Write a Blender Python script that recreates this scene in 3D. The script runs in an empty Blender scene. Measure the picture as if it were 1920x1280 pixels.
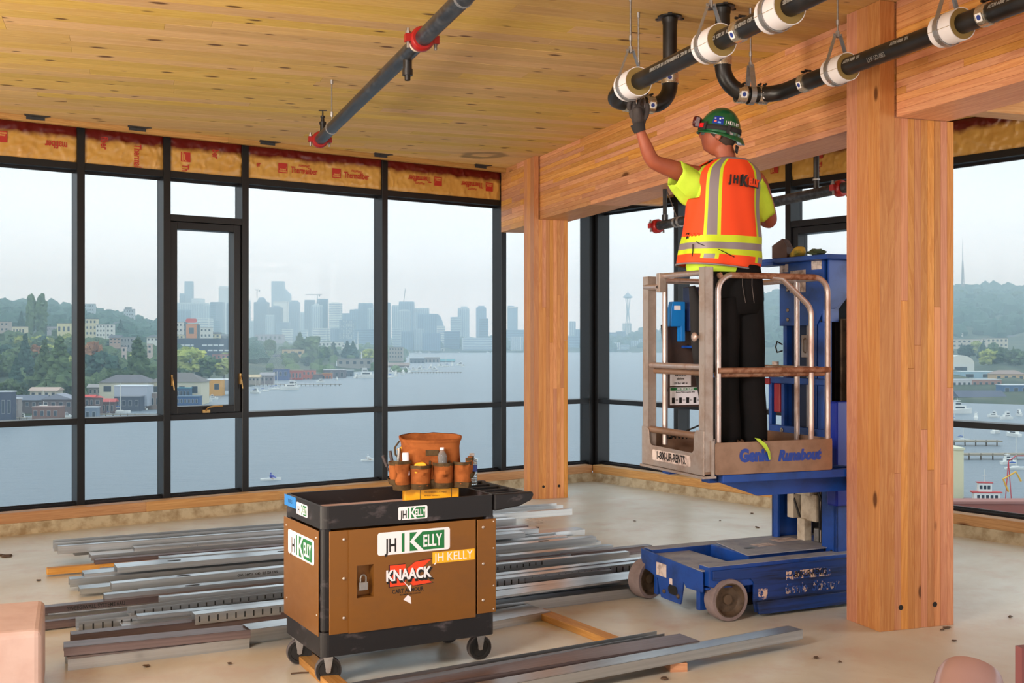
import bpy, bmesh, math, random
from mathutils import Vector, Matrix, noise
sc = bpy.context.scene
COL = sc.collection
PI = math.pi
F = 2121.0            # focal length in pixels of the 1920 wide frame
EYE = 1.6
# ---------------------------------------------------------------- camera
cam = bpy.data.objects.new('camera', bpy.data.cameras.new('camera'))
COL.objects.link(cam)
cam.location = (0, 0, EYE); cam.rotation_euler = (PI/2, 0, 0)
cam.data.sensor_width = 36; cam.data.lens = F/1920*36
cam.data.clip_end = 30000; cam.data.clip_start = .05
sc.camera = cam
# ---------------------------------------------------------------- colour management, light paths
sc.view_settings.view_transform = 'Standard'; sc.view_settings.look = 'None'
sc.view_settings.exposure = 0.0; sc.view_settings.gamma = 1; sc.view_settings.use_curve_mapping = False
cy = sc.cycles
cy.max_bounces = 8; cy.diffuse_bounces = 4; cy.glossy_bounces = 4; cy.transmission_bounces = 6
cy.transparent_max_bounces = 12; cy.volume_bounces = 5; cy.sample_clamp_indirect = 4
cy.caustics_reflective = False; cy.caustics_refractive = False
cy.use_adaptive_sampling = True; cy.adaptive_threshold = .02
cy.use_denoising = True
# ---------------------------------------------------------------- sky: bright overcast with soft grey-blue cloud
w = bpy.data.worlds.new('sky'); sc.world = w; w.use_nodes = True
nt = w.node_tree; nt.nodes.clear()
def N(t, **k):
    n = nt.nodes.new(t)
    for a, b in k.items(): setattr(n, a, b)
    return n
tc = N('ShaderNodeTexCoord'); mp = N('ShaderNodeMapping'); mp.inputs['Scale'].default_value = (1, 1, 4.5)
no = N('ShaderNodeTexNoise'); no.inputs['Scale'].default_value = 2.1; no.inputs['Detail'].default_value = 5; no.inputs['Roughness'].default_value = .45
rp = N('ShaderNodeValToRGB')
rp.color_ramp.elements[0].position = .36; rp.color_ramp.elements[0].color = (.40, .50, .58, 1)
rp.color_ramp.elements[1].position = .60; rp.color_ramp.elements[1].color = (.66, .71, .75, 1)
sp = N('ShaderNodeSeparateXYZ'); mr = N('ShaderNodeMapRange')
mr.inputs[1].default_value = 0.03; mr.inputs[2].default_value = .26; mr.inputs[3].default_value = 0; mr.inputs[4].default_value = 1
mx = N('ShaderNodeMix', data_type='RGBA'); mx.inputs[6].default_value = (1.35, 1.38, 1.42, 1)
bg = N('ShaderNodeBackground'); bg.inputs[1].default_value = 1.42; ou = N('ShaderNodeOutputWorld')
L = nt.links.new
L(tc.outputs['Generated'], mp.inputs[0]); L(mp.outputs[0], no.inputs[0]); L(no.outputs[0], rp.inputs[0])
L(tc.outputs['Generated'], sp.inputs[0]); L(sp.outputs[2], mr.inputs[0]); L(mr.outputs[0], mx.inputs[0])
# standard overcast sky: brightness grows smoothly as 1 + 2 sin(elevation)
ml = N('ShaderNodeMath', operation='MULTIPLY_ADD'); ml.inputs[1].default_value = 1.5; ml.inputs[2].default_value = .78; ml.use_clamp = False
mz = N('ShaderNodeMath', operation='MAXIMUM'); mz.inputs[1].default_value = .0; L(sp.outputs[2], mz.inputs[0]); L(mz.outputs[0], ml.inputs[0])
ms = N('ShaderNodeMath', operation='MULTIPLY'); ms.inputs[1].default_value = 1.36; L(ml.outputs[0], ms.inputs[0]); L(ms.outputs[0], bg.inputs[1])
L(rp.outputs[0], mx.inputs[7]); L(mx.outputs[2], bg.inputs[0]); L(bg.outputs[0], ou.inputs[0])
# ---------------------------------------------------------------- key lamp at the left, plus added fill lights out of frame
def area(name, loc, target, size, power, color, sy=None, spread=180):
    l = bpy.data.lights.new(name, 'AREA'); l.shape = 'RECTANGLE'; l.size = size; l.size_y = sy or size
    l.energy = power; l.color = color; l.spread = math.radians(spread)
    o = bpy.data.objects.new(name, l); COL.objects.link(o); o.location = loc
    o.rotation_euler = (Vector(target)-Vector(loc)).to_track_quat('-Z', 'Y').to_euler()
    return o
area('work_light_key', (-4.2, .6, 2.2), (2.4, 8, 2.4), .8, 115, (1, .86, .74), spread=130)
area('added_fill_up', (.2, -4.0, .9), (-1.2, 8.0, 3.48), 2.6, 110, (1, .86, .70), spread=100)  # added unseen uplight that brightens the ceiling
area('added_fill_side', (-5.6, 3.4, .6), (0, 9.5, 3.4), 1.2, 150, (1, .90, .74), spread=130)  # added fill from the left, lifts the far ceiling
area('added_fill_far', (-2.6, 1.0, 3.2), (1.6, 11, .0), 1.0, 36, (1, .98, .95), spread=60)  # added fill that brightens the far floor
area('added_fill_right', (5.7, 6.4, 1.9), (1.6, 11, 1.6), 2.2, 80, (1, .95, .88))  # added unseen fill for the area beyond the massive column
# ---------------------------------------------------------------- geometry helpers
class MB:
    """collects boxes, prisms, tubes and turned shapes for one mesh"""
    def __init__(s): s.v = []; s.f = []; s.m = []
    def add(s, vs, fs, M=None, mi=0):
        n = len(s.v)
        s.v += [tuple(M @ Vector(p)) for p in vs] if M is not None else [tuple(p) for p in vs]
        s.f += [tuple(i+n for i in f) for f in fs]; s.m += [mi]*len(fs)
        return s
    def box(s, a, b, M=None, mi=0):
        x0, y0, z0 = a; x1, y1, z1 = b
        if x0 > x1: x0, x1 = x1, x0
        if y0 > y1: y0, y1 = y1, y0
        if z0 > z1: z0, z1 = z1, z0
        vs = [(x0,y0,z0),(x1,y0,z0),(x1,y1,z0),(x0,y1,z0),(x0,y0,z1),(x1,y0,z1),(x1,y1,z1),(x0,y1,z1)]
        return s.add(vs, [(3,2,1,0),(4,5,6,7),(0,1,5,4),(1,2,6,5),(2,3,7,6),(3,0,4,7)], M, mi)
    def prism(s, poly, t, M=None, mi=0, z0=0):
        """poly in xy, counter-clockwise, from z0 up by t"""
        n = len(poly); vs = [(x, y, z0) for x, y in poly]+[(x, y, z0+t) for x, y in poly]
        fs = [tuple(range(n-1, -1, -1)), tuple(range(n, 2*n))]+[(i, (i+1) % n, n+(i+1) % n, n+i) for i in range(n)]
        return s.add(vs, fs, M, mi)
    def lathe(s, prof, n=20, M=None, mi=0, cap=False):
        """prof: (radius, z) pairs turned about z"""
        vs = []; fs = []
        for r, z in prof:
            for k in range(n):
                a = 2*PI*k/n; vs.append((r*math.cos(a), r*math.sin(a), z))
        for i in range(len(prof)-1):
            for k in range(n):
                k2 = (k+1) % n; fs.append((i*n+k, i*n+k2, (i+1)*n+k2, (i+1)*n+k))
        if cap and prof[0][0] > 1e-6: fs.append(tuple(range(n-1, -1, -1)))
        if cap and prof[-1][0] > 1e-6: fs.append(tuple((len(prof)-1)*n+k for k in range(n)))
        return s.add(vs, fs, M, mi)
    def cyl(s, a, b, r, n=14, mi=0, r2=None):
        return s.tube([a, b], r, n, mi, r2)
    def tube(s, pts, r, n=10, mi=0, r2=None, M=None):
        pts = [Vector(p) for p in pts]; m = len(pts); vs = []; fs = []
        up = None
        for i, p in enumerate(pts):
            t = (pts[min(i+1, m-1)]-pts[max(i-1, 0)]).normalized()
            if up is None:
                up = Vector((0, 0, 1)) if abs(t.z) < .9 else Vector((1, 0, 0))
            a = (up-t*up.dot(t)).normalized(); bb = t.cross(a); up = a
            rr = r if r2 is None else r+(r2-r)*i/(m-1)
            if isinstance(r, (list, tuple)): rr = r[i]
            for k in range(n):
                th = 2*PI*k/n; vs.append(p+a*math.cos(th)*rr+bb*math.sin(th)*rr)
        for i in range(m-1):
            for k in range(n):
                k2 = (k+1) % n; fs.append((i*n+k2, i*n+k, (i+1)*n+k, (i+1)*n+k2))
        fs.append(tuple(range(n))); fs.append(tuple((m-1)*n+k for k in range(n-1, -1, -1)))
        return s.add(vs, fs, M, mi)
    def ball(s, c, r, n=10, mi=0, sc=(1, 1, 1), jit=0, seed=0):
        c = Vector(c); vs = []; fs = []; h = max(4, n//2+1)
        for i in range(h+1):
            ph = PI*i/h
            for k in range(n):
                th = 2*PI*k/n; d = Vector((math.sin(ph)*math.cos(th), math.sin(ph)*math.sin(th), math.cos(ph)))
                rr = r*(1+jit*noise.noise(d*2.3+Vector((seed*7.1, seed*3.3, seed))))
                vs.append(c+Vector((d.x*rr*sc[0], d.y*rr*sc[1], d.z*rr*sc[2])))
        for i in range(h):
            for k in range(n):
                k2 = (k+1) % n; fs.append((i*n+k, (i+1)*n+k, (i+1)*n+k2, i*n+k2))
        return s.add(vs, fs, None, mi)
    def mesh(s, name, mats, smooth=False):
        me = bpy.data.meshes.new(name); me.from_pydata(s.v, [], s.f)
        for m in (mats if isinstance(mats, (list, tuple)) else [mats]): me.materials.append(m)
        me.polygons.foreach_set('material_index', s.m)
        if smooth:
            bm = bmesh.new(); bm.from_mesh(me); bmesh.ops.remove_doubles(bm, verts=bm.verts, dist=1e-5)
            bmesh.ops.recalc_face_normals(bm, faces=bm.faces); bm.to_mesh(me); bm.free()
            me.polygons.foreach_set('use_smooth', [True]*len(me.polygons))
            try: me.set_sharp_from_angle(angle=math.radians(38))
            except Exception: pass
        me.update(); return me
def link(name, me, parent=None, M=None, bevel=0, seg=2):
    o = bpy.data.objects.new(name, me); COL.objects.link(o)
    if parent is not None: o.parent = parent
    if M is not None: o.matrix_local = M
    if bevel:
        b = o.modifiers.new('b', 'BEVEL'); b.width = bevel; b.segments = seg; b.limit_method = 'ANGLE'; b.angle_limit = .6
        b.harden_normals = False
    return o
def obj(name, mb, mats, parent=None, M=None, smooth=False, bevel=0, seg=2, label=None):
    o = link(name, mb.mesh(name, mats, smooth), parent, M, bevel, seg)
    if label: o['label'] = label
    return o
def tag(o, label=None, cat=None, group=None, kind=None):
    if label: o['label'] = label
    if cat: o['category'] = cat
    if group: o['group'] = group
    if kind: o['kind'] = kind
    return o
def empty(name, M=None, parent=None):
    o = bpy.data.objects.new(name, None); COL.objects.link(o); o.empty_display_size = .1
    if parent is not None: o.parent = parent
    if M is not None: o.matrix_local = M
    return o
def T(x, y, z): return Matrix.Translation((x, y, z))
def R(ax, deg): return Matrix.Rotation(math.radians(deg), 4, ax)
def S(x, y, z): return Matrix.Diagonal((x, y, z, 1))
def frame(o, x, y, z=(0, 0, 1)):
    M = Matrix.Identity(4)
    for i, a in enumerate((x, y, z, o)):
        for j in range(3): M[j][i] = a[j]
    return M
def along(a, b, up=(0, 0, 1)):
    """matrix whose local z runs from a to b, origin a"""
    a = Vector(a); b = Vector(b); z = (b-a).normalized(); u = Vector(up)
    if abs(z.dot(u)) > .98: u = Vector((1, 0, 0))
    x = u.cross(z).normalized(); y = z.cross(x)
    return frame(a, x, y, z)
def P(px, py, Y): return Vector(((px-960)/F*Y, Y, EYE-(py-640)/F*Y))
def G(px, py, z=0.0):
    Y = (EYE-z)*F/(py-640); return Vector(((px-960)/F*Y, Y, z))
def rpoly(w, h, r, n=4, cx=0, cy_=0):
    pts = []
    for (sx, sy, a0) in ((1, 1, 0), (-1, 1, 90), (-1, -1, 180), (1, -1, 270)):
        for k in range(n+1):
            a = math.radians(a0+90*k/n); pts.append((cx+sx*(w/2-r)+r*math.cos(a), cy_+sy*(h/2-r)+r*math.sin(a)))
    return pts
def text(s, size, mat, parent, M, ex=.0006, bold=0, sx=1, align='CENTER', name='lettering', space=1, shear=0):
    c = bpy.data.curves.new(name, 'FONT'); c.body = s; c.size = size; c.extrude = ex; c.offset = bold
    c.align_x = align; c.align_y = 'CENTER'; c.resolution_u = 3; c.space_character = space; c.shear = shear
    o = bpy.data.objects.new(name, c); COL.objects.link(o)
    dg = bpy.context.evaluated_depsgraph_get(); me = bpy.data.meshes.new_from_object(o.evaluated_get(dg))
    bpy.data.objects.remove(o); me.materials.clear(); me.materials.append(mat)
    return link(name, me, parent, M @ S(sx, 1, 1))
def clip(poly, edges):
    """poly clipped to the convex region left of every directed edge (a, b)"""
    for a, b in edges:
        out = []
        f = lambda q: (b[0]-a[0])*(q[1]-a[1])-(b[1]-a[1])*(q[0]-a[0])
        for i in range(len(poly)):
            p, q = poly[i], poly[(i+1) % len(poly)]; fp, fq = f(p), f(q)
            if fp >= 0: out.append(p)
            if (fp > 0 > fq) or (fp < 0 < fq):
                t = fp/(fp-fq); out.append((p[0]+(q[0]-p[0])*t, p[1]+(q[1]-p[1])*t))
        poly = out
        if len(poly) < 3: return []
    return poly
rnd = random.Random(7)
# ---------------------------------------------------------------- materials
def new_mat(name):
    m = bpy.data.materials.new(name); m.use_nodes = True
    return m, m.node_tree, m.node_tree.nodes['Principled BSDF']
def sRGB(r, g, b):
    f = lambda c: (c/255/12.92) if c/255 <= .04045 else ((c/255+.055)/1.055)**2.4
    return (f(r), f(g), f(b), 1)
def mat(name, col, rough=.6, metal=0, spec=.5, **k):
    m, t, b = new_mat(name)
    b.inputs['Base Color'].default_value = sRGB(*col); b.inputs['Roughness'].default_value = rough
    b.inputs['Metallic'].default_value = metal; b.inputs['Specular IOR Level'].default_value = spec
    for a, v in k.items(): b.inputs[a.replace('_', ' ')].default_value = v
    return m
def nd(t, typ, ins=None, **k):
    n = t.nodes.new(typ)
    for a, v in k.items(): setattr(n, a, v)
    for a, v in (ins or {}).items(): n.inputs[a].default_value = v
    return n
def ramp(t, fac, stops, interp='LINEAR'):
    r = t.nodes.new('ShaderNodeValToRGB'); r.color_ramp.interpolation = interp
    els = r.color_ramp.elements
    while len(els) < len(stops): els.new(.5)
    for e, (p, c) in zip(els, stops):
        e.position = p; e.color = c if len(c) == 4 else (*c, 1)
    if fac is not None: t.links.new(fac, r.inputs[0])
    return r.outputs[0]
def mixc(t, a, b, fac, mode='MIX'):
    m = t.nodes.new('ShaderNodeMix'); m.data_type = 'RGBA'; m.blend_type = mode
    for i, v in ((6, a), (7, b)):
        if hasattr(v, 'is_linked'): t.links.new(v, m.inputs[i])
        else: m.inputs[i].default_value = v
    if hasattr(fac, 'is_linked'): t.links.new(fac, m.inputs[0])
    else: m.inputs[0].default_value = fac
    return m.outputs[2]
def mth(t, op, a, b=0.0, clamp=False):
    m = t.nodes.new('ShaderNodeMath'); m.operation = op; m.use_clamp = clamp
    for i, v in ((0, a), (1, b)):
        if hasattr(v, 'is_linked'): t.links.new(v, m.inputs[i])
        else: m.inputs[i].default_value = v
    return m.outputs[0]
def coords(t, kind='Object', scale=(1, 1, 1), rand=False, loc=(0, 0, 0)):
    c = t.nodes.new('ShaderNodeTexCoord').outputs[kind]
    if rand:
        oi = t.nodes.new('ShaderNodeObjectInfo'); v = nd(t, 'ShaderNodeVectorMath', operation='ADD')
        cm = nd(t, 'ShaderNodeCombineXYZ'); k = mth(t, 'MULTIPLY', oi.outputs['Random'], 83.0)
        for i in range(3): t.links.new(k, cm.inputs[i])
        t.links.new(c, v.inputs[0]); t.links.new(cm.outputs[0], v.inputs[1]); c = v.outputs[0]
    m = nd(t, 'ShaderNodeMapping', {'Scale': scale, 'Location': loc}); t.links.new(c, m.inputs[0]); return m.outputs[0]
def noise_t(t, co, scale, detail=4, rough=.5, dist=0):
    n = nd(t, 'ShaderNodeTexNoise', {'Scale': scale, 'Detail': detail, 'Roughness': rough, 'Distortion': dist})
    t.links.new(co, n.inputs['Vector']); return n.outputs[0]
def bump(t, b, h, s=.2, d=.01):
    n = nd(t, 'ShaderNodeBump', {'Strength': s, 'Distance': d}); t.links.new(h, n.inputs['Height']); t.links.new(n.outputs[0], b.inputs['Normal'])
def wood(name, pale, deep, axis=0, knots=.5, grain=1.0, rough=.55, tint=None, ks=5.0, bmp=.15, var=.34):
    """boards: long grain along axis, every piece its own tone, growth rings, dark knots"""
    m, t, b = new_mat(name)
    st = [9, 9, 9]; st[axis] = .55
    c1 = coords(t, scale=tuple(s*grain for s in st), rand=True)
    n1 = noise_t(t, c1, 1.0, 6, .6, 1.2)
    st2 = [60, 60, 60]; st2[axis] = 1.6
    n2 = noise_t(t, coords(t, scale=tuple(s*grain for s in st2), rand=True), 1.0, 3, .6)
    wv = mth(t, 'FRACT', mth(t, 'MULTIPLY', n1, 9.0)); ring = ramp(t, wv, [(0, (0, 0, 0)), (.75, (1, 1, 1)), (1, (.1, .1, .1))])
    col = mixc(t, sRGB(*pale), sRGB(*deep), mth(t, 'MULTIPLY', ring, .55))
    col = mixc(t, col, sRGB(*deep), mth(t, 'MULTIPLY', mth(t, 'SUBTRACT', n2, .42, True), 1.6, True))
    oi = t.nodes.new('ShaderNodeObjectInfo')
    hs = nd(t, 'ShaderNodeHueSaturation'); t.links.new(col, hs.inputs['Color'])
    t.links.new(mth(t, 'ADD', mth(t, 'MULTIPLY', oi.outputs['Random'], var), 1-var*.6), hs.inputs['Value'])
    r2 = mth(t, 'FRACT', mth(t, 'MULTIPLY', oi.outputs['Random'], 17.3))
    t.links.new(mth(t, 'ADD', mth(t, 'MULTIPLY', r2, .022), .489), hs.inputs['Hue'])
    t.links.new(mth(t, 'ADD', mth(t, 'MULTIPLY', r2, .2), .9), hs.inputs['Saturation'])
    col = hs.outputs[0]
    sk = [ks]*3; sk[axis] = ks*.42
    vo = nd(t, 'ShaderNodeTexVoronoi', {'Scale': 1.0, 'Randomness': 1.0}); t.links.new(coords(t, scale=tuple(sk), rand=True), vo.inputs['Vector'])
    sep = nd(t, 'ShaderNodeSeparateColor'); t.links.new(vo.outputs['Color'], sep.inputs[0])
    sel = mth(t, 'LESS_THAN', sep.outputs[0], knots)
    siz = mth(t, 'ADD', mth(t, 'MULTIPLY', sep.outputs[1], .16), .09)
    kn = mth(t, 'MULTIPLY', mth(t, 'SUBTRACT', 1.0, mth(t, 'DIVIDE', vo.outputs['Distance'], siz), True), sel)
    kn = mth(t, 'MULTIPLY', kn, 2.2, True)
    col = mixc(t, col, sRGB(84, 44, 16), mth(t, 'MULTIPLY', kn, .9))
    if name == 'pine_ceiling_boards':        # old grey water ring on the boards near the far corner
        ge = t.nodes.new('ShaderNodeNewGeometry'); mp_ = nd(t, 'ShaderNodeMapping', {'Location': (.62, -24.9, 0), 'Scale': (2.1, 2.18, 0)}); t.links.new(ge.outputs['Position'], mp_.inputs[0])
        ln_ = nd(t, 'ShaderNodeVectorMath', operation='LENGTH'); t.links.new(mp_.outputs[0], ln_.inputs[0])
        nn_ = noise_t(t, ge.outputs['Position'], 3, 5, .6); r_ = mth(t, 'ADD', ln_.outputs['Value'], mth(t, 'MULTIPLY', mth(t, 'SUBTRACT', nn_, .5), .5))
        col = mixc(t, col, sRGB(120, 100, 66), ramp(t, r_, [(.16, (0, 0, 0)), (.26, (.7, .7, .7)), (.44, (.7, .7, .7)), (.54, (0, 0, 0))]))
    t.links.new(col, b.inputs['Base Color']); b.inputs['Roughness'].default_value = rough
    b.inputs['Specular IOR Level'].default_value = .3
    bump(t, b, mth(t, 'ADD', n2, ring), bmp, .003)
    return m
def worn(name, col, dirt, scale=6, amt=.5, rough=.5, metal=0, streak=(1, 1, 1), lo=.45, hi=.65, bmp=.0, det=8, spec=.5, dr=.2):
    """painted or bare metal with patches of dirt or rust that are on the thing itself"""
    m, t, b = new_mat(name)
    n = noise_t(t, coords(t, scale=streak), scale, det, .62)
    f = mth(t, 'MULTIPLY', ramp(t, n, [(lo, (0, 0, 0)), (hi, (1, 1, 1))]), amt)
    t.links.new(mixc(t, sRGB(*col), sRGB(*dirt), f), b.inputs['Base Color'])
    t.links.new(mth(t, 'ADD', mth(t, 'MULTIPLY', f, dr), rough), b.inputs['Roughness'])
    if metal: t.links.new(mth(t, 'SUBTRACT', metal, mth(t, 'MULTIPLY', f, metal*.8)), b.inputs['Metallic'])
    b.inputs['Specular IOR Level'].default_value = spec
    if bmp: bump(t, b, n, bmp, .004)
    return m
M = {}
M['ceil'] = wood('pine_ceiling_boards', (226, 188, 120), (200, 152, 84), 0, .85, 1, .6, ks=8.5, var=.16)
M['fir_x'] = wood('fir_laminations_long', (222, 162, 108), (188, 116, 68), 1, .10, 1, .5, ks=5)
M['fir_z'] = wood('fir_laminations_upright', (212, 150, 98), (178, 106, 62), 2, .16, 1, .5, ks=6)
M['sillwood'] = wood('sill_timber', (200, 156, 100), (160, 110, 62), 0, .1, 1, .6)
M['lumber'] = wood('loose_lumber', (198, 146, 96), (160, 104, 60), 0, .2, 1.4, .6)
M['frame'] = mat('dark_anodised_frame', (20, 20, 23), .38, .2)
M['black'] = mat('black_rubber', (22, 21, 22), .6)
M['steel'] = worn('threaded_steel', (150, 146, 142), (90, 80, 72), 30, .5, .35, .8)
def glass():
    m, t, b = new_mat('window_glass')
    t.nodes.remove(b); out = t.nodes['Material Output']
    tr = nd(t, 'ShaderNodeBsdfTransparent', {'Color': (.93, .96, .96, 1)}); gl = nd(t, 'ShaderNodeBsdfGlossy', {'Roughness': .0})
    fr = nd(t, 'ShaderNodeFresnel', {'IOR': 1.2}); mx = nd(t, 'ShaderNodeMixShader')
    ge = nd(t, 'ShaderNodeNewGeometry')
    t.links.new(mth(t, 'MULTIPLY', fr.outputs[0], mth(t, 'SUBTRACT', 1.0, ge.outputs['Backfacing'])), mx.inputs[0]); t.links.new(tr.outputs[0], mx.inputs[1]); t.links.new(gl.outputs[0], mx.inputs[2])
    t.links.new(mx.outputs[0], out.inputs[0]); return m
M['glass'] = glass()
def concrete(name, base, stain, pink):
    m, t, b = new_mat(name)
    c = coords(t)
    n1 = noise_t(t, c, .55, 7, .62, .8); n2 = noise_t(t, c, 3.2, 8, .65); n3 = noise_t(t, c, 40, 4, .7)
    col = mixc(t, sRGB(*base), sRGB(*stain), ramp(t, n1, [(.42, (0, 0, 0)), (.66, (.75, .75, .75))]))
    col = mixc(t, col, sRGB(*pink), ramp(t, n2, [(.50, (0, 0, 0)), (.70, (.6, .6, .6))]))
    col = mixc(t, col, sRGB(70, 58, 46), ramp(t, n3, [(.66, (0, 0, 0)), (.78, (.5, .5, .5))]))
    t.links.new(col, b.inputs['Base Color'])
    t.links.new(ramp(t, n1, [(.3, (.26, .26, .26)), (.7, (.5, .5, .5))]), b.inputs['Roughness'])
    b.inputs['Specular IOR Level'].default_value = .6
    bump(t, b, n2, .06, .008); return m
M['floor'] = concrete('troweled_concrete', (212, 210, 198), (186, 172, 152), (192, 166, 148))
M['curb'] = worn('rough_concrete_curb', (188, 174, 148), (136, 114, 84), 9, .8, .8, bmp=.8, lo=.42, hi=.66, spec=.2)
# ---------------------------------------------------------------- plan of the room
CEIL = 3.48
uL = Vector((.811, .585, 0)).normalized(); nL = Vector((-uL.y, uL.x, 0))
uR = Vector((.597, -.802, 0)).normalized(); nR = Vector((-uR.y, uR.x, 0))
A0 = Vector((-4.21, 9.30, 0)); C0 = Vector((.926, 13.005, 0))
SC = (C0-A0).length
FL = frame(A0, uL, nL); FR = frame(C0, uR, nR)
TH = math.radians(19.3)
GP = Vector((math.cos(TH), math.sin(TH), 0)); GB = Vector((-math.sin(TH), math.cos(TH), 0))
FG = frame(Vector((0, 0, 0)), GP, GB)
def gxy(x, y): return (GP*x+GB*y)
def sL(px, off=.16):
    k = (px-960)/F; o = A0+nL*off
    return (k*o.y-o.x)/(uL.x-k*uL.y)
def tR(px, off=.16):
    k = (px-960)/F; o = C0+nR*off
    return (k*o.y-o.x)/(uR.x-k*uR.y)
room = [C0+nL*.0, C0-uL*12, C0-uL*12+uR*16, C0+uR*16]
room2 = [(p.x, p.y) for p in room]     # counter-clockwise
edges = [(room2[i], room2[(i+1) % 4]) for i in range(4)]
cc = sum((Vector(p) for p in room2), Vector((0, 0)))/4
big = [tuple(cc+(Vector(p)-cc)*1.05) for p in room2]
obj('floor', MB().prism(big, .25, z0=-.25), M['floor'])['kind'] = 'structure'
ceiling = obj('ceiling', MB().prism(big, .2, z0=CEIL+.02), M['ceil']); ceiling['kind'] = 'structure'
# boards of the cross-laminated ceiling, each its own piece
inv = FG.inverted()
redge = [((inv @ Vector((*a, 0)))[:2], (inv @ Vector((*b, 0)))[:2]) for a, b in edges]
k = 0
y = 4.9
while y < 13.2:
    wd = .15; x = -8+rnd.uniform(0, 3)
    while x < 8:
        ln = rnd.uniform(3.0, 5.2)
        poly = clip([(x, y), (x+ln-.0015, y), (x+ln-.0015, y+wd-.0018), (x, y+wd-.0018)], redge)
        if len(poly) > 2 and k < 296:
            cx = sum(p[0] for p in poly)/len(poly); cyy = sum(p[1] for p in poly)/len(poly)
            pts = [gxy(q[0]*(1-f)+r_[0]*f, q[1]*(1-f)+r_[1]*f) for q, r_ in zip(poly, poly[1:]+poly[:1]) for f in (0, .25, .5, .75)]
            if any(W0.y > 5 and abs(W0.x/W0.y) < .5 for W0 in pts) and (min(q[0] for q in poly) < 4.1 or cyy > 9.5):
                mb = MB().prism([(p[0]-cx, p[1]-cyy) for p in poly], .02-.0, z0=rnd.uniform(0, .0012))
                o = obj('plank', mb, M['ceil'], ceiling, FG @ T(cx, cyy, CEIL)); k += 1
        x += ln
    y += wd
N_PLANK = k
# unseen plain walls added behind the camera to bounce light into the room
def wall(name, a, b):
    d = (b-a).normalized(); n = Vector((-d.y, d.x, 0))
    o = obj(name, MB().box((0, 0, 0), ((b-a).length, .2, CEIL)), mat(name+'_board', (196, 184, 168), .8), None, frame(a-n*.2, d, n)); o['kind'] = 'structure'
wall('wall_back_added', room[2], room[1]); 
wall('wall_left', room[1]-uL*.0, room[1]-uL*.0) if False else None
o = obj('wall_left', MB().box((0, 0, 0), (16, .2, CEIL)), mat('wall_left_board', (196, 184, 168), .8), None, frame(room[1]-uL*.2, uR, nR)); o['kind'] = 'structure'  # added as well, keeps outside light from entering behind
# ---------------------------------------------------------------- curbs and sill timbers
def curb(name, FM, x0, x1, seed):
    mb = MB(); n = int((x1-x0)/.05); rows = 5
    vs = []; fs = []
    for i in range(n+1):
        x = x0+(x1-x0)*i/n
        for j in range(rows+1):
            z = .095*j/rows
            d = -.02-.018*noise.noise(Vector((x*3, z*16, seed)))-.010*noise.noise(Vector((x*11, z*30, seed+4)))+.018*(j/rows)
            if j == 0: d -= .012
            vs.append((x, d, z))
        vs.append((x, .3, .095))
    q = rows+2
    for i in range(n):
        for j in range(rows+1):
            a = i*q+j; fs.append((a, a+q, a+q+1, a+1))
    mb.add(vs, fs)
    o = obj(name, mb, M['curb'], None, FM, smooth=True); o['kind'] = 'structure'; return o
curb('baseboard_left', FL, SC-12, SC+.0, 1.0); curb('baseboard_right', FR, 0, 16, 5.0)
def sill(name, FM, x0, x1):
    e = empty(name, FM); e['kind'] = 'structure'
    x = x0
    while x < x1-.1:
        ln = min(rnd.uniform(2.6, 3.6), x1-x)
        obj('timber', MB().box((-ln/2+.001, 0, 0), (ln/2-.001, .135, .088)), M['sillwood'], e, T(x+ln/2, 0, .094), bevel=.004, seg=1); x += ln
    return e
s1 = sill('trim_1', FL, SC-12, SC); s2 = sill('trim_2', FR, .0, 16)
red = mat('red_membrane', (176, 70, 66), .5)
obj('membrane', MB().box((SC-12, .135, .15), (SC, .165, .176)), red, s1); obj('membrane', MB().box((0, .135, .15), (16, .165, .176)), red, s2)
# timber edge strip where ceiling meets the window wall
def edge(name, FM, x0, x1):
    e = empty(name, FM); e['kind'] = 'structure'; x = x0
    while x < x1-.1:
        ln = min(rnd.uniform(3, 5), x1-x)
        obj('timber', MB().box((-ln/2+.001, 0, 0), (ln/2-.001, .05, .045)), M['sillwood'], e, T(x+ln/2, -.012, CEIL-.045)); x += ln
edge('trim_3', FL, SC-12, SC); edge('trim_4', FR, 0, 16)
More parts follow.
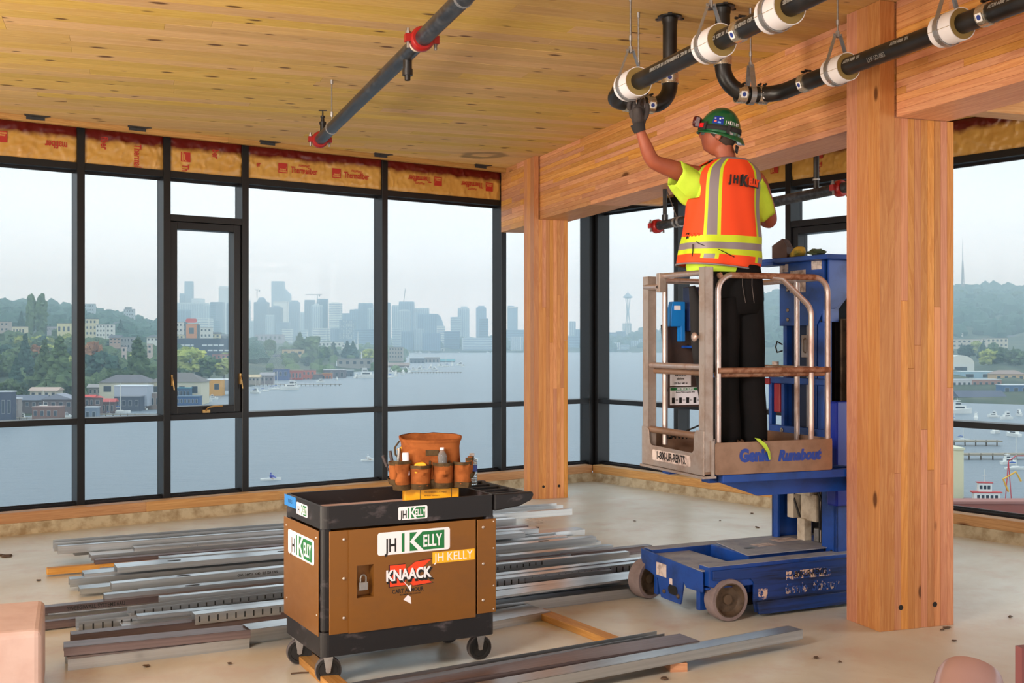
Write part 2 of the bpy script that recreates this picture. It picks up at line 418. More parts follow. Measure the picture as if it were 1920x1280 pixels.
# ---------------------------------------------------------------- window walls
ZT, ZH, ZS = .905, 3.095, .175      # transom, head, sill heights
GY = .30                            # glass plane
lightf = mat('pale_frame_edge', (150, 152, 150), .4, .3)
brass = mat('bronze_latch', (186, 150, 96), .35, .8)
def winwall(name, FM, xs, bays, w=.065, z0=.09):
    """xs: mullion centres; bays: list of kinds between them"""
    e = empty(name, FM); e['kind'] = 'structure'
    for x in xs:
        mb = MB().box((x-w/2, .16, z0), (x+w/2, GY+.04, CEIL+.015))
        obj('mullion', mb, M['frame'], e, bevel=.002, seg=1)
    for i in range(len(xs)-1):
        a = xs[i]+w/2; b = xs[i+1]-w/2; k = bays[i]
        obj('bottom_rail', MB().box((a, .20, z0), (b, GY+.04, ZS+.02)).box((a, .23, ZS+.02), (b, .24, ZS+.035)), M['frame'], e)
        obj('transom', MB().box((a, .165, ZT-.026), (b, GY+.04, ZT+.026)), M['frame'], e, bevel=.002, seg=1)
        obj('head_rail', MB().box((a, .17, ZH), (b, GY+.04, ZH+.06)).box((a, .262, ZH-.022), (b, GY-.012, ZH)), M['frame'], e)
        obj('pane', MB().box((a, GY, ZS), (b, GY+.006, ZT-.02)), M['glass'], e)
        if k == 'fixed':
            obj('pane', MB().box((a, GY, ZT+.02), (b, GY+.006, ZH)), M['glass'], e)
        else:
            obj('crossbar', MB().box((a, .165, 2.70), (b, GY+.04, 2.76)), M['frame'], e, bevel=.002, seg=1)
            obj('pane', MB().box((a, GY, 2.75), (b, GY+.006, ZH)), M['glass'], e)
            c0, c1, d0, d1, q = a+.004, b-.004, ZT+.032, 2.697, .066
            mb = MB().box((c0, .185, d0), (c0+q, GY+.03, d1)).box((c1-q, .185, d0), (c1, GY+.03, d1)).box((c0+q, .185, d0), (c1-q, GY+.03, d0+q)).box((c0+q, .185, d1-q), (c1-q, GY+.03, d1))
            cs = obj('casement', mb, M['frame'], e, bevel=.003, seg=1)
            obj('pane', MB().box((c0+q, GY-.02, d0+q), (c1-q, GY-.014, d1-q)), M['glass'], cs)
            mbh = MB(); m_ = (c0+c1)/2+.02
            mbh.tube([(m_-.03, .17, d0+.02), (m_-.02, .14, d0+.05), (m_+.04, .135, d0+.062), (m_+.12, .14, d0+.06)], .008, 8).box((m_-.06, .165, d0+.002), (m_+.01, .185, d0+.03))
            obj('crank_handle', mbh, brass, cs, smooth=True, label='bronze crank handle')
            for xx in (c0+.01, c1-.012):
                obj('latch', MB().box((xx-.008, .165, d0+.26), (xx+.008, .185, d0+.36)).tube([(xx, .165, d0+.34), (xx+.004, .145, d0+.30), (xx+.012, .14, d0+.22)], .006, 6), brass, cs, label='bronze latch')
    return e
fr = [152, 313.5, 460.5, 722, 945]
xl = [sL(p) for p in fr]
xl = [xl[0]-2.95, xl[0]-2.0, xl[0]-1.02]+xl+[SC+.122]
winwall('window_1', FL, xl, ['fixed']*4+['casement']+['fixed']*3)
xr = [-.122, tR(1267), tR(1477)]
d = xr[2]-xr[1]
xr += [xr[2]+1.02]
while xr[-1] < 14: xr.append(xr[-1]+1.62)
winwall('window_2', FR, xr, ['fixed', 'fixed', 'casement']+['fixed']*20)
xcas = (xr[2], xr[3])
# corner post between the two window walls
ce = empty('trim_5', FL); ce['kind'] = 'structure'
obj('corner_post', MB().box((SC+.16, .165, .09), (SC+.36, .36, CEIL+.01)), M['frame'], ce)
# spandrel backing behind the insulation, seen as dark gaps
for nm, FM, a, b in (('wall_spandrel_left', FL, SC-12, SC+.3), ('wall_spandrel_right', FR, -.3, 16)):
    o = obj(nm, MB().box((a, GY+.0, ZH+.05), (b, GY+.06, CEIL+.02)), M['frame'], None, FM); o['kind'] = 'structure'
# ---------------------------------------------------------------- glued-laminated columns and beams (grid frame FG)
def lam_box(parent, a, b, mt, n=0):
    """one lamination between two corners, mesh centred on its own origin"""
    c = [(a[i]+b[i])/2 for i in range(3)]; h = [abs(b[i]-a[i])/2-.0004 for i in range(3)]
    mb = MB().box([-v for v in h], h)
    return obj('lamination', mb, mt, parent, T(*c), bevel=.0012, seg=1)
bolt_dark = mat('plugged_bolt_hole', (24, 18, 14), .8)
def column(x0, x1, y0, y1, ear, z_seat, label, n, rot=0):
    e = empty('timber_column', FG @ T(x0, y0, 0)); tag(e, label, 'column', 'glued laminated timber columns')
    W = x1-x0; D = y1-y0; r = random.Random(int(W*1000))
    xs = [0, ear]
    k = n
    for i in range(k): xs.append(ear+(W-ear)*(i+1)/k)
    for i in range(len(xs)-1):
        top = CEIL if i == 0 else z_seat
        if i == 0:
            # the ear and the side seen edge-on are built from two boards in depth
            ds = [0, D*.36, D*.68, D]
            for j in range(3): lam_box(e, (xs[i], ds[j], 0), (xs[i+1], ds[j+1], top), M['fir_z'])
        else:
            q = r.uniform(.7, 2.2)
            lam_box(e, (xs[i], 0, 0), (xs[i+1], D, q), M['fir_z']); lam_box(e, (xs[i], 0, q), (xs[i+1], D, top), M['fir_z'])
    for fx in (.28, .74):
        m = MB(); m.cyl((W*fx, -.002, .125), (W*fx, .02, .125), .0145, 18)
        obj('bolt_hole', m, bolt_dark, e, label='dark plugged bolt hole')
    return e
column(3.97, 4.47, 5.21, 5.51, .098, 2.84, 'massive timber column standing in front of the blue lift', 9)
column(4.0, 4.37, 10.75, 11.05, .052, 2.84, 'far slender timber column near the corner of the windows', 8)
def beam(x0, x1, y0, y1, z0, z1, label, n, seed, joint=(.9, 2.4), mt='fir_x'):
    e = empty('timber_beam', FG @ T(x0, y0, z0)); tag(e, label, 'beam')
    r = random.Random(seed); Ht = z1-z0; h = Ht/n; ax = 1 if (y1-y0) > (x1-x0) else 0
    L_ = (y1-y0) if ax else (x1-x0)
    for i in range(n):
        q = -r.uniform(0, 1.2)
        while q < L_:
            ln = r.uniform(*joint); a = max(q, 0); b = min(q+ln, L_)
            if b-a > .05:
                j = r.uniform(-.0006, .0006)
                if ax: lam_box(e, (j, a, i*h), (x1-x0+j, b, (i+1)*h), M[mt])
                else: lam_box(e, (a, j, i*h), (b, y1-y0+j, (i+1)*h), M[mt])
            q += ln
    return e
beam(4.068, 4.43, 5.22, 11.04, 2.84, CEIL, 'long timber beam spanning from the massive column to the far column', 16, 3)
beam(4.075, 4.43, -1.5, 5.205, 2.84, CEIL, 'timber beam running out of the picture in front of the massive column', 16, 4, (1.2, 3.2))
beam(4.0, 4.33, 11.06, 11.785, 2.80, CEIL, 'short timber beam stub between far column and window wall', 12, 5, (.5, 1.4))
M['fir_cross'] = wood('fir_laminations_cross', (222, 170, 118), (186, 120, 70), 0, .08, 1, .5, ks=5)
beam(4.44, 5.55, 10.86, 11.0, 3.06, CEIL, 'cross beam beyond the long beam at the far column', 4, 6, (2, 3), 'fir_cross')
beam(4.48, 6.45, 5.43, 5.58, 2.97, CEIL, 'cross beam tying the massive column to the outer wall', 5, 8, (2, 3), 'fir_cross')
# steel angle clips tucked along the ceiling edge
clipm = worn('clip_steel', (74, 74, 76), (40, 36, 34), 20, .5, .5, .6)
for i, px in enumerate([66, 257, 501, 713, 900]):
    s = sL(px, 0)
    mb = MB().prism([(-.085, 0), (.085, 0), (.105, -.065), (-.105, -.065)], .006, z0=-.006).box((-.075, -.001, -.03), (.075, .004, 0))
    e = obj('steel_clip', mb, clipm, None, FL @ T(s, -.0125, CEIL)); tag(e, 'flat steel clip at the ceiling edge above the ' + ('batt with upside-down lettering by the frame edge', 'batt whose words run downwards', 'left end of the wide twice-printed batt', 'mullion between the two wide batts', 'right end of the last wide batt')[i], 'bracket', 'steel clips along the ceiling edge')
# ---------------------------------------------------------------- insulation batts with printed facing
def facing():
    m, t, b = new_mat('kraft_foil_facing')
    c = coords(t); sepn = nd(t, 'ShaderNodeSeparateXYZ'); t.links.new(c, sepn.inputs[0])
    n1 = noise_t(t, coords(t, scale=(1, 1, 1), rand=True), 7, 5, .6)
    f = mth(t, 'ADD', sepn.outputs[2], mth(t, 'MULTIPLY', mth(t, 'SUBTRACT', n1, .5), .09))
    redf = ramp(t, f, [(.215, (0, 0, 0)), (.262, (1, 1, 1))])
    base = mixc(t, sRGB(216, 172, 92), sRGB(186, 132, 56), noise_t(t, c, 3, 6, .7))
    col = mixc(t, base, sRGB(96, 16, 10), redf)
    t.links.new(col, b.inputs['Base Color']); b.inputs['Roughness'].default_value = .34
    b.inputs['Specular IOR Level'].default_value = .7
    return m
M['facing'] = facing()
M['inkred'] = mat('red_print', (176, 46, 36), .5)
inkdim = mat('foil_gap', (214, 170, 92), .4)
def print_mark(parent, kind, x, z, rot, sc_=1.0, y=-.012):
    """printed words and square emblem, facing the room"""
    B = T(x, y, z) @ R('Y', rot) @ R('X', 90) @ S(sc_, sc_, 1)
    if kind in ('logo', 'both'):
        mb = MB().prism([(-.04, -.04), (.04, -.04), (.04, .04), (-.04, .04)], .0008)
        lx = -.155 if kind == 'both' else 0
        g = obj('printed_emblem', mb, M['inkred'], parent, B @ T(lx, .004, 0))
        arc = [(-.036+.075*math.sin(a), -.03+.066*(1-math.cos(a))) for a in [i*.12 for i in range(12)]]
        mb = MB()
        for i in range(10):
            (xa, ya), (xb, yb) = arc[i], arc[i+1]; mb.add([(xa, ya, .0012), (xb, yb, .0012), (xb+.003, yb+.002, .0012), (xa+.003, ya+.002, .0012)][::-1], [(0, 1, 2, 3)])
        obj('emblem_curve', mb, inkdim, g)
        text('OWENS\nCORNING', .0155, inkdim, g, T(.0, -.019, .0012), .0001, .0006, .95)
    if kind in ('word', 'both'):
        text('Thermafiber', .072, M['inkred'], parent, B @ T(.035, -.004, 0), .0003, .0016, .66)
        mb = MB()
        for r_ in range(2):
            pts = [(-.035+i*.009, .030+r_*.009+.0025*math.sin(i*1.3)) for i in range(12)]
            for i in range(11):
                (xa, ya), (xb, yb) = pts[i], pts[i+1]; mb.add([(xa, ya, .0008), (xb, yb, .0008), (xb, yb+.005, .0008), (xa, ya+.005, .0008)], [(0, 1, 2, 3)])
        obj('wave_mark', mb, M['inkred'], parent, B @ T(.02, 0, 0))
    if kind not in ('logo', 'word', 'both'):
        text(kind, .078, M['inkred'], parent, B, .0003, .0016, .66)
foam = mat('mineral_wool', (150, 128, 84), .9)
def batt(FM, a, b, z0, marks, label, seed, group='insulation batts above the windows'):
    W = b-a; H = CEIL-.02-z0
    e = empty('insulation_batt', FM @ T(a, .18, z0)); tag(e, label, 'insulation', group)
    nx = max(6, int(W/.014)); nz = int(H/.014); vs = []; fs = []
    for i in range(nx+1):
        for j in range(nz+1):
            x = W*i/nx; z = H*j/nz; p = Vector((x*5+seed*3, z*5, seed))
            wr = abs(noise.noise(p+Vector((noise.noise(p*1.7)*1.4, 0, 0))))
            ed = min(x, W-x, z+.01, H-z)
            d = -.010*(1-wr*3.0 if wr < .25 else .25)-.005*noise.noise(p*4.1)-.004*noise.noise(p*9)
            d += .010*math.exp(-ed/.02)
            if abs(z-.035) < .012: d += .004
            vs.append((x, d, z))
    for i in range(nx):
        for j in range(nz):
            q = i*(nz+1)+j; fs.append((q, q+nz+1, q+nz+2, q+1))
    obj('facing', MB().add(vs, fs), M['facing'], e, smooth=True)
    obj('wool', MB().box((0, .012, .0), (W, .115, H)), foam, e)
    for mk in marks: print_mark(e, mk[0], mk[1]*W, mk[2]*H, mk[3], (mk[4] if len(mk) > 4 else 1)*1.18)
    return e
def wallx(px): return sL(px, .17)
hm = .0325
X = [x for x in xl]
# bays from the far end of the frame to the corner
batt(FL, X[0]+hm, X[1]-hm, 3.125, [], 'blank insulation batt outermost on the long window wall', 11)
batt(FL, X[1]+hm, X[2]-hm, 3.125, [], 'blank insulation batt second from the outer end', 12)
batt(FL, X[2]+hm, X[3]-hm, 3.125, [('logo', .36, .58, 180), ('mafiber', .82, .5, 180), ('Th', .1, .56, 180)], 'insulation batt with upside-down red lettering nearest the frame edge', 1)
batt(FL, X[3]+hm, X[4]-hm, 3.125, [('Thermal', .66, .4, 90), ('fiber', .24, .66, 90)], 'insulation batt whose red words run downwards in two columns', 2)
batt(FL, X[4]+hm, X[5]-hm, 3.125, [('logo', .2, .5, 90, .95), ('Th', .2, .2, 90), ('ber', .62, .66, 90)], 'small insulation batt over the opening casement with sideways emblem', 3)
batt(FL, X[5]+hm, X[6]-hm, 3.125, [('both', .37, .44, 0), ('both', .77, .44, 0), ('er', .07, .5, 0, .8)], 'wide insulation batt with the red word printed twice upright', 4)
batt(FL, X[6]+hm, X[7]-hm, 3.125, [('both', .30, .52, 180), ('both', .76, .50, 180)], 'wide insulation batt with upside-down words beside the beam stub', 5)
batt(FL, X[7]+hm, X[8]-hm, 3.125, [], 'narrow insulation batt beside the corner post', 6)
batt(FR, xr[0]+hm, xr[1]-hm, 3.125, [], 'insulation batt just past the corner post', 7)
batt(FR, xr[1]+hm, xr[2]-hm, 3.125, [('logo', .90, .5, 90)], 'crumpled insulation batt behind the worker', 8)
batt(FR, xr[2]+hm, xr[3]-hm, 3.125, [('logo', .34, .72, 90), ('The', .34, .34, 90)], 'insulation batt over the casement next to the massive column', 9)
batt(FR, xr[3]+hm, xr[4]-hm, 3.125, [('both', .1, .5, 0)], 'insulation batt partly hidden by the massive column', 10)
sX = tR(1838, .17)
for i in range(4, 8):
    mk = []
    if xr[i]-.2 < sX < xr[i+1]: mk = [('both', (sX-xr[i])/(xr[i+1]-xr[i]), .46, 0)]
    if i < 7: batt(FR, xr[i]+hm, xr[i+1]-hm, 3.125, mk, ['insulation batt with upright red lettering right of the massive column', 'insulation batt next past the lettered one at the frame edge', 'outermost insulation batt of the right window wall'][i-4], 12+i)
# ---------------------------------------------------------------- overhead pipes
M['iron'] = worn('coated_cast_iron', (18, 17, 18), (48, 42, 40), 9, .5, .36, .1, (1, 1, 1), bmp=.15, spec=.6)
M['gal'] = worn('galvanised_hanger', (168, 166, 166), (120, 112, 106), 30, .5, .38, .85)
M['band'] = worn('stainless_band', (206, 196, 180), (150, 136, 116), 40, .4, .25, .9)
M['sleeve'] = mat('white_sleeve_jacket', (232, 228, 232), .45)
M['foamy'] = mat('tan_foam_insulation', (142, 118, 66), .85)
M['blkpipe'] = worn('black_steel_pipe', (46, 48, 54), (92, 92, 94), 26, .5, .36, .5, (1, 1, 1))
M['redcast'] = mat('red_painted_coupling', (150, 24, 22), .4)
M['ink'] = mat('black_ink', (20, 20, 20), .6); M['white'] = mat('white_print', (236, 234, 234), .5)
M['paleprint'] = mat('pale_pipe_print', (150, 146, 140), .7)
def ring(mb, c, d, r, w, t, n=24):
    """flat band of width w and thickness t round radius r, about axis d"""
    A = along(c, Vector(c)+Vector(d)); mb.lathe([(r, -w/2), (r+t, -w/2), (r+t, w/2), (r, w/2), (r, -w/2)], n, A)
def sleeve(parent, c, d, r, R_, w, nm='insulation_sleeve'):
    A = along(Vector(c), Vector(c)+Vector(d))
    mb = MB().lathe([(r, -w/2), (R_-.004, -w/2), (R_-.004, w/2), (r, w/2), (r, -w/2)], 32, A)
    o = obj(nm, mb, M['foamy'], parent, smooth=True, label='tan foam pipe sleeve in a white jacket')
    mb = MB().lathe([(R_-.004, -w/2-.001), (R_, -w/2-.001), (R_, w/2+.001), (R_-.004, w/2+.001)], 32, A)
    obj('jacket', mb, M['sleeve'], o, smooth=True)
    for a in (0.2, PI+.2): obj('seam', MB().box((R_-.001, -.001, -w/2), (R_+.0008, .001, w/2), A @ R('Z', math.degrees(a))), M['foamy'], o)
def clevis(parent_label, c, d, R_, ztop, w=.028):
    """pear-shaped hanger: strap round the pipe, two legs, rod to the ceiling"""
    c = Vector(c); d = Vector(d).normalized(); side = Vector((d.y, -d.x, 0)).normalized(); up = Vector((0, 0, 1))
    e = empty('pipe_hanger', T(*c)); tag(e, parent_label, 'hanger', 'clevis hangers under the ceiling')
    apex = up*(R_+.115); pts = []
    pts.append(apex+side*.012)
    for i in range(17):
        a = math.radians(38-(256)*i/16); pts.append(side*math.cos(a)*(R_+.004)+up*math.sin(a)*(R_+.004))
    pts.append(apex-side*.012)
    vs = []; fs = []; t = .003
    for i, p in enumerate(pts):
        q = (pts[min(i+1, len(pts)-1)]-pts[max(i-1, 0)]).normalized(); n = q.cross(d).normalized()
        vs += [p-d*w/2, p+d*w/2, p+d*w/2+n*t, p-d*w/2+n*t]
    for i in range(len(pts)-1):
        for j in range(4): a = i*4+j; b = i*4+(j+1) % 4; fs.append((a, b, b+4, a+4))
    fs += [(0, 1, 2, 3)[::-1], tuple(len(vs)-4+j for j in range(4))]
    obj('strap', MB().add(vs, fs), M['gal'], e)
    mb = MB().tube([apex-up*.02, up*(ztop-c.z)], .0055, 8)
    obj('rod', mb, M['steel'], e)
    mb = MB().cyl(apex+up*.0, apex+up*.016, .011, 6).cyl(apex-up*.016, apex+up*.0, .011, 6)
    mb.tube([apex-side*.024-up*.004, apex+side*.024-up*.004], .007, 6)
    obj('nut', mb, M['gal'], e); obj('rod_coupler', MB().cyl(apex+up*.05, apex+up*.075, .009, 8), M['gal'], e); obj('anchor', MB().cyl(up*(ztop-c.z-.03), up*(ztop-c.z), .009, 8), M['gal'], e); return e
def coupling(parent, c, d, r, w=.055, sticker=True, nm='band_coupling', face=None):
    c = Vector(c); d = Vector(d).normalized(); e = MB()
    A = along(c, c+d)
    o = obj(nm, MB().lathe([(r, -w/2), (r+.006, -w/2), (r+.0065, -w*.15), (r+.0055, 0), (r+.0065, w*.15), (r+.006, w/2), (r, w/2)], 28, A), M['band'], parent, smooth=True)
    up = Vector((0, 0, 1)); s = d.cross(up).normalized(); u = s.cross(d).normalized()
    for q in (-w*.3, w*.3):
        obj('screw', MB().cyl(c+d*q+u*(r+.014)-s*.018, c+d*q+u*(r+.014)+s*.02, .0065, 8).cyl(c+d*q+u*(r+.004), c+d*q+u*(r+.018), .007, 6), M['iron'], o)
    if sticker:
        f = (face or (Vector((0, 0, EYE))-c)); f = (f-d*f.dot(d)).normalized(); g = f.cross(d).normalized()
        fm = frame(c+f*(r+.007), d, g, f) if d.cross(g).dot(f) > 0 else frame(c+f*(r+.007), d, -g, f)
        st = obj('sticker', MB().prism(rpoly(.036, .036, .003), .0008, fm), M['white'], o)
        obj('stamp', MB().lathe([(.012, .001), (.012, .0016), (0, .0016)], 16, fm), mat('blue_stamp', (40, 60, 140), .5) if 'bs' not in M else M['bs'], st)
    return o
M['bs'] = mat('blue_stamp', (40, 60, 140), .5)
def elbow(a, b, cnr, rad, n=10):
    """points of a bend from direction a->cnr to cnr->b"""
    a = Vector(a); b = Vector(b); c = Vector(cnr); u = (a-c).normalized(); v = (b-c).normalized()
    ang = u.angle(v); tl = rad/math.tan(ang/2); p0 = c+u*tl; p1 = c+v*tl; bi = (u+v).normalized(); o = c+bi*(rad/math.sin(ang/2))
    out = []
    w0 = p0-o; w1 = p1-o; th = w0.angle(w1)
    for i in range(n+1):
        t = i/n; out.append(o+(w0*math.sin((1-t)*th)+w1*math.sin(t*th))/math.sin(th))
    return out
# drain pipe A, the nearer of the two, sloping up out of the top of the picture
ra = .045
def depthline(px, py, px2, py2, Y): pass
A1 = P(1160, 171, 6.30)
dA = GB*(-1.0)                      # towards the camera
def onA(px, z):                    # point of pipe A (parallel to the beams) in picture column px
    k = (px-960)/F; o = A1; t = (k*o.y-o.x)/(dA.x-k*dA.y); q = o+dA*t; return Vector((q.x, q.y, z))
zA = A1.z
e = empty('drain_pipe', T(0, 0, 0)); tag(e, 'long black drain pipe ending in a low bend beside the raised hand', 'pipe', 'black drain pipes under the ceiling')
A_end = onA(1160, zA); A_far = A1+dA*6.0
obj('pipe_run', MB().tube([A1+dA*.0, A_far], ra, 28), M['iron'], e, smooth=True)
# low bend away from the camera then back right to the riser
riser = P(1256, 100, 6.55); riser = Vector((riser.x, riser.y, CEIL))
zb = zA-.035
b0 = A1+dA*.06; corner1 = A1-dA*.10; corner1 = Vector((corner1.x, corner1.y, zb)); corner2 = Vector((riser.x, riser.y, zb-.0))
e1 = elbow(b0, corner2, corner1, .085, 10)
e2 = elbow(corner1, riser, corner2, .13, 12)
obj('bend', MB().tube([b0]+e1+[e1[-1].lerp(e2[0], .5)]+e2+[Vector((riser.x, riser.y, e2[-1].z+.07))], ra*1.0, 24), M['iron'], e, smooth=True, label='swept black bend')
obj('riser', MB().tube([Vector((riser.x, riser.y, e2[-1].z+.05)), riser], ra*.92, 24), M['iron'], e, smooth=True)
obj('flange', MB().lathe([(.042, 0), (.072, .0), (.072, .008), (.046, .012), (.044, .04)], 20, T(riser.x, riser.y, CEIL) @ R('X', 180)), M['iron'], e, smooth=True)
for i in range(3):
    a = i*2.09+.4; obj('ear', MB().box((.06, -.012, -.01), (.09, .012, 0), T(riser.x, riser.y, CEIL) @ R('Z', math.degrees(a))), M['iron'], e)
dx = (e2[0]-e1[-1]).normalized(); mid = e1[-1].lerp(e2[0], .5)
coupling(e, mid-dx*.055, dx, ra); coupling(e, mid+dx*.075, dx, ra)
coupling(e, (riser.x, riser.y, e2[-1].z+.03), (0, 0, 1), ra)
coupling(e, A1+dA*.09, dA, ra, .05, False)
SL = []
for px, hg in ((1186, 'third hanger strap, above the gloved hand'), (1338, 'clevis hanger of the sleeve above the hard hat'), (1462, 'clevis hanger at the upper picture edge')):
    c = onA(px, zA); sleeve(e, c, dA, ra, .079, .15); clevis(hg, c-dA*.025, dA, .079, CEIL)
coupling(e, onA(1389, zA), dA, ra)
coupling(e, onA(1560, zA), dA, ra, .05, False)
def pipe_text(parent, s, c, d, r, size, down=35, m='paleprint', bold=.0006):
    c = Vector(c); d = Vector(d).normalized(); f = (Vector((0, 0, EYE))-c); f = (f-d*f.dot(d)).normalized()
    f = Matrix.Rotation(math.radians(down), 3, d) @ f; g = f.cross(d)
    return text(s, size, M[m], parent, frame(c+f*(r+.0012), d, g, f), .0004, bold, .8, name='pipe_print')
for px in (1255, 1300, 1370, 1430, 1520): pipe_text(e, 'SERVICE  CISPI 301  ASTM A888', onA(px, zA), dA, ra, .024, -30)
# small strap held by the worker between the couplings
clevis('thin strap hanger at the low bend by the gloved hand', mid+dx*.01, dx, ra+.006, CEIL, .022)
# drain pipe B, farther right, along the long beam
B1 = P(1555, 138, 5.95)
def onB(px, z=None):
    k = (px-960)/F; o = B1; t = (k*o.y-o.x)/(dA.x-k*dA.y); q = o+dA*t; return Vector((q.x, q.y, o.z))
e = empty('drain_pipe', T(0, 0, 0)); tag(e, 'black drain pipe crossing the massive column with a handwritten mark', 'pipe', 'black drain pipes under the ceiling')
zB = B1.z; Bs = onB(1502); obj('pipe_run', MB().tube([Bs, onB(1502)+dA*5], ra, 28), M['iron'], e, smooth=True)
ris = P(1355, 60, 6.35); ris = Vector((ris.x, ris.y, CEIL)); low = zB-.015
cA = onB(1440); cA = Vector((Bs.x-.10, Bs.y+.22, low)); cB = Vector((ris.x, ris.y, low-.0))
e1 = elbow(Bs+dA*.05, cB, cA, .16, 8); e2 = elbow(cA, ris, cB, .16, 12)
obj('bend', MB().tube([Bs+dA*.02]+e1+[e1[-1].lerp(e2[0], .5)]+e2+[Vector((ris.x, ris.y, e2[-1].z+.05))], ra, 24), M['iron'], e, smooth=True, label='swept black bend')
obj('riser', MB().tube([Vector((ris.x, ris.y, e2[-1].z+.03)), ris], ra*.92, 24), M['iron'], e, smooth=True)
obj('flange', MB().lathe([(.042, 0), (.070, .0), (.070, .008), (.046, .012), (.044, .04)], 20, T(ris.x, ris.y, CEIL) @ R('X', 180)), M['iron'], e, smooth=True)
for i in range(3): obj('ear', MB().box((.06, -.012, -.01), (.088, .012, 0), T(ris.x, ris.y, CEIL) @ R('Z', 30+i*120)), M['iron'], e)
dx = (e1[-1]-e2[0]).normalized(); mid = e1[-1].lerp(e2[0], .5)
coupling(e, mid-dx*.06, dx, ra); coupling(e, mid+dx*.07, dx, ra); coupling(e, (ris.x, ris.y, e2[-1].z+.02), (0, 0, 1), ra, .05, False)
coupling(e, Bs+dA*.05, dA, ra)
clevis('clevis hanger of the lower bend above the hard hat', mid, dx, ra+.006, CEIL, .03)
for px, hg in ((1575, 'clevis hanger left of the massive column'), (1784, 'clevis hanger right of the massive column')):
    c = onB(px); sleeve(e, c, dA, ra, .073, .14); clevis(hg, c-dA*.02, dA, .073, CEIL)
coupling(e, onB(1852), dA, ra)
for px in (1610, 1700, 1890): pipe_text(e, 'ASTM A888  301', onB(px), dA, ra, .024, -38)
pipe_text(e, 'LHF-SD-003', onB(1655)+Vector((0, 0, .0)), dA, ra, .034, 8, 'paleprint', -.0006)
# ---------------------------------------------------------------- sprinkler main under the ceiling on the left
S0 = P(600, 262, 8.60); zS = S0.z
def onS(px):
    k = (px-960)/F; t = (k*S0.y-S0.x)/(dA.x-k*dA.y); q = S0+dA*t; return Vector((q.x, q.y, zS))
e = empty('sprinkler_pipe', T(0, 0, 0)); tag(e, 'black steel sprinkler pipe with red couplings running towards the window wall', 'pipe')
rs = .042
obj('pipe_run', MB().tube([S0, onS(790)], rs, 22), M['blkpipe'], e, smooth=True); obj('pipe_run', MB().tube([onS(790), S0+dA*9], rs*1.0, 22), M['blkpipe'], e, smooth=True)
def victaulic(parent, c, d, r, label='red bolted coupling'):
    c = Vector(c); d = Vector(d).normalized(); A = along(c, c+d)
    o = obj('coupling', MB().lathe([(r, -.032), (r+.012, -.032), (r+.02, -.02), (r+.02, .02), (r+.012, .032), (r, .032)], 24, A).box((r+.008, -.02, -.018), (r+.046, .02, .018), A).box((-r-.046, -.02, -.018), (-r-.008, .02, .018), A), M['redcast'], parent, smooth=True, label=label)
    for s in (-1, 1): obj('bolt', MB().tube([A @ Vector((s*(r+.03), -.05, 0)), A @ Vector((s*(r+.03), .05, 0))], .008, 6).tube([A @ Vector((s*(r+.03), .022, 0)), A @ Vector((s*(r+.03), .034, 0))], .014, 6), M['steel'], o)
    return o
victaulic(e, S0+dA*.0, dA, rs, 'dark red end cap coupling'); obj('end_cap', MB().lathe([(rs+.004, 0), (rs+.004, .012), (0, .016)], 20, along(S0-dA*.02, S0-dA*1)), M['redcast'], e)
victaulic(e, onS(791), dA, rs)
c = onS(797)-dA*.12; obj('paper_label', MB().lathe([(rs+.0006, -.04), (rs+.0012, -.04), (rs+.0012, .04), (rs+.0006, .04)], 20, along(c, c+dA)), mat('paper_label', (206, 188, 170), .7), e, label='printed paper label')
c = onS(764); obj('outlet', MB().lathe([(.024, 0), (.024, .05), (.028, .05), (.028, .085), (.016, .085), (.016, .11)], 16, T(c.x, c.y, zS-rs*.8) @ R('X', 180)), M['iron'], e, smooth=True, label='threaded outlet with plug')
c = S0+dA*.12
mb = MB().lathe([(.02, 0), (.02, .06), (.026, .06), (.026, .08), (.014, .085), (.012, .11), (.018, .112), (.018, .124), (.006, .128), (.005, .165)], 14, T(c.x, c.y, zS+rs*.8)).tube([(c.x-.03, c.y, zS+.2), (c.x+.03, c.y, zS+.2)], .005, 6)
obj('vent_valve', mb, M['iron'], e, smooth=True)
for px in (622, 869): c = onS(px); obj('hanger_ring', MB().lathe([(rs, -.008), (rs+.004, -.008), (rs+.004, .008), (rs, .008)], 20, along(c, c+dA)), M['gal'], e)
c = onS(622); h = empty('pipe_hanger', T(c.x, c.y, zS+rs)); tag(h, 'thin rod hanger of the sprinkler pipe near its end', 'hanger')
obj('rod', MB().tube([(0, 0, .0), (.0, 0, CEIL-zS-rs)], .005, 8), M['steel'], h); obj('nut', MB().cyl((0, 0, .04), (0, 0, .075), .011, 6), M['gal'], h); obj('anchor', MB().cyl((0, 0, CEIL-zS-rs-.03), (0, 0, CEIL-zS-rs), .011, 6), M['gal'], h)
# ---------------------------------------------------------------- sprinkler branch behind the worker
Q0 = P(1232, 424, 9.3); Q1 = P(1590, 350, 7.6)
e = empty('sprinkler_pipe', T(0, 0, 0)); tag(e, 'grey sprinkler branch passing behind the worker at shoulder height', 'pipe')
d = (Q1-Q0).normalized(); obj('pipe_run', MB().tube([Q0, Q0.lerp(Q1, .86)], .037, 20), M['blkpipe'], e, smooth=True); obj('pipe_run', MB().tube([Q0.lerp(Q1, .86), Q0.lerp(Q1, 1.35)], .037, 20), M['blkpipe'], e, smooth=True)
victaulic(e, Q0, d, .037, 'faded red end coupling'); victaulic(e, Q0.lerp(Q1, .965), d, .037)
c = Q0.lerp(Q1, .05); obj('drop', MB().tube([c, (c.x, c.y, CEIL)], .018, 10), M['iron'], e); obj('drop_collar', MB().cyl((c.x, c.y, c.z+.03), (c.x, c.y, c.z+.08), .026, 12), M['iron'], e)
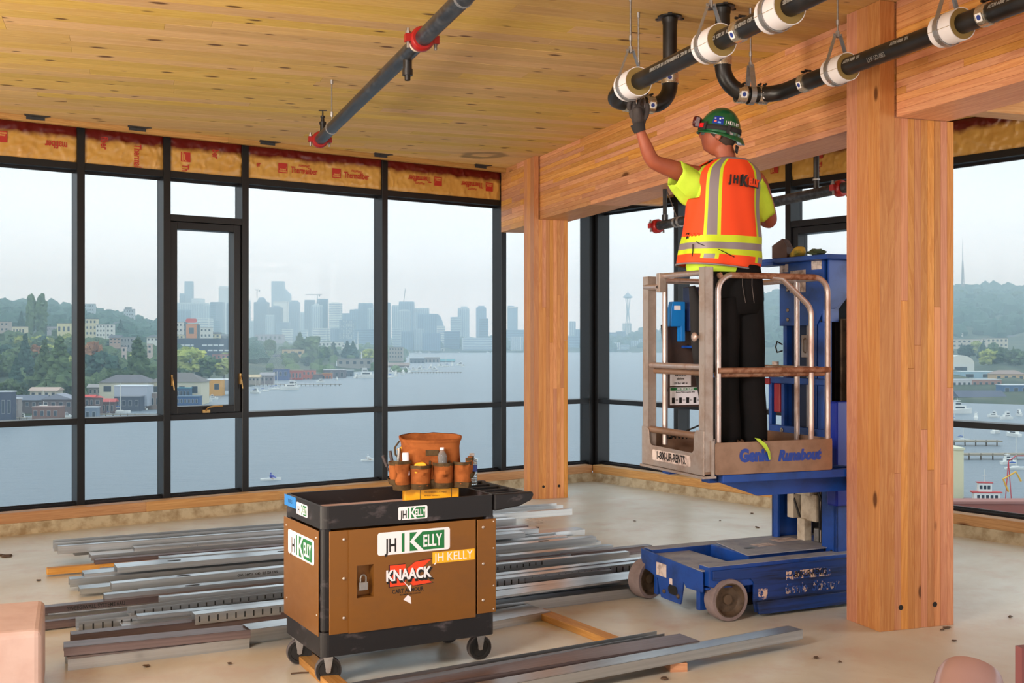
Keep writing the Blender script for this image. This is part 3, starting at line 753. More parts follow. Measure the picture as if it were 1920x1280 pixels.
c = Q0.lerp(Q1, .86); obj('drop', MB().tube([c, (c.x, c.y, CEIL)], .02, 10), M['iron'], e); obj('drop_collar', MB().cyl((c.x, c.y, c.z+.09), (c.x, c.y, c.z+.10), .026, 12), M['gal'], e)
c = Q0.lerp(Q1, .12); mb = MB(); A = along(c, c+d)
for i in range(2): mb.lathe([(.037, -.012), (.043, -.012), (.043, .012), (.037, .012)], 18, A @ T(0, 0, i*.05))
obj('hanger_ring', mb, M['gal'], e); obj('brace_wire', MB().tube([c+Vector((0, 0, .05)), c+Vector((-.10, .35, .5))], .004, 6), M['steel'], e)
# ---------------------------------------------------------------- loose steel studs, tracks and timber on the floor
def studmat(name, c1, c2, rough, metal=.85):
    m, t, b = new_mat(name); oi = t.nodes.new('ShaderNodeObjectInfo')
    n = noise_t(t, coords(t, scale=(.4, 60, 60), rand=True), 1.6, 3, .5)
    n2 = noise_t(t, coords(t, scale=(3, 8, 8), rand=True), 3, 7, .7)
    col = mixc(t, sRGB(*c1), sRGB(*c2), ramp(t, n, [(.2, (0, 0, 0)), (.8, (1, 1, 1))]))
    col = mixc(t, col, sRGB(128, 104, 88), ramp(t, n2, [(.6, (0, 0, 0)), (.8, (.3, .3, .3))]))
    hs = nd(t, 'ShaderNodeHueSaturation'); t.links.new(col, hs.inputs['Color'])
    t.links.new(mth(t, 'ADD', mth(t, 'MULTIPLY', oi.outputs['Random'], .35), .75), hs.inputs['Value'])
    t.links.new(hs.outputs[0], b.inputs['Base Color']); b.inputs['Metallic'].default_value = metal
    t.links.new(mth(t, 'ADD', mth(t, 'MULTIPLY', n2, .12), rough), b.inputs['Roughness']); return m
M['zinc'] = studmat('zinc_stud', (218, 222, 226), (184, 190, 196), .24, .9)
M['dull'] = studmat('dusty_stud', (142, 124, 122), (104, 90, 92), .32, .7)
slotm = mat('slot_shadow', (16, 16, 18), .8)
def stud(p0, p1, zt, w, h, kind, label, m='zinc', name='steel_stud', slots=0, holes=0, txt=None, zr=None):
    """p0, p1: picture points of the top front edge; w across, h high; kind: up, down, side"""
    w *= 1.35; h *= 1.25
    a = G(*p0, zt); b = G(*p1, zt if zr is None else zr); d = (b-a); L_ = d.length; x = d.normalized(); y = Vector((-x.y, x.x, 0)).normalized(); z = x.cross(y)
    e = empty(name, frame(a, x, y, z)); tag(e, label, 'stud' if name == 'steel_stud' else 'track', 'loose steel studs and tracks on the floor')
    t = .0016; mb = MB(); l = .012
    if kind == 'down':   # web on top, flanges hanging
        mb.box((0, 0, -t), (L_, w, 0)).box((0, 0, -h), (L_, t, 0)).box((0, w-t, -h), (L_, w, 0)).box((0, 0, -h), (L_, l, -h+t)).box((0, w-l, -h), (L_, w, -h+t))
    elif kind == 'up':   # web below, flanges standing
        mb.box((0, 0, -h), (L_, w, -h+t)).box((0, 0, -h), (L_, t, 0)).box((0, w-t, -h), (L_, w, 0))
        if name == 'steel_stud': mb.box((0, 0, -t), (L_, l, 0)).box((0, w-l, -t), (L_, w, 0))
    else:                # web standing at the back, flanges lying towards the viewer
        mb.box((0, w-t, -h), (L_, w, 0)).box((0, 0, -t), (L_, w, 0)).box((0, 0, -h), (L_, w, -h+t)).box((0, 0, -l), (L_, t, 0)).box((0, 0, -h), (L_, t, -h+l))
    obj('channel', mb, M[m], e)
    if slots:
        mb = MB(); n = int(L_/.05)
        for i in range(n): mb.box((.02+i*.05, -.0008, -h*.78), (.028+i*.05, .0, -h*.22))
        obj('slots', mb, slotm, e)['kind'] = 'stuff'
    for i in range(holes):
        hx = L_*(i+.5)/holes; obj('punched_hole', MB().prism(rpoly(.09, .036, .0178, 5, hx, w/2), .0006, z0=0), slotm, e)
    if txt: text(txt[0], txt[1], M[txt[3]] if len(txt) > 3 else M['ink'], e, T(L_*txt[2], -.0006, -h*.5) @ R('X', 90), .0002, .0006, .8, 'LEFT', 'stamped_print')
    return e
st = 'steel stud '
stud((102, 1017), (1056, 946), .16, .09, .05, 'up', 'open steel track lying farthest back of the pile', slots=0, name='steel_track')
stud((109, 1024), (1073, 953), .15, .03, .045, 'down', 'narrow steel stud leaning before the farthest track')
stud((252, 1027), (968, 972), .12, .06, .042, 'down', 'steel stud with a torn white label and pencil marks', txt=('/ / N    L', .03, .12))
stud((171, 1041), (963, 976), .10, .10, .03, 'down', 'steel stud whose bright end sticks out under the labelled one', holes=3)
stud((178, 1050), (991, 985), .085, .05, .035, 'down', 'dark steel stud with a folded lip below the bright one', 'dull')
stud((220, 1064), (985, 998), .125, .12, .03, 'down', 'wide steel stud with oval punched holes', holes=4)
stud((158, 1076), (1097, 992), .09, .10, .034, 'down', 'steel stud with a closed end box next to the wide one')
stud((131, 1086), (1065, 1005), .075, .07, .04, 'down', 'steel stud projecting left of the closed-end one')
stud((210, 1094), (1118, 1006), .125, .055, .042, 'down', 'bright silver steel stud with red and black lettering', holes=4, txt=('GWU 244721   G40   S25 324 37KSI', .022, .22))
stud((150, 1104), (1127, 1014), .055, .09, .03, 'down', 'steel stud with its cut end showing under the lettered one')
stud((196, 1115), (1050, 1032), .11, .045, .035, 'down', 'steel stud with a square end in the middle of the pile', holes=3)
stud((205, 1126), (1060, 1044), .08, .06, .035, 'down', 'smooth steel stud just below the square-ended one')
stud((42, 1143), (1223, 1022), .085, .05, .034, 'down', 'long dusty brown stud with bold black stencilling', 'dull', txt=('SWEEGIWALL SYSTEMS 6AU', .032, .055))
stud((55, 1157), (1218, 1036), .045, .05, .025, 'down', 'polished steel stud glinting beside the pink block')
stud((66, 1168), (1083, 1052), .05, .04, .035, 'down', 'flat steel stud resting on the floor beside the pink block', 'dull')
stud((245, 1143), (1083, 1042), .11, .06, .03, 'up', 'dark slotted track right below the stencilled stud', name='steel_track', slots=1)
stud((148, 1166), (1120, 1055), .075, .09, .05, 'up', 'slotted deflection track with a curled left end', name='steel_track', slots=1)
stud((258, 1155), (1148, 1068), .10, .05, .02, 'down', 'plain steel stud lying over the slotted tracks')
stud((366, 1152), (1219, 1052), .115, .06, .045, 'down', 'slotted track with black vertical slots', name='steel_track', slots=1)
stud((134, 1190), (1212, 1075), .07, .06, .05, 'down', 'dusty rounded stud along the front of the pile', 'dull')
stud((120, 1214), (470, 1180), .10, .09, .035, 'down', 'wide dusty purple-brown stud at the front left', 'dull')
stud((130, 1222), (468, 1187), .075, .03, .03, 'down', 'narrow ribbed stud nested below the dusty one', 'dull')
stud((127, 1236), (468, 1195), .055, .10, .05, 'down', 'frontmost left stud, its side seam facing the camera')
stud((470, 1180), (1208, 1081), .11, .10, .105, 'side', 'large open steel channel passing under the cart')
stud((560, 1178), (1205, 1100), .06, .08, .05, 'down', 'golden-lit wide stud in front of the blue lift', 'zinc')
stud((600, 1225), (1032, 1145), .045, .16, .04, 'down', 'short steel stud lying on the timber strip')
stud((600, 1298), (1246, 1187), .125, .045, .04, 'up', 'upright-lipped track with a torn corner, in front of the cart', name='steel_track', zr=.10)
stud((640, 1310), (1312, 1201), .10, .12, .03, 'down', 'dusty purple stud lying between the two front ones', 'dull')
stud((700, 1330), (1505, 1180), .095, .075, .04, 'down', 'nearest steel stud with a closed square end, resting on a timber block')
for q in [((140, 1032), (948, 962), .10, .05, .03, 'thin grey stud wedged behind the labelled stud'), ((300, 1046), (1010, 990), .13, .06, .03, 'stud lying on top of the wide one at the back'),
 ((190, 1070), (1052, 1000), .045, .09, .03, 'lower stud glimpsed under the wide punched one'), ((170, 1088), (1100, 1008), .05, .06, .03, 'half-buried stud left of the lettered one'),
 ((262, 1108), (1150, 1022), .105, .05, .03, 'stud resting on the lettered one near the cart'), ((300, 1120), (1180, 1034), .11, .04, .03, 'bright stud crossing the middle of the pile'),
 ((90, 1150), (1120, 1048), .05, .05, .03, 'dark stud under the stencilled one'), ((230, 1175), (1190, 1066), .05, .08, .03, 'flat stud under the slotted tracks'),
 ((160, 1198), (1160, 1090), .035, .09, .03, 'bottom stud of the front bundle'), ((560, 1120), (1216, 1046), .12, .05, .03, 'bright short stud at the right of the pile'), ((600, 1145), (1200, 1074), .10, .06, .03, 'smooth bright stud in front of the slotted one')]:
    stud(q[0], q[1], q[2], q[3], q[4], 'down', q[5])
# timber
def board(a, b, w, h, label, zt=None):
    """a, b: picture points of its near top edge"""
    zt = zt or h; A = G(*a, zt); B = G(*b, zt); x = (B-A).normalized(); y = Vector((-x.y, x.x, 0))
    o = obj('timber_strip', MB().box((0, 0, -h), ((B-A).length, w, 0)), M['lumber'], None, frame(A, x, y), bevel=.003, seg=1); tag(o, label, 'timber'); return o
board((88, 1066), (330, 1046), .06, .045, 'pale timber strip poking out left from under the studs', .055)
x_ = board((1175, 1198), (1020, 1140), .085, .038, 'timber strip on the floor between pile and front studs')
board((665, 1290), (575, 1212), .085, .038, 'timber strip under the cart between its wheels')
b_ = obj('timber_block', MB().box((0, 0, 0), (.085, .2, .042)), M['lumber'], None, T(*G(1257, 1260)) @ R('Z', 8)); tag(b_, 'small reddish timber block propping the nearest stud', 'timber')
# pale pink block at the left edge
pk = worn('pink_block', (206, 180, 174), (186, 152, 144), 5, .5, .8, bmp=.2)
A = G(72, 1280); top = .40
e_ = obj('gypsum_block', MB().box((-.95, 0, 0), (0, .62, .362)), pk, None, frame(Vector((-2.02, 4.86, 0)), Vector((.93, .36, 0)).normalized(), Vector((-.36, .93, 0)).normalized()), bevel=.03, seg=3); tag(e_, 'pale pink rounded block cut by the left picture edge', 'block')
# plastic roll and red-brown board at the right
def roll():
    m = mat('milky_plastic_wrap', (170, 140, 142), .22, 0, .7)
    ax = Vector((.42, .62, .66)).normalized(); a = P(1824, 1254, 2.15)
    mb = MB(); A = along(a-ax*.60, a+ax*.05)
    mb.lathe([(.060, 0), (.062, .02), (.062, .55), (.060, .575), (.054, .59), (.03, .598), (0, .60)], 40, A)
    o = obj('wrapped_roll', mb, m, None, smooth=True); tag(o, 'shiny roll wrapped in milky plastic at the lower right', 'roll')
roll()
o = obj('leaning_board', MB().box((0, 0, 0), (.5, .03, .62)), mat('red_brown_board', (140, 84, 88), .5), None, frame(Vector((1.632, 3.62, 0)), Vector((.95, .3, 0)).normalized(), Vector((-.3, .95, 0)).normalized())); tag(o, 'dull red board standing at the right picture edge', 'board')
# crumbs and scraps on the floor
sc_m = mat('floor_scrap', (86, 66, 50), .8); r = random.Random(11)
for i, (px, py, s, lb) in enumerate([(12,1042,1.6,'large dark crumb near the window wall at the frame edge'),(4,1040,1.2,'dark crumb cut by the frame edge'),(72,1087,.7,'small crumb left of the pale timber strip'),(275,1247,.8,'crumb in front of the frontmost left stud'),(1246,1271,.8,'crumb beside the reddish timber block'),(1420,988,.8,'crumb on the floor behind the lift base'),(1410,962,.7,'blue-grey crumb near the far curb'),(1530,1232,.7,'crumb right of the closed stud end'),(1575,1240,.5,'tiny crumb in front of the massive column'),(1190,976,.5,'tiny crumb in the open floor left of the lift'),(1005,989,.9,'crumb just past the back studs'),(1895,1155,.6,'crumb right of the massive column'),(1790,1200,.5,'crumb close before the column corner'),(430,1243,.5,'crumb in front of the left stud bundle'),(1350,975,.5,'tiny crumb in the pale floor before the curb'),(1775,1176,.7,'crumb touching the column right corner'),(1768,1180,.5,'second crumb at the column right corner')]):
    mb = MB().ball((0, 0, 0), .02*s, 7, 0, (1.4, 1, .35), 1.0, i); o = obj('floor_scrap', mb, sc_m, None, T(*G(px, py, .006)) @ R('Z', r.uniform(0, 180)))
    tag(o, lb, 'debris', 'scraps on the floor')
mb = MB().tube([(0, 0, .004), (.05, .012, .006), (.11, .02, .004), (.16, .05, .012)], .004, 6).box((.14, .03, .002), (.19, .06, .008))
o = obj('bent_wire', mb, sc_m, None, T(*G(545, 1264))); tag(o, 'bent dark wire scrap left of the cart front wheel', 'debris')
# ---------------------------------------------------------------- armoured service cart
CO = Vector((-.863, 5.307, 0)); ca = math.radians(28.7)
FC = frame(CO, Vector((math.cos(ca), math.sin(ca), 0)), Vector((-math.sin(ca), math.cos(ca), 0)))
cx_, cy0 = FC.col[0].xyz, FC.col[1].xyz
def on_front(px, py, y=-.115):
    k = (px-960)/F; o = CO+cy0*y; t = (k*o.y-o.x)/(cx_.x-k*cx_.y); q = o+cx_*t; return t, EYE-(py-640)/F*q.y
def on_side(px, py, x=-.075):
    k = (px-960)/F; o = CO+cx_*x; t = (k*o.y-o.x)/(cy0.x-k*cy0.y); q = o+cy0*t; return t, EYE-(py-640)/F*q.y
X0, X1, Y0_, Y1_ = -.07, .83, -.11, .44
tub = worn('scuffed_black_plastic', (20, 17, 20), (104, 94, 98), 7, .7, .5, 0, (1, 1, 2), lo=.56, hi=.74, bmp=.1)
brown = worn('bronze_painted_steel', (134, 86, 32), (112, 70, 26), 2.2, .8, .33, .25, (.6, .6, 1), bmp=.02, spec=.6)
seamm = mat('rivet', (200, 186, 176), .3, .6); green = mat('sign_green', (24, 112, 58), .45); signw = mat('sign_white', (238, 232, 238), .4); signk = mat('sign_black', (24, 22, 22), .5)
cart = empty('tool_cart', FC); tag(cart, 'bronze-brown armoured tool cart with black tub tops and white and green stickers', 'cart')
# base tub
def tubring(z0, z1, x0, x1, y0, y1, t, floor, r=.035):
    mb = MB(); o = rpoly(x1-x0, y1-y0, r, 5, (x0+x1)/2, (y0+y1)/2); i = rpoly(x1-x0-2*t, y1-y0-2*t, r*.7, 5, (x0+x1)/2, (y0+y1)/2); n = len(o)
    vs = [(x, y, z0) for x, y in o]+[(x, y, z1) for x, y in o]+[(x, y, z1) for x, y in i]+[(x, y, floor) for x, y in i]
    fs = [(k, (k+1) % n, n+(k+1) % n, n+k) for k in range(n)]+[(n+k, n+(k+1) % n, 2*n+(k+1) % n, 2*n+k) for k in range(n)]+[(2*n+k, 2*n+(k+1) % n, 3*n+(k+1) % n, 3*n+k) for k in range(n)]
    fs += [tuple(3*n+k for k in range(n)), tuple(range(n-1, -1, -1))]
    return mb.add(vs, fs)
mb = tubring(.15, .262, X0, X1, Y0_, Y1_, .02, .17); obj('base_tub', mb, tub, cart)
obj('corner_leg', MB().box((X0+.004, Y0_+.004, .26), (X0+.05, Y0_+.05, .745)), tub, cart, bevel=.012)
obj('corner_leg', MB().box((X1-.05, Y0_+.004, .26), (X1-.004, Y0_+.05, .745)), tub, cart, bevel=.012)
obj('corner_leg', MB().box((X0+.004, Y1_-.05, .26), (X0+.05, Y1_-.004, .745)), tub, cart, bevel=.012)
obj('corner_leg', MB().box((X1-.05, Y1_-.05, .26), (X1-.004, Y1_-.004, .745)), tub, cart, bevel=.012)
tray = obj('top_tray', tubring(.738, .842, X0, X1, Y0_, Y1_, .016, .772), tub, cart)
obj('dusty_liner', MB().box((X0+.02, Y0_+.02, .772), (X1-.02, Y1_-.02, .7735)), mat('pink_dust', (196, 166, 158), .9), tray)
# handle shelf with slots
prof = [(X1-.005, .76), (X1+.14, .775), (X1+.205, .800), (X1+.22, .825), (X1+.215, .842), (X1-.005, .842)]
A = Matrix(((1, 0, 0, 0), (0, 0, -1, 0), (0, 1, 0, 0), (0, 0, 0, 1)))
hd = obj('handle', MB().prism(prof, .035, T(0, Y0_+.035, 0) @ A), tub, cart, bevel=.006)
obj('handle_cheek', MB().prism(prof, .035, T(0, Y1_, 0) @ A), tub, hd, bevel=.006)
for i in range(4): obj('rib', MB().box((X1-.002, Y0_+.10+i*.105, .79), (X1+.19, Y0_+.115+i*.105, .838)), tub, hd, bevel=.003)
obj('grip', MB().tube([(X1+.195, Y0_+.03, .822), (X1+.195, Y1_-.03, .822)], .019, 14), tub, hd, smooth=True)
obj('shelf', MB().box((X1-.002, Y0_+.03, .782), (X1+.18, Y1_-.03, .79)), tub, hd)
# steel panels
def xs(px): return on_front(px, 1075)[0]
a, b, c, d = xs(617.5), xs(653), xs(891), xs(894.5); f_ = xs(930)
zt, zb_ = .728, .252
obj('side_panel', MB().box((a, Y0_-.004, zb_), (b+.012, Y0_+.0, zt)), brown, cart, bevel=.002, label='left fixed front strip with rivets')
obj('side_panel', MB().box((d, Y0_-.006, zb_+.01), (f_, Y0_+.0, zt-.004)), brown, cart, bevel=.002, label='right fixed front strip with rivets')
sx0, sz1 = on_front(668.5, 1060); sx1, sz0 = on_front(700, 1118); sz0 = on_front(668, 1121)[1]
dm = MB(); Yd0, Yd1 = Y0_-.010, Y0_-.006
dm.box((b, Yd0, zb_-.002), (sx0, Yd1, zt)).box((sx1, Yd0, zb_-.002), (c, Yd1, zt)).box((sx0, Yd0, zb_-.002), (sx1, Yd1, sz0)).box((sx0, Yd0, sz1), (sx1, Yd1, zt))
door = obj('door', dm, brown, cart)
obj('lock_recess', MB().box((sx0-.004, Y0_+.05, sz0-.004), (sx1+.004, Y0_+.054, sz1+.004)).box((sx0-.004, Yd1, sz0-.004), (sx0, Y0_+.05, sz1)).box((sx1, Yd1, sz0), (sx1+.004, Y0_+.05, sz1)).box((sx0, Yd1, sz0-.004), (sx1, Y0_+.05, sz0)).box((sx0, Yd1, sz1), (sx1, Y0_+.05, sz1+.004)), brown, door)
pl = (sx0+sx1)/2-.008; pz = sz0+.055
lk = obj('padlock', MB().box((pl-.021, Y0_-.012, pz-.022), (pl+.021, Y0_+.006, pz+.016)), M['gal'], door, bevel=.003, label='laminated steel padlock')
obj('shackle', MB().tube([(pl-.014, Y0_-.003, pz+.012), (pl-.014, Y0_-.003, pz+.035), (pl-.008, Y0_-.003, pz+.047), (pl+.004, Y0_-.003, pz+.05), (pl+.013, Y0_-.003, pz+.04), (pl+.014, Y0_-.003, pz+.012)], .0042, 8), M['steel'], lk, smooth=True)
obj('back_panel', MB().box((X0+.02, Y1_-.004, zb_), (X1-.02, Y1_+.002, zt)), brown, cart)
obj('end_panel', MB().box((X1-.002, Y0_+.03, zb_), (X1+.004, Y1_-.03, zt)), brown, cart)
lf = obj('end_panel', MB().box((X0-.005, Y0_+.035, zb_-.01), (X0, Y1_+.004, zt+.0)), brown, cart, bevel=.002, label='left end panel with mirror-like sheen')
for px, pys in ((644.5, (1011, 1084, 1158)), (905.5, (988, 1056.5, 1124.5))):
    for py in pys:
        x, z = on_front(px, py); obj('rivet', MB().ball((x, Yd0+.002, z), .0075, 10, 0, (1, .6, 1)), seamm, cart, smooth=True)
for py in (977, 1027, 1097, 1141): x, z = on_front(925.5, py); obj('rivet', MB().ball((x, Y0_-.006, z), .0045, 8, 0, (1, .6, 1)), seamm, cart, smooth=True)
for px, py in ((537, 984), (593, 1008), (538, 1120), (594, 1153)): y, z = on_side(px, py); obj('rivet', MB().ball((X0-.006, y, z), .005, 8, 0, (.6, 1, 1)), seamm, cart, smooth=True)
# stickers
def kelly(parent, Mx, W, H, dark=None):
    """white plate with the letters JH, a tall K and a green field"""
    e = obj('company_sticker', MB().prism(rpoly(W, H, H*.12), .0008, Mx), signw, parent, label='white and green company sticker')
    u = Mx @ T(0, 0, .0008)
    text('JH', H*.82, signk, e, u @ T(-W*.315, -H*.12, .0), .0003, H*.02, .66)
    obj('green_field', MB().box((-W*.175, -H*.42, 0), (-W*.135, H*.40, .0005), u).prism([(-W*.075, -H*.42), (W*.42, -H*.42), (W*.42, H*.40), (-W*.075, H*.40)], .0005, u), green, e)
    kk = MB().box((-W*.125, -H*.42, .0005), (-W*.065, H*.42, .0011), u)
    kk.prism([(-W*.065, -H*.02), (W*.045, H*.42), (W*.115, H*.42), (-W*.005, H*.03), (W*.13, -H*.42), (W*.055, -H*.42), (-W*.045, -H*.06)], .0006, u, z0=.0005)
    obj('letter_k', kk, signw, e)
    text('ELLY', H*.74, signw, e, u @ T(W*.25, -H*.05, .0006), .0003, H*.018, .60)
    return e
RF = R('X', 90)          # local xy of a sign onto the front face
def front_place(px0, py0, px1, py1):
    xa, za = on_front(px0, py0); xb, zb2 = on_front(px1, py1); return xa, za, xb, zb2
xa = on_front(707, 1020)[0]; xb = on_front(842.5, 1007)[0]; zc = on_front(775, 1014)[1]
kelly(door, T((xa+xb)/2, Yd0-.0003, zc) @ RF, xb-xa, .107)
xa = on_front(747.5, 960)[0]; xb = on_front(802, 960)[0]; zc = on_front(775, 961)[1]
kelly(cart, T((xa+xb)/2, Y0_-.0006, zc) @ RF, xb-xa, .062)
RS = Matrix(((0, 0, -1, 0), (-1, 0, 0, 0), (0, 1, 0, 0), (0, 0, 0, 1)))   # onto the left end face
ya = on_side(541, 1020)[0]; yb = on_side(589.5, 1020)[0]; zc = (on_side(541, 1005)[1]+on_side(589, 1045)[1])/2
kelly(cart, T(X0-.0062, (ya+yb)/2, zc+.0) @ RS, abs(ya-yb), .118)
ya = on_side(555, 955)[0]; yb = on_side(575, 960)[0]; zc = on_side(565, 955.5)[1]
kelly(cart, T(X0-.001, (ya+yb)/2, zc) @ RS, abs(ya-yb), .058)
ya = on_side(532, 938)[0]; yb = on_side(553, 945)[0]; zc = on_side(543, 940)[1]
bt = obj('blue_tape', MB().box((X0-.0012, min(ya, yb), zc-.026), (X0, max(ya, yb), zc+.028)), mat('blue_tape', (40, 120, 190), .6), cart)
text('TOOLS', .026, signk, bt, T(X0-.0014, (ya+yb)/2, zc) @ RS, .0002, 0, .8)
xa = on_front(810, 1045)[0]; xb = on_front(889, 1038)[0]; zc = on_front(850, 1042)[1]
yl = obj('yellow_tape', MB().box((xa, Yd0-.0010, zc-.026), (xb, Yd0, zc+.028)), mat('yellow_tape', (242, 178, 30), .5), door)
text('JH KELLY', .058, signw, yl, T((xa+xb)/2, Yd0-.0012, zc) @ RF, .0002, 0, .88)
kx0 = on_front(712, 1080)[0]; kx1 = on_front(816, 1072)[0]; kz = on_front(764, 1076)[1]; W = kx1-kx0; ox = (kx0+kx1)/2
em = empty('maker_emblem', T(ox, Yd0-.0003, kz) @ RF, door)
og = mat('emblem_orange', (226, 66, 26), .5)
K = [(-W*.33, -.052), (-W*.33, .052), (-W*.06, .058), (-W*.06, .035), (W*.14, .062), (W*.42, .062), (W*.12, 0), (W*.44, -.05), (W*.10, -.062), (-W*.06, -.03), (-W*.06, -.045)]
K1 = [(-W*.33, -.05), (-W*.05, -.05), (-W*.05, .05), (-W*.33, .05)]
for nm, mm, g, z in (('emblem_edge', signk, 1.06, 0), ('emblem_field', og, 1.0, .0006)):
    o = MB().prism([(x*g, y*g) for x, y in K1], .0006, z0=z).prism([(x*g, y*g) for x, y in [(-W*.05, -.01), (W*.08, -.056), (W*.44, -.05), (W*.14, 0), (W*.42, .062), (W*.12, .056), (-W*.05, .022)]], .0006, z0=z)
    obj(nm, o, mm, em)
text('KNAACK', .070, signk, em, T(.006, -.009, .0014), .0003, .0062, .80, space=1.0); text('KNAACK', .070, signw, em, T(0, 0, .0024), .0003, .0026, .80, space=1.0)
text('CART ARMOUR', .027, signk, em, T(-.002, -.076, .0003), .0002, .0007, .85); text('MAXIMUM ELEC STORAGE', .009, signk, em, T(.01, -.094, .0003), .0002, .0002, 1)
obj('scuff', MB().prism([(-.025, -.118), (.015, -.142), (.012, -.108), (-.003, -.098)], .0006, z0=.0003).prism([(-.035, -.02), (.0, -.055), (.014, -.05), (.012, -.085), (-.01, -.05)], .0006, z0=.0026), signw, em, label='white scraped patch')
# castors
cz = .0615
for i, (wx, wy, yaw) in enumerate(((0, 0, -16), (.80, .01, -6), (-.02, .37, -10), (.80, .37, 0))):
    c = empty('castor', T(wx, wy, 0) @ R('Z', yaw), cart)
    obj('wheel', MB().lathe([(.0, -.012), (.042, -.012), (.044, -.016), (cz-.003, -.0165), (cz, -.012), (cz, .012), (cz-.003, .0165), (.044, .016), (.042, .012), (0, .012)], 36, T(0, 0, cz) @ R('X', 90)), [M['black']], c, smooth=True)
    obj('hub', MB().lathe([(.012, -.021), (.012, .021)], 14, T(0, 0, cz) @ R('X', 90), cap=True), M['gal'], c)
    obj('tread', MB().lathe([(.057, -.0172), (cz+.0006, -.0135), (cz+.0006, .0135), (.057, .0172)], 36, T(0, 0, cz) @ R('X', 90)), mat('grey_tread', (92, 84, 84), .7) if i == 0 else bpy.data.materials['grey_tread'], c, smooth=True)
    fk = MB()
    for s in (-1, 1): fk.prism([(-.009, cz-.008), (.009, cz-.008), (.024, .135), (-.024, .135)], .003, Matrix(((1, 0, 0, 0), (0, 0, -1, s*.024+.0015), (0, 1, 0, 0), (0, 0, 0, 1))))
    fk.box((-.036, -.03, .132), (.036, .03, .15)); obj('fork', fk, M['gal'], c)
# ---------------------------------------------------------------- yellow box, tool bag, bottles
ybm = mat('yellow_hard_box', (240, 170, 20), .45)
bx = FC @ T(.618, .2, .7735) @ R('Z', -20)
e = obj('parts_box', MB().box((-.138, -.08, 0), (.138, .08, .088)), ybm, None, bx, bevel=.006); tag(e, 'flat yellow printed box lying in the cart tray under the tool bag', 'box')
obj('black_band', MB().box((-.058, -.0812, 0), (-.055, -.08, .088)).box((.098, -.0812, 0), (.101, -.08, .088)), signk, e)
text('FASTENER ASSORTMENT', .013, signk, e, T(.02, -.0806, .068) @ RF, .0002, 0, .8); text('100 PIECES   CONTENTS', .009, signk, e, T(.0, -.0806, .05) @ RF, .0002, 0, .8)
canvas = worn('tan_canvas', (152, 86, 42), (112, 58, 28), 12, .7, .85, bmp=.35, spec=.15); trimm = worn('brown_webbing', (84, 66, 44), (54, 42, 30), 30, .6, .85, bmp=.3, spec=.1)
BM = bx @ T(0, 0, .09) @ S(1, 1, .90)
bag = empty('tool_bag', BM); tag(bag, 'orange-brown canvas bucket tool bag with open top and full pockets', 'bag')
def bagring(a, b, z, n=40, wob=.004, sq=3.2, seed=0, dx=0):
    out = []
    for i in range(n):
        th = 2*PI*i/n; c, s = math.cos(th), math.sin(th); r_ = (abs(c)**sq+abs(s)**sq)**(-1/sq)
        k = 1+wob*8*noise.noise(Vector((c*2.1, s*2.1, z*9+seed))); out.append((a*c*r_*k+dx, b*s*r_*k, z+.004*noise.noise(Vector((c*3, s*3, seed+9)))+(.010*s*max(0, (z-.15)/.12))))
    return out
def loft(mb, rings, mi=0, cap=True):
    n = len(rings[0]); vs = [p for r_ in rings for p in r_]; fs = []
    for i in range(len(rings)-1):
        for k in range(n): fs.append((i*n+k, i*n+(k+1) % n, (i+1)*n+(k+1) % n, (i+1)*n+k))
    if cap: fs.append(tuple(range(n-1, -1, -1)))
    return mb.add(vs, fs, None, mi)
loft(mb := MB(), [bagring(.150, .105, 0), bagring(.158, .112, .03), bagring(.155, .108, .10), bagring(.150, .104, .18), bagring(.148, .100, .23), bagring(.152, .104, .262), bagring(.156, .107, .275), bagring(.150, .101, .276), bagring(.140, .092, .20), bagring(.138, .09, .05)])
obj('bag_body', mb, canvas, bag, smooth=True)
obj('rim_band', loft(MB(), [bagring(.1555, .1075, .262, seed=0), bagring(.159, .110, .278), bagring(.152, .103, .281)], cap=False), canvas, bag, smooth=True)
obj('base_band', loft(MB(), [bagring(.152, .107, -.002), bagring(.164, .118, .015), bagring(.168, .121, .045), bagring(.16, .113, .052)]), trimm, bag, smooth=True)
obj('name_patch', MB().box((-.032, -.108, .182), (.034, -.100, .214)), trimm, bag, bevel=.002, label='brown sewn name patch')
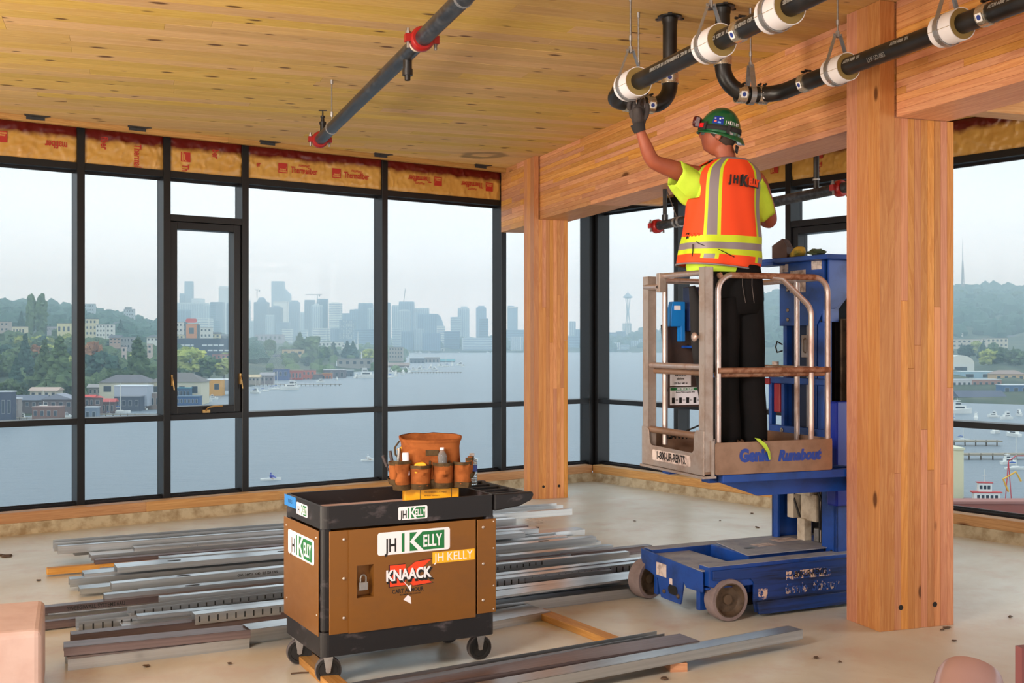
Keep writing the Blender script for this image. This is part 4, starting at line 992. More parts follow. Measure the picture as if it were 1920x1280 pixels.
def pocket(x, w, h, z0, dep, a=0, seed=0):
    """open pouch bulging out of the bag front"""
    n = 12; rows = 7; vs = []; fs = []; r_ = random.Random(seed)
    for j in range(rows+1):
        z = z0+h*j/rows
        for i in range(n+1):
            t = i/n; u = (t-.5)*w*(1-.10*(1-j/rows)); bul = dep*(math.sin(PI*t)**.45)*(.8+.2*j/rows)*(1+.35*noise.noise(Vector((t*3, j*.7, seed))))
            vs.append((u, -bul, z))
    for j in range(rows):
        for i in range(n): q = j*(n+1)+i; fs.append((q, q+1, q+n+2, q+n+1))
    fs.append(tuple(range(n, -1, -1)))
    A = T(x, -.100, 0) @ R('Z', a)
    p = obj('pocket', MB().add(vs, fs, A), canvas, bag, smooth=True); sm = p.modifiers.new('s', 'SOLIDIFY'); sm.thickness = .003
    top = [Vector(v) for v in vs[-(n+1):]]
    vs2 = []; fs2 = []
    for v in top: vs2 += [(v.x, v.y-.0022, v.z-.016), (v.x, v.y-.0024, v.z+.002), (v.x, v.y+.002, v.z+.002)]
    for i in range(n): q = i*3; fs2 += [(q, q+3, q+4, q+1), (q+1, q+4, q+5, q+2)]
    obj('hem', MB().add(vs2, fs2, A), trimm, p, smooth=True)
    vs3 = []; fs3 = []
    for v in [Vector(v) for v in vs[:n+1]]: vs3 += [(v.x, v.y-.004, v.z-.004), (v.x*1.02, v.y-.006-.01*(1-abs(v.x)/w), v.z+.028)]
    for i in range(n): q = i*2; fs3.append((q, q+2, q+3, q+1))
    obj('foot_patch', MB().add(vs3, fs3, A), trimm, p, smooth=True)
pocket(-.150, .102, .158, .0, .055, -22, 1); pocket(-.058, .116, .128, .004, .068, -3, 2); pocket(.056, .108, .136, .008, .068, 4, 3); pocket(.150, .10, .138, .010, .064, 22, 4)
pocket(.175, .08, .11, .06, .035, 75, 5); pocket(-.185, .08, .12, .03, .03, -80, 6)
for x in (-.108, -.012, .085): obj('strap', MB().box((x-.004, -.112, .01), (x+.006, -.106, .155)), trimm, bag, bevel=.001)
obj('carry_loop', MB().tube([(-.158, 0, .255), (-.182, -.01, .22), (-.178, 0, .18), (-.165, 0, .165)], .005, 8), trimm, bag, smooth=True)
def put(name, mb, m, x, y, z, label, cat, tilt=0, ax='Y', sm=True, bev=0):
    o = obj(name, mb, m, None, BM @ T(x, y, z) @ R(ax, tilt), smooth=sm, bevel=bev); tag(o, label, cat); return o
put('tape_measure', MB().prism(rpoly(.064, .066, .022, 5), .034, R('X', 90) @ T(0, 0, -.017)), ybm, -.060, -.132, .116, 'yellow tape measure sticking out of the second pocket', 'tape measure', -8, sm=False, bev=.004)
put('marker_tube', MB().lathe([(.017, 0), (.018, .07), (.017, .12), (.0165, .122), (.014, .126), (0, .127)], 18), mat('frosted_cap', (216, 208, 216), .35), -.128, -.122, .078, 'frosted white spray cap in the leftmost pocket', 'bottle', -3)
pm_ = mat('plier_grip', (60, 50, 50), .5)
for i, (x, y, hh, tl, lb) in enumerate(((-.178, -.06, .19, -10, 'dark screwdriver handle at the left of the bag'), (-.186, -.045, .17, -22, 'pliers handle leaning out left of the bag'), (-.172, -.03, .20, 4, 'grey tool shaft standing at the left of the bag'))):
    put('hand_tool', MB().tube([(0, 0, 0), (0, 0, hh*.6), (0, 0, hh*.62), (0, 0, hh)], [.004, .004, .009, .008], 10), pm_ if i < 2 else M['steel'], x, y, .02, lb, 'tool', tl)
yw = put('yellow_grip', MB().tube([(0, 0, 0), (.012, 0, .02), (.02, 0, .045)], [.012, .012, .008], 10), ybm, -.165, .0, .20, 'yellow grip hooked over the left side of the bag', 'tool', 30)
clear = mat('clear_plastic', (232, 238, 240), .08, 0, .6); clear.node_tree.nodes['Principled BSDF'].inputs['Transmission Weight'].default_value = .85; clear.node_tree.nodes['Principled BSDF'].inputs['IOR'].default_value = 1.2
capm = mat('white_cap', (236, 232, 236), .4); bandm = mat('bottle_label', (50, 70, 150), .5)
def bottle(Mx, label, h=.19, lab=True):
    e = empty('water_bottle', Mx); tag(e, label, 'bottle')
    r_ = .030; pts = [(.0, .0), (r_*.9, .0), (r_, .008)]
    for i in range(6): z = .014+i*.009; pts += [(r_*.94, z), (r_, z+.0045)]
    pts += [(r_*.97, h*.42), (r_*.97, h*.62), (r_, h*.66), (r_*.86, h*.76), (r_*.42, h*.88), (r_*.38, h*.93)]
    obj('bottle_body', MB().lathe(pts, 24), clear, e, smooth=True)
    obj('cap', MB().lathe([(.0135, h*.915), (.014, h*.92), (.014, h*.985), (.012, h), (0, h)], 18), capm, e, smooth=True)
    if lab: obj('label_band', MB().lathe([(r_*.985, h*.42), (r_*.985, h*.62)], 24), bandm, e, smooth=True)
bottle(BM @ T(.054, -.130, .085) @ R('Y', -3) @ S(.78, .78, .88), 'clear bottle with white cap standing in the third pocket', .165, False)
bottle(FC @ T(.905, .30, .842) @ R('Z', 30), 'water bottle with blue label standing on the cart handle', .165)
# ---------------------------------------------------------------- blue mast lift: base, mast, platform
blue = worn('worn_blue_paint', (16, 66, 150), (14, 28, 56), 5, .55, .42, 0, (1, 1, 1.2), lo=.46, hi=.66, spec=.55)
bluet = worn('dusty_blue_deck', (150, 148, 154), (96, 104, 126), 6, .7, .6, 0, lo=.45, hi=.7)
scratch = worn('scraped_blue_side', (16, 54, 122), (10, 20, 40), 3, .9, .45, 0, (.6, .6, 9), lo=.44, hi=.62)
tyre = worn('grey_solid_tyre', (138, 122, 122), (104, 90, 88), 8, .6, .75, bmp=.1)
rust = worn('rusty_hub', (96, 78, 62), (52, 38, 30), 10, .8, .6, .3)
alu = worn('worn_aluminium_tube', (196, 178, 172), (128, 88, 66), 7, .75, .34, .75, (1, 1, .5), lo=.48, hi=.68)
rustal = worn('rusty_top_rail', (170, 128, 104), (112, 62, 36), 22, .9, .5, .5, lo=.42, hi=.6)
toe = worn('brown_toe_board', (156, 122, 100), (104, 78, 60), 4, .7, .38, .5)
alup = worn('dull_aluminium_plate', (176, 160, 150), (130, 108, 96), 6, .7, .4, .6)
dirty = worn('dirty_cream_cover', (200, 188, 170), (130, 104, 78), 6, .8, .6)
dk = mat('greasy_dark_steel', (30, 27, 26), .5, .4); bolt = mat('bolt_head', (150, 138, 126), .4, .7)
decal = worn('weathered_decal', (214, 196, 188), (120, 96, 88), 22, .8, .6); genb = mat('lettering_blue', (28, 60, 150), .45)
lift = empty('mast_lift', T(0, 0, 0)); tag(lift, 'blue one-person mast lift with a worn aluminium platform', 'lift')
bz = math.radians(25); FB = frame(Vector((1.12, 6.43, 0)), Vector((math.cos(bz), math.sin(bz), 0)), Vector((-math.sin(bz), math.cos(bz), 0)))
XZ = Matrix(((1, 0, 0, 0), (0, 0, -1, 0), (0, 1, 0, 0), (0, 0, 0, 1)))   # xy polygon stood up in xz, thickness towards -y
YZ = Matrix(((0, 0, 1, 0), (1, 0, 0, 0), (0, 1, 0, 0), (0, 0, 0, 1)))    # xy polygon in yz, thickness towards +x
base = empty('base', FB, lift); BW = .70; BL = 1.36; DZ = .315
def B(name, mb, m, **k): return obj(name, mb, m, base, **k)
# longitudinal side beams with dusty tops
for y0, y1 in ((0, .10), (BW-.10, BW)):
    B('side_beam', MB().prism([(0.0, DZ-.11), (.06, DZ-.125), (BL, DZ-.125), (BL, DZ), (0.0, DZ)], y1-y0, T(0, y1, 0) @ XZ), blue, bevel=.003)
    B('beam_top', MB().box((.0, y0, DZ), (BL, y1, DZ+.003)), bluet)
# front cross plate and tongue
B('front_plate', MB().box((-.02, .04, DZ-.03), (.27, BW-.09, DZ-.022)), bluet)
B('front_fascia', MB().prism([(.03, DZ-.145), (.19, DZ-.15), (.22, DZ-.12), (.245, .075), (.255, .055), (.46, .055), (.47, .075), (.50, DZ-.15), (.60, DZ-.125), (.655, DZ-.12), (.69, DZ-.06), (.69, DZ-.002), (.03, DZ-.03)], .012, T(-.028, 0, 0) @ YZ), blue, bevel=.003)
h = B('tow_slot', MB().prism(rpoly(.10, .055, .027, 5, .33, .125), .002, T(-.030, 0, 0) @ YZ), dk)
B('warning_decal', MB().box((-.030, .40, .185), (-.0285, .51, .262)), decal); B('small_decal', MB().box((-.030, .335, .155), (-.0285, .365, .19)), decal)
for y in (.27, .42): B('lug', MB().ball((-.03, y, .10), .014, 8), rust, smooth=True)
# hood
hood = B('battery_hood', MB().box((.40, .17, .10), (1.05, .56, DZ+.012)), blue, bevel=.006)
obj('hood_top', MB().prism([(.37, .14), (1.02, .14), (1.05, .56), (.46, .58)], .006, z0=DZ+.012), bluet, base, bevel=.002)
obj('finger_hole', MB().prism(rpoly(.075, .04, .019, 5, .52, .32), .002, z0=DZ+.0175), dk, base)
obj('faded_decal', MB().box((.60, .33, DZ+.018), (.74, .42, DZ+.0188)), decal, base); obj('faded_decal', MB().box((.82, .42, DZ+.018), (.99, .52, DZ+.0188)), decal, base)
# side skirt with wheel arch
sk = [(.30, .10), (.315, .03), (BL, .03), (BL, DZ-.02), (.02, DZ-.02), (.02, DZ-.075), (.28, DZ-.085), (.305, DZ-.11)]
B('side_skirt', MB().prism(sk[::-1], .012, T(0, .0, 0) @ XZ), scratch, bevel=.002)
B('skirt_rail', MB().prism([(.33, .0), (.315, .075), (BL, .075), (BL, .0)], .02, T(0, -.012, .02) @ XZ), scratch, bevel=.004)
# peeled lettering
def skirt_text(s, size, x, z, m, sx=.8, bold=.001, sh=0, back=None):
    if back: B('peeled_backing', MB().box((x-back[0]/2, -.0135, z-back[1]/2), (x+back[0]/2, -.0125, z+back[1]/2)), back[2])
    text(s, size, m, base, T(x, -.0142, z) @ R('X', 90), .0003, bold, sx, shear=sh)
peel = worn('peeling_pale_vinyl', (206, 176, 158), (20, 56, 120), 34, 1.0, .6, lo=.46, hi=.5)
peel2 = worn('nearly_gone_vinyl', (176, 156, 146), (20, 60, 130), 26, 1.0, .6, lo=.44, hi=.48)
skirt_text('1-800-UR-RENTS', .052, .70, .225, dk, .72, .001, .1, (.33, .05, peel))
skirt_text('Genie  Scissor', .082, .72, .145, peel2, .85, .003, .25)
B('small_decal', MB().box((.335, -.0135, .10), (.40, -.0125, .165)), peel)
# wheels with forks and kingpin plates
def wheel(x, y, yaw, face):
    w_ = empty('wheel', T(x, y, 0) @ R('Z', yaw), base); rw = .121
    A = T(0, 0, rw) @ R('X', 90)
    obj('tyre', MB().lathe([(rw*.80, -.045), (rw*.97, -.046), (rw, -.036), (rw, .036), (rw*.97, .046), (rw*.80, .045)], 44, A), tyre, w_, smooth=True)
    obj('rim', MB().lathe([(rw*.82, .044), (rw*.80, .047), (rw*.76, .047), (rw*.72, .030), (rw*.60, .012), (.03, .010), (.028, .024), (0, .026)], 36, A), rust, w_, smooth=True)
    obj('back_disc', MB().lathe([(rw*.80, -.04), (0, -.04)], 30, A), dk, w_)
    return w_
wheel(.13, .02, -2, 1); wheel(.02, .70, 14, 1); wheel(1.2, .10, 0, 1); wheel(1.2, .62, 0, 1)
for y, s in ((.13, 1), (.585, -1)):
    B('fork_leg', MB().box((-.0, y-.035, .05), (.11, y+.0, DZ-.13)), blue, bevel=.004)
    B('steering_plate', MB().prism([(.0, y-.10), (.20, y-.12), (.24, y-.02), (.18, y+.07), (0, y+.05)], .012, z0=DZ-.135), blue, bevel=.002)
    B('steering_plate', MB().prism([(.03, y-.06), (.17, y-.10), (.18, y+.05), (.04, y+.04)], .012, z0=DZ-.095), blue, bevel=.002)
    B('steering_plate', MB().prism([(.03, y-.06), (.17, y-.10), (.18, y+.05), (.04, y+.04)], .012, z0=DZ-.06), blue, bevel=.002)
    B('king_pin', MB().cyl((.13, y-.06, DZ-.14), (.13, y-.06, DZ-.02), .016, 12), bolt, smooth=True)
B('tie_rod', MB().cyl((.10, .16, .15), (.10, .56, .16), .012, 8), dk); B('hydraulic_motor', MB().cyl((.22, .30, .11), (.42, .34, .11), .05, 14), dk, smooth=True)
B('under_tray', MB().box((.30, .06, .06), (BL-.02, BW-.02, .10)), dk)
# ---- mast: two blue cheeks, inner sections, chains
mast = empty('mast', FB @ T(.97, .06, 0), lift); MW = .62
def Q(name, mb, m, **k): return obj(name, mb, m, mast, **k)
Q('far_cheek', MB().box((0, MW-.02, .28), (.34, MW, .845)).box((-.0, MW-.06, .28), (.02, MW, .845)), blue, bevel=.003)
Q('near_cheek', MB().prism([(0, .28), (.34, .28), (.34, .845), (.0, .845), (0, .60), (0, .28)][::-1], .02, T(0, .02, 0) @ XZ).box((.0, 0, .28), (.02, .13, .845)), blue, bevel=.003)
for z in (.735, .315):
    for y in (.04, .10): Q('bolt_hole', MB().cyl((-.001, y, z), (.004, y, z), .011, 14), dk)
Q('back_plate', MB().box((.32, .0, .3), (.34, MW, 1.90)), dk)
Q('cylinder_cover', MB().box((.03, .28, .62), (.16, .50, .845)), dirty, bevel=.004); Q('cylinder_cover', MB().box((.05, .24, .46), (.16, .39, .63)), dirty, bevel=.004)
Q('cylinder_cover', MB().box((.03, .44, .46), (.10, .50, .62)), dirty, bevel=.004); Q('pump_block', MB().box((.06, .17, .33), (.20, .28, .42)), M['steel'], bevel=.01)
Q('pump_block', MB().box((.03, .33, .32), (.09, .40, .47)), dirty, bevel=.004)
Q('pulley', MB().lathe([(.0, -.02), (.05, -.02), (.045, 0), (.05, .02), (0, .02)], 22, T(.06, .20, .73) @ R('Y', 90)), dk, smooth=True)
for i in range(6): Q('chain', MB().tube([(.05, .15+i*.012, .34), (.05, .15+i*.012, 1.85)], .0045, 6), dk if i % 2 else bolt)
Q('hose', MB().tube([(.06, .42, .7), (.04, .45, .6), (.05, .40, .48), (.08, .36, .38)], .007, 8), dk, smooth=True); Q('hose', MB().tube([(.02, .25, .80), (.0, .20, .72), (.03, .16, .60), (.05, .2, .42)], .009, 8), dk, smooth=True)
for i, (y0, y1, x0, x1, mm) in enumerate(((.0, .05, .12, .32, dk), (.06, .08, .10, .30, rust), (.10, .13, .08, .30, dk), (.14, .15, .06, .30, rust))): Q('mast_section', MB().box((x0, y0, .845), (x1, y1, 1.74)), mm, bevel=.003)
Q('mast_section', MB().box((.12, .16, .845), (.28, .50, 1.70)), dk)
Q('motor_box', MB().box((-.03, -.04, .60), (.20, .05, 1.235)), mat('deep_blue_box', (24, 44, 150), .35), bevel=.012, label='deep blue motor box')
# ---- carriage: head, channels and cage that carry the platform
car = empty('carriage', FB @ T(.93, -.01, 0), lift)
def K_(name, mb, m, **k): return obj(name, mb, m, car, **k)
K_('head_box', MB().prism([(.20, 1.70), (.56, 1.70), (.56, 2.10), (.13, 2.10), (.13, 1.80)], .02, YZ), blue, bevel=.003)
K_('head_box', MB().prism([(0, 1.72), (.12, 1.72), (.12, 1.80), (.40, 2.10), (0, 2.10)], .015, T(0, .15, 0) @ XZ), blue, bevel=.003)
K_('head_side', MB().prism([(.0, 1.80), (.05, 1.80), (.34, 2.02), (.34, 2.10), (.0, 2.10)], .015, T(0, .10, 0) @ XZ), blue, bevel=.003)
K_('tool_tray', MB().prism([(-.05, .04), (.34, .0), (.34, .60), (.10, .64), (-.10, .62), (-.08, .38)], .03, z0=2.10), blue, bevel=.004, label='blue tool tray on top of the mast')
K_('tray_tongue', MB().box((-.10, .50, 2.088), (.02, .70, 2.108)), blue, bevel=.003)
K_('data_plate', MB().box((-.002, .30, 1.91), (0, .45, 2.05)).box((-.0025, .31, 1.92), (-.002, .44, 2.04)), decal, bevel=0)
K_('warning_decal', MB().box((-.002, .15, 2.045), (0, .245, 2.098)), decal); K_('warning_decal', MB().box((-.002, .47, 2.045), (0, .55, 2.095)), decal)
for z in (1.93, 1.80, 1.74): K_('bolt', MB().ball((-.002, .475 if z > 1.75 else .475, z), .013, 10, 0, (.5, 1, 1)), bolt, smooth=True)
K_('bolt', MB().ball((-.002, .255, 1.76), .012, 10, 0, (.5, 1, 1)), bolt, smooth=True)
for y0, y1 in ((.50, .535), (.21, .27), (.14, .20)): K_('channel', MB().box((.01, y0, 1.0), (.07, y1, 1.72)), blue, bevel=.003)
K_('inner_web', MB().box((.05, .27, 1.0), (.06, .50, 1.72)), mat('inner_blue', (14, 30, 70), .5)); K_('inner_strip', MB().box((.03, .27, 1.0), (.05, .33, 1.72)), alup)
K_('latch_plate', MB().box((-.004, .26, 1.50), (.01, .34, 1.64)), alup, bevel=.003); K_('latch_handle', MB().tube([(-.006, .30, 1.53), (-.02, .30, 1.54), (-.02, .30, 1.61), (-.006, .30, 1.62)], .005, 8), bolt, smooth=True)
K_('cable_loop', MB().tube([(0, .53, 1.58), (-.01, .57, 1.60), (-.01, .585, 1.565), (-.01, .57, 1.53), (0, .53, 1.54)], .005, 8), dk, smooth=True)
for a, b in (((-.01, .12, 1.0), (.03, .66, 1.06)), ((-.01, .12, 1.33), (.03, .66, 1.37))): K_('cage_bar', MB().box(a, b), blue, bevel=.004)
for y in (.12, .24, .50, .63): K_('cage_bar', MB().box((-.01, y, 1.06), (.03, y+.03, 1.33)), blue, bevel=.004)
K_('red_cylinder', MB().box((.0, .555, 1.14), (.03, .62, 1.33)), mat('red_cylinder', (150, 26, 34), .4), bevel=.008, label='red cylinder in the cage')
K_('red_cap', MB().box((-.02, .64, 1.32), (.02, .69, 1.36)), mat('red_cap', (136, 20, 30), .5), bevel=.004); K_('grey_knob', MB().cyl((0, .60, 1.41), (0, .60, 1.47), .022, 14), decal, smooth=True); K_('red_collar', MB().cyl((0, .60, 1.395), (0, .60, 1.412), .033, 14), bpy.data.materials['red_cap'], smooth=True)
for y in (.22, .52): K_('bolt', MB().lathe([(.016, 0), (.016, .006), (.008, .008), (.008, .012), (0, .012)], 6, T(-.01, y, 1.03) @ R('Y', -90)), bolt)
# ---- platform
pz_ = math.radians(21.5); FP = frame(Vector((1.105, 6.20, 0)), Vector((math.cos(pz_), math.sin(pz_), 0)), Vector((-math.sin(pz_), math.cos(pz_), 0)))
PX = FP.col[0].xyz; PY = FP.col[1].xyz; OP = FP.col[3].xyz
def pf(px, py, y=0):
    k = (px-960)/F; o = OP+PY*y; t = (k*o.y-o.x)/(PX.x-k*PX.y); q = o+PX*t; return t, EYE-(py-640)/F*q.y
def ps(px, py, x=0):
    k = (px-960)/F; o = OP+PX*x; t = (k*o.y-o.x)/(PY.x-k*PY.y); q = o+PY*t; return t, EYE-(py-640)/F*q.y
plat = empty('platform', FP, lift); LX, LY, ZF = .785, .715, .885
GX = -.056
def V(name, mb, m, **k): return obj(name, mb, m, plat, **k)
V('floor_plate', MB().box((0, 0, ZF-.012), (LX, LY, ZF)), toe)
V('toe_board', MB().prism(rpoly(LX-.008, .178, .012, 3, LX/2+.002, ZF+.070), .006, XZ), toe, bevel=.002, label='brown front toe board with blue lettering')
V('toe_board', MB().box((.0, LY-.006, ZF), (LX, LY, ZF+.16)), toe); V('toe_board', MB().box((LX-.006, 0, ZF), (LX, LY, ZF+.16)), toe)
# gate sill on the left end: notched plate
V('gate_sill', MB().prism([(-.0, -.02), (LY, -.02), (LY, .205), (LY-.06, .205), (LY-.085, .19), (LY-.095, .115), (LY-.12, .10), (.13, .095), (.11, .11), (.105, .20), (.08, .225), (.0, .225)], .006, T(GX-.006, 0, ZF) @ YZ), alup, bevel=.002, label='notched aluminium gate sill with a rental sticker')
V('sill_lip', MB().box((GX-.02, -.012, ZF-.035), (.01, LY, ZF-.022)), alup)
rs_ = V('rental_sticker', MB().prism(rpoly(.44, .062, .008, 3, .36, .045), .0008, T(GX-.0075, 0, ZF) @ YZ), decal)
MT = Matrix(((0, 0, -1, 0), (-1, 0, 0, 0), (0, 1, 0, 0), (0, 0, 0, 1)))
text('1-800-UR-RENTS.', .064, dk, rs_, T(GX-.0085, .36, ZF+.045) @ MT, .0003, .0016, .72)
text('Genie', .092, genb, plat, T(.262, -.0075, ZF+.080) @ R('X', 90), .0003, .006, .90); text('Runabout', .080, genb, plat, T(.555, -.0075, ZF+.072) @ R('X', 90), .0003, .005, .90, shear=.25)
tz = ZF+1.125
# posts
V('corner_post', MB().box((GX, 0, ZF), (GX+.055, .006, tz-.0)).box((GX, 0, ZF), (GX+.006, .062, tz)).box((GX+.049, 0, ZF), (GX+.055, .062, tz)), alup, bevel=.002)
V('floor_flange', MB().box((GX, 0, ZF-.012), (0, LY, ZF)), toe)
V('corner_post', MB().box((GX, LY-.07, ZF), (GX+.006, LY, tz-.02)).box((GX, LY-.006, ZF), (GX+.055, LY, tz-.02)).box((GX, LY-.07, ZF), (GX+.055, LY-.064, tz-.02)), alup, bevel=.002)
V('edge_strip', MB().box((-.02, -.010, ZF-.02), (.0, -.002, ZF+.17)), alup)
rt = .0165
def tb(name, pts, m=alu, r=rt, n=14, **k): return V(name, MB().tube(pts, r, n), m, smooth=True, **k)
def bend(p, q, r_, rad): return elbow(p, r_, q, rad, 8)
# front hoop: rises, runs along the top, comes down again
xa, _ = pf(1352, 800); xb, _ = pf(1558, 800); xc, _ = pf(1527, 800); ztop = pf(1440, 517)[1]; yh = .03
hp = [Vector((xa, yh, ZF+.02))]+elbow((xa, yh, 0), (xb, yh, ztop), (xa, yh, ztop), .09, 8)+elbow((xa, yh, ztop), (xb, yh, 0), (xb, yh, ztop), .09, 8)+[Vector((xb, yh, ZF+.02))]
tb('hoop', hp); x1 = pf(1480, 525)[0]; z2 = pf(1525, 580)[1]
tb('hoop', [(x1-.1, yh+.0, ztop-.004), (x1-.03, yh, ztop-.012)]+elbow((x1-.02, yh, ztop-.02), (xc, yh, ZF), (xc, yh, z2+.01), .10, 8)+[Vector((xc, yh, ZF+.02))])
obj('top_rail', MB().tube([(.05, yh, ztop-.006), (xa+.02, yh, ztop-.0)], rt, 14), rustal, plat, smooth=True)
V('rust_wrap', MB().tube([(xa+.08, yh, ztop+.0005), (xb-.09, yh, ztop+.0005)], rt+.001, 14), rustal, smooth=True)
zm = pf(1440, 694)[1]
tb('mid_rail', [(.05, yh, zm-.006), (xa+.02, yh, zm-.002)], rustal); tb('mid_rail', [(xa-.01, yh-.012, zm), (xb+.005, yh-.012, zm)], rustal); tb('mid_rail', [(xa-.01, yh+.012, zm-.022), (xb-.02, yh+.012, zm-.022)], rustal)
# far side rails and hoop
yf = LY-.03; za = ps(1222, 545)[1]
tb('top_rail', [(.03, yf, ztop), (.62, yf, ztop), (.74, yf-.02, ztop), (.76, yf-.10, ztop), (.76, .10, ztop)]); tb('mid_rail', [(.03, yf, zm), (.76, yf, zm), (.76, .1, zm)])
tb('upright', [(.43, yf, ZF), (.43, yf, ztop-.01)]); tb('upright', [(.03, yf-.09, ZF+.10), (.03, yf-.09, ztop-.02)])
tb('upright', [(.76, .30, ZF), (.76, .30, ztop)])
# gate rails on the left end
for z in (ztop+.004, zm+.01):
    pass
zt1 = ps(1300, 513)[1]
tb('gate_bar', [(GX+.022, .05, tz-.03), (GX+.022, LY-.20, tz-.025), (GX+.022, LY-.24, tz-.03)]); tb('gate_bar', [(GX-.012, LY-.21, tz-.09), (GX+.012, LY-.01, tz-.082)])
V('gate_hinge', MB().prism([(-.02, -.09), (.02, -.09), (.02, .02), (-.02, .02)], .045, T(GX-.015, LY-.215, tz-.03) @ YZ), alup, bevel=.003)
V('tube_mouth', MB().lathe([(0, 0), (.010, 0), (.0105, .001)], 12, T(GX-.0125, LY-.212, tz-.09) @ along((0, 0, 0), (-.1, -1, 0))), dk)
zg = ps(1260, 685)[1]; tb('gate_bar', [(GX+.022, .05, zg), (GX+.022, LY-.04, zg)]); tb('gate_bar', [(GX+.05, .07, zg-.035), (GX+.05, LY-.04, zg-.035)], toe)
tb('gate_bar', [(GX+.02, .06, ZF+.19), (GX+.02, LY-.05, ZF+.19)], toe, .02)
V('release_knob', MB().ball((GX-.02, .075, 1.625), .026, 14, 0, (.6, 1, 1)).cyl((GX-.02, .075, 1.625), (GX+.01, .07, 1.625), .01, 10), alu, smooth=True)
# control panel on the far rail, with stickers
bp = V('control_panel', MB().prism([(.07, 1.20), (.46, 1.20), (.46, 1.60), (.26, 1.66), (.20, 1.80), (.07, 1.80)], .006, T(0, yf-.02, 0) @ XZ), worn('dark_brown_panel', (70, 52, 46), (46, 34, 30), 8, .6, .5, .2), label='dark brown control panel')
obj('notice_sticker', MB().box((.10, yf-.0275, 1.33), (.245, yf-.0265, 1.455)), signw, bp); obj('notice_band', MB().box((.103, yf-.0283, 1.432), (.242, yf-.0275, 1.452)), green, bp)
text('NOTICE', .02, signw, bp, T(.172, yf-.0286, 1.442) @ RF, .0002, .0006, .9)
for i, l in enumerate(('Maximum allowable', 'side force on', 'platform', '100 lbs / 445 N')): text(l, .0185, dk, bp, T(.172, yf-.028, 1.418-.022*i-(.006 if i == 3 else 0)) @ RF, .0002, .0004, .82)
obj('instruction_sticker', MB().box((.10, yf-.0275, 1.215), (.31, yf-.0265, 1.322)), signw, bp); obj('instruction_band', MB().box((.102, yf-.0283, 1.302), (.308, yf-.0275, 1.320)), green, bp)
text('INSTRUCTIONS', .018, signw, bp, T(.205, yf-.0286, 1.311) @ RF, .0002, .0004, .9); text('Maximum Platform Capacities 500 lb', .011, dk, bp, T(.205, yf-.028, 1.292) @ RF, .0002, .0002, .8)
for i in range(4): obj('pictogram', MB().box((.112+i*.05, yf-.028, 1.225), (.132+i*.05, yf-.0275, 1.26)), dk, bp); text('312', .016, dk, bp, T(.146+i*.05, yf-.028, 1.243) @ RF, .0002, .0003, .7)
lb = mat('bright_blue_box', (26, 124, 206), .4)
cb = V('control_box', MB().prism([(.075, 1.69), (.145, 1.69), (.145, 1.60), (.175, 1.60), (.175, 1.84), (.09, 1.84), (.08, 1.80)], .05, T(0, yf-.03, 0) @ XZ), lb, bevel=.004, label='bright blue control box with a white tag')
obj('tag', MB().box((.098, yf-.0815, 1.79), (.142, yf-.080, 1.815)), signw, cb)
V('control_box', MB().box((.19, yf-.11, 1.66), (.38, yf-.02, 1.93)), mat('dark_navy_box', (14, 30, 70), .45), bevel=.008, label='dark navy control head')
V('brown_plate', MB().box((.25, yf-.113, 1.84), (.33, yf-.11, 1.91)), rustal); V('shelf', MB().box((.18, yf-.16, 1.56), (.40, yf-.02, 1.575)), blue, bevel=.003)
V('joystick', MB().tube([(.30, yf-.12, 1.70), (.27, yf-.16, 1.78), (.25, yf-.19, 1.84)], [.012, .008, .014], 10), dk, smooth=True)
V('cable', MB().tube([(.22, yf-.03, 1.58), (.30, yf-.05, 1.50), (.33, yf-.06, 1.40), (.34, yf-.05, 1.25)], .005, 8), dk, smooth=True)
V('cable', MB().tube([(.36, yf-.06, 1.22), (.28, .40, 1.20), (.17, .42, 1.11), (.06, .60, 1.02)], .0055, 8), dk, smooth=True)
V('gas_spring', MB().tube([(.02, LY-.10, 1.70), (.03, LY-.12, 1.48), (.04, LY-.13, 1.30)], [.008, .008, .004], 8), dk, smooth=True)
coil = [(.03+.30*t/160, LY-.12-.18*t/160+.013*math.cos(t*.62), 1.035+.013*math.sin(t*.62)) for t in range(161)]
V('coiled_cable', MB().tube(coil, .0042, 6), dk, smooth=True)
jk = [(.17, .52, 1.93), (.19, .50, 1.80), (.18, .48, 1.60), (.20, .46, 1.40), (.21, .46, 1.24)]
o = obj('jacket', MB().tube(jk, [.02, .040, .034, .038, .02], 12), mat('dark_cloth', (34, 32, 34), .9), None, FP, smooth=True); tag(o, 'dark cloth hanging inside the lift platform gate', 'clothing')
V('blue_clip', MB().box((.07, .10, 1.40), (.13, .13, 1.425)), lb, bevel=.003)
# platform support arms
su = empty('support_frame', FP, lift)
for y in (.10, .55): obj('support_arm', MB().box((.03, y, ZF-.075), (1.0, y+.08, ZF-.02)), blue, su, bevel=.004)
obj('support_arm', MB().box((.06, .0, ZF-.065), (.95, .05, ZF-.02)), blue, su, bevel=.004)
obj('gusset', MB().prism([(.35, -.16), (1.0, -.16), (1.0, -.02), (.06, -.02), (.06, -.06)], .02, T(0, .12, ZF+.0) @ XZ), blue, su)
# green ribbon over the toe board
o = obj('ribbon', MB().add([(.255, -.012, ZF+.18), (.285, -.012, ZF+.175), (.30, -.016, ZF+.14), (.325, -.02, ZF+.145), (.335, -.02, ZF+.095), (.355, -.014, ZF+.10), (.35, -.012, ZF+.055), (.36, -.012, ZF+.055)], [(0, 1, 3, 2), (2, 3, 5, 4), (4, 5, 7, 6)]), mat('lime_ribbon', (176, 206, 60), .6), None, FP); tag(o, 'lime green ribbon dangling over the toe board', 'ribbon')
so = o.modifiers.new('s', 'SOLIDIFY'); so.thickness = .002
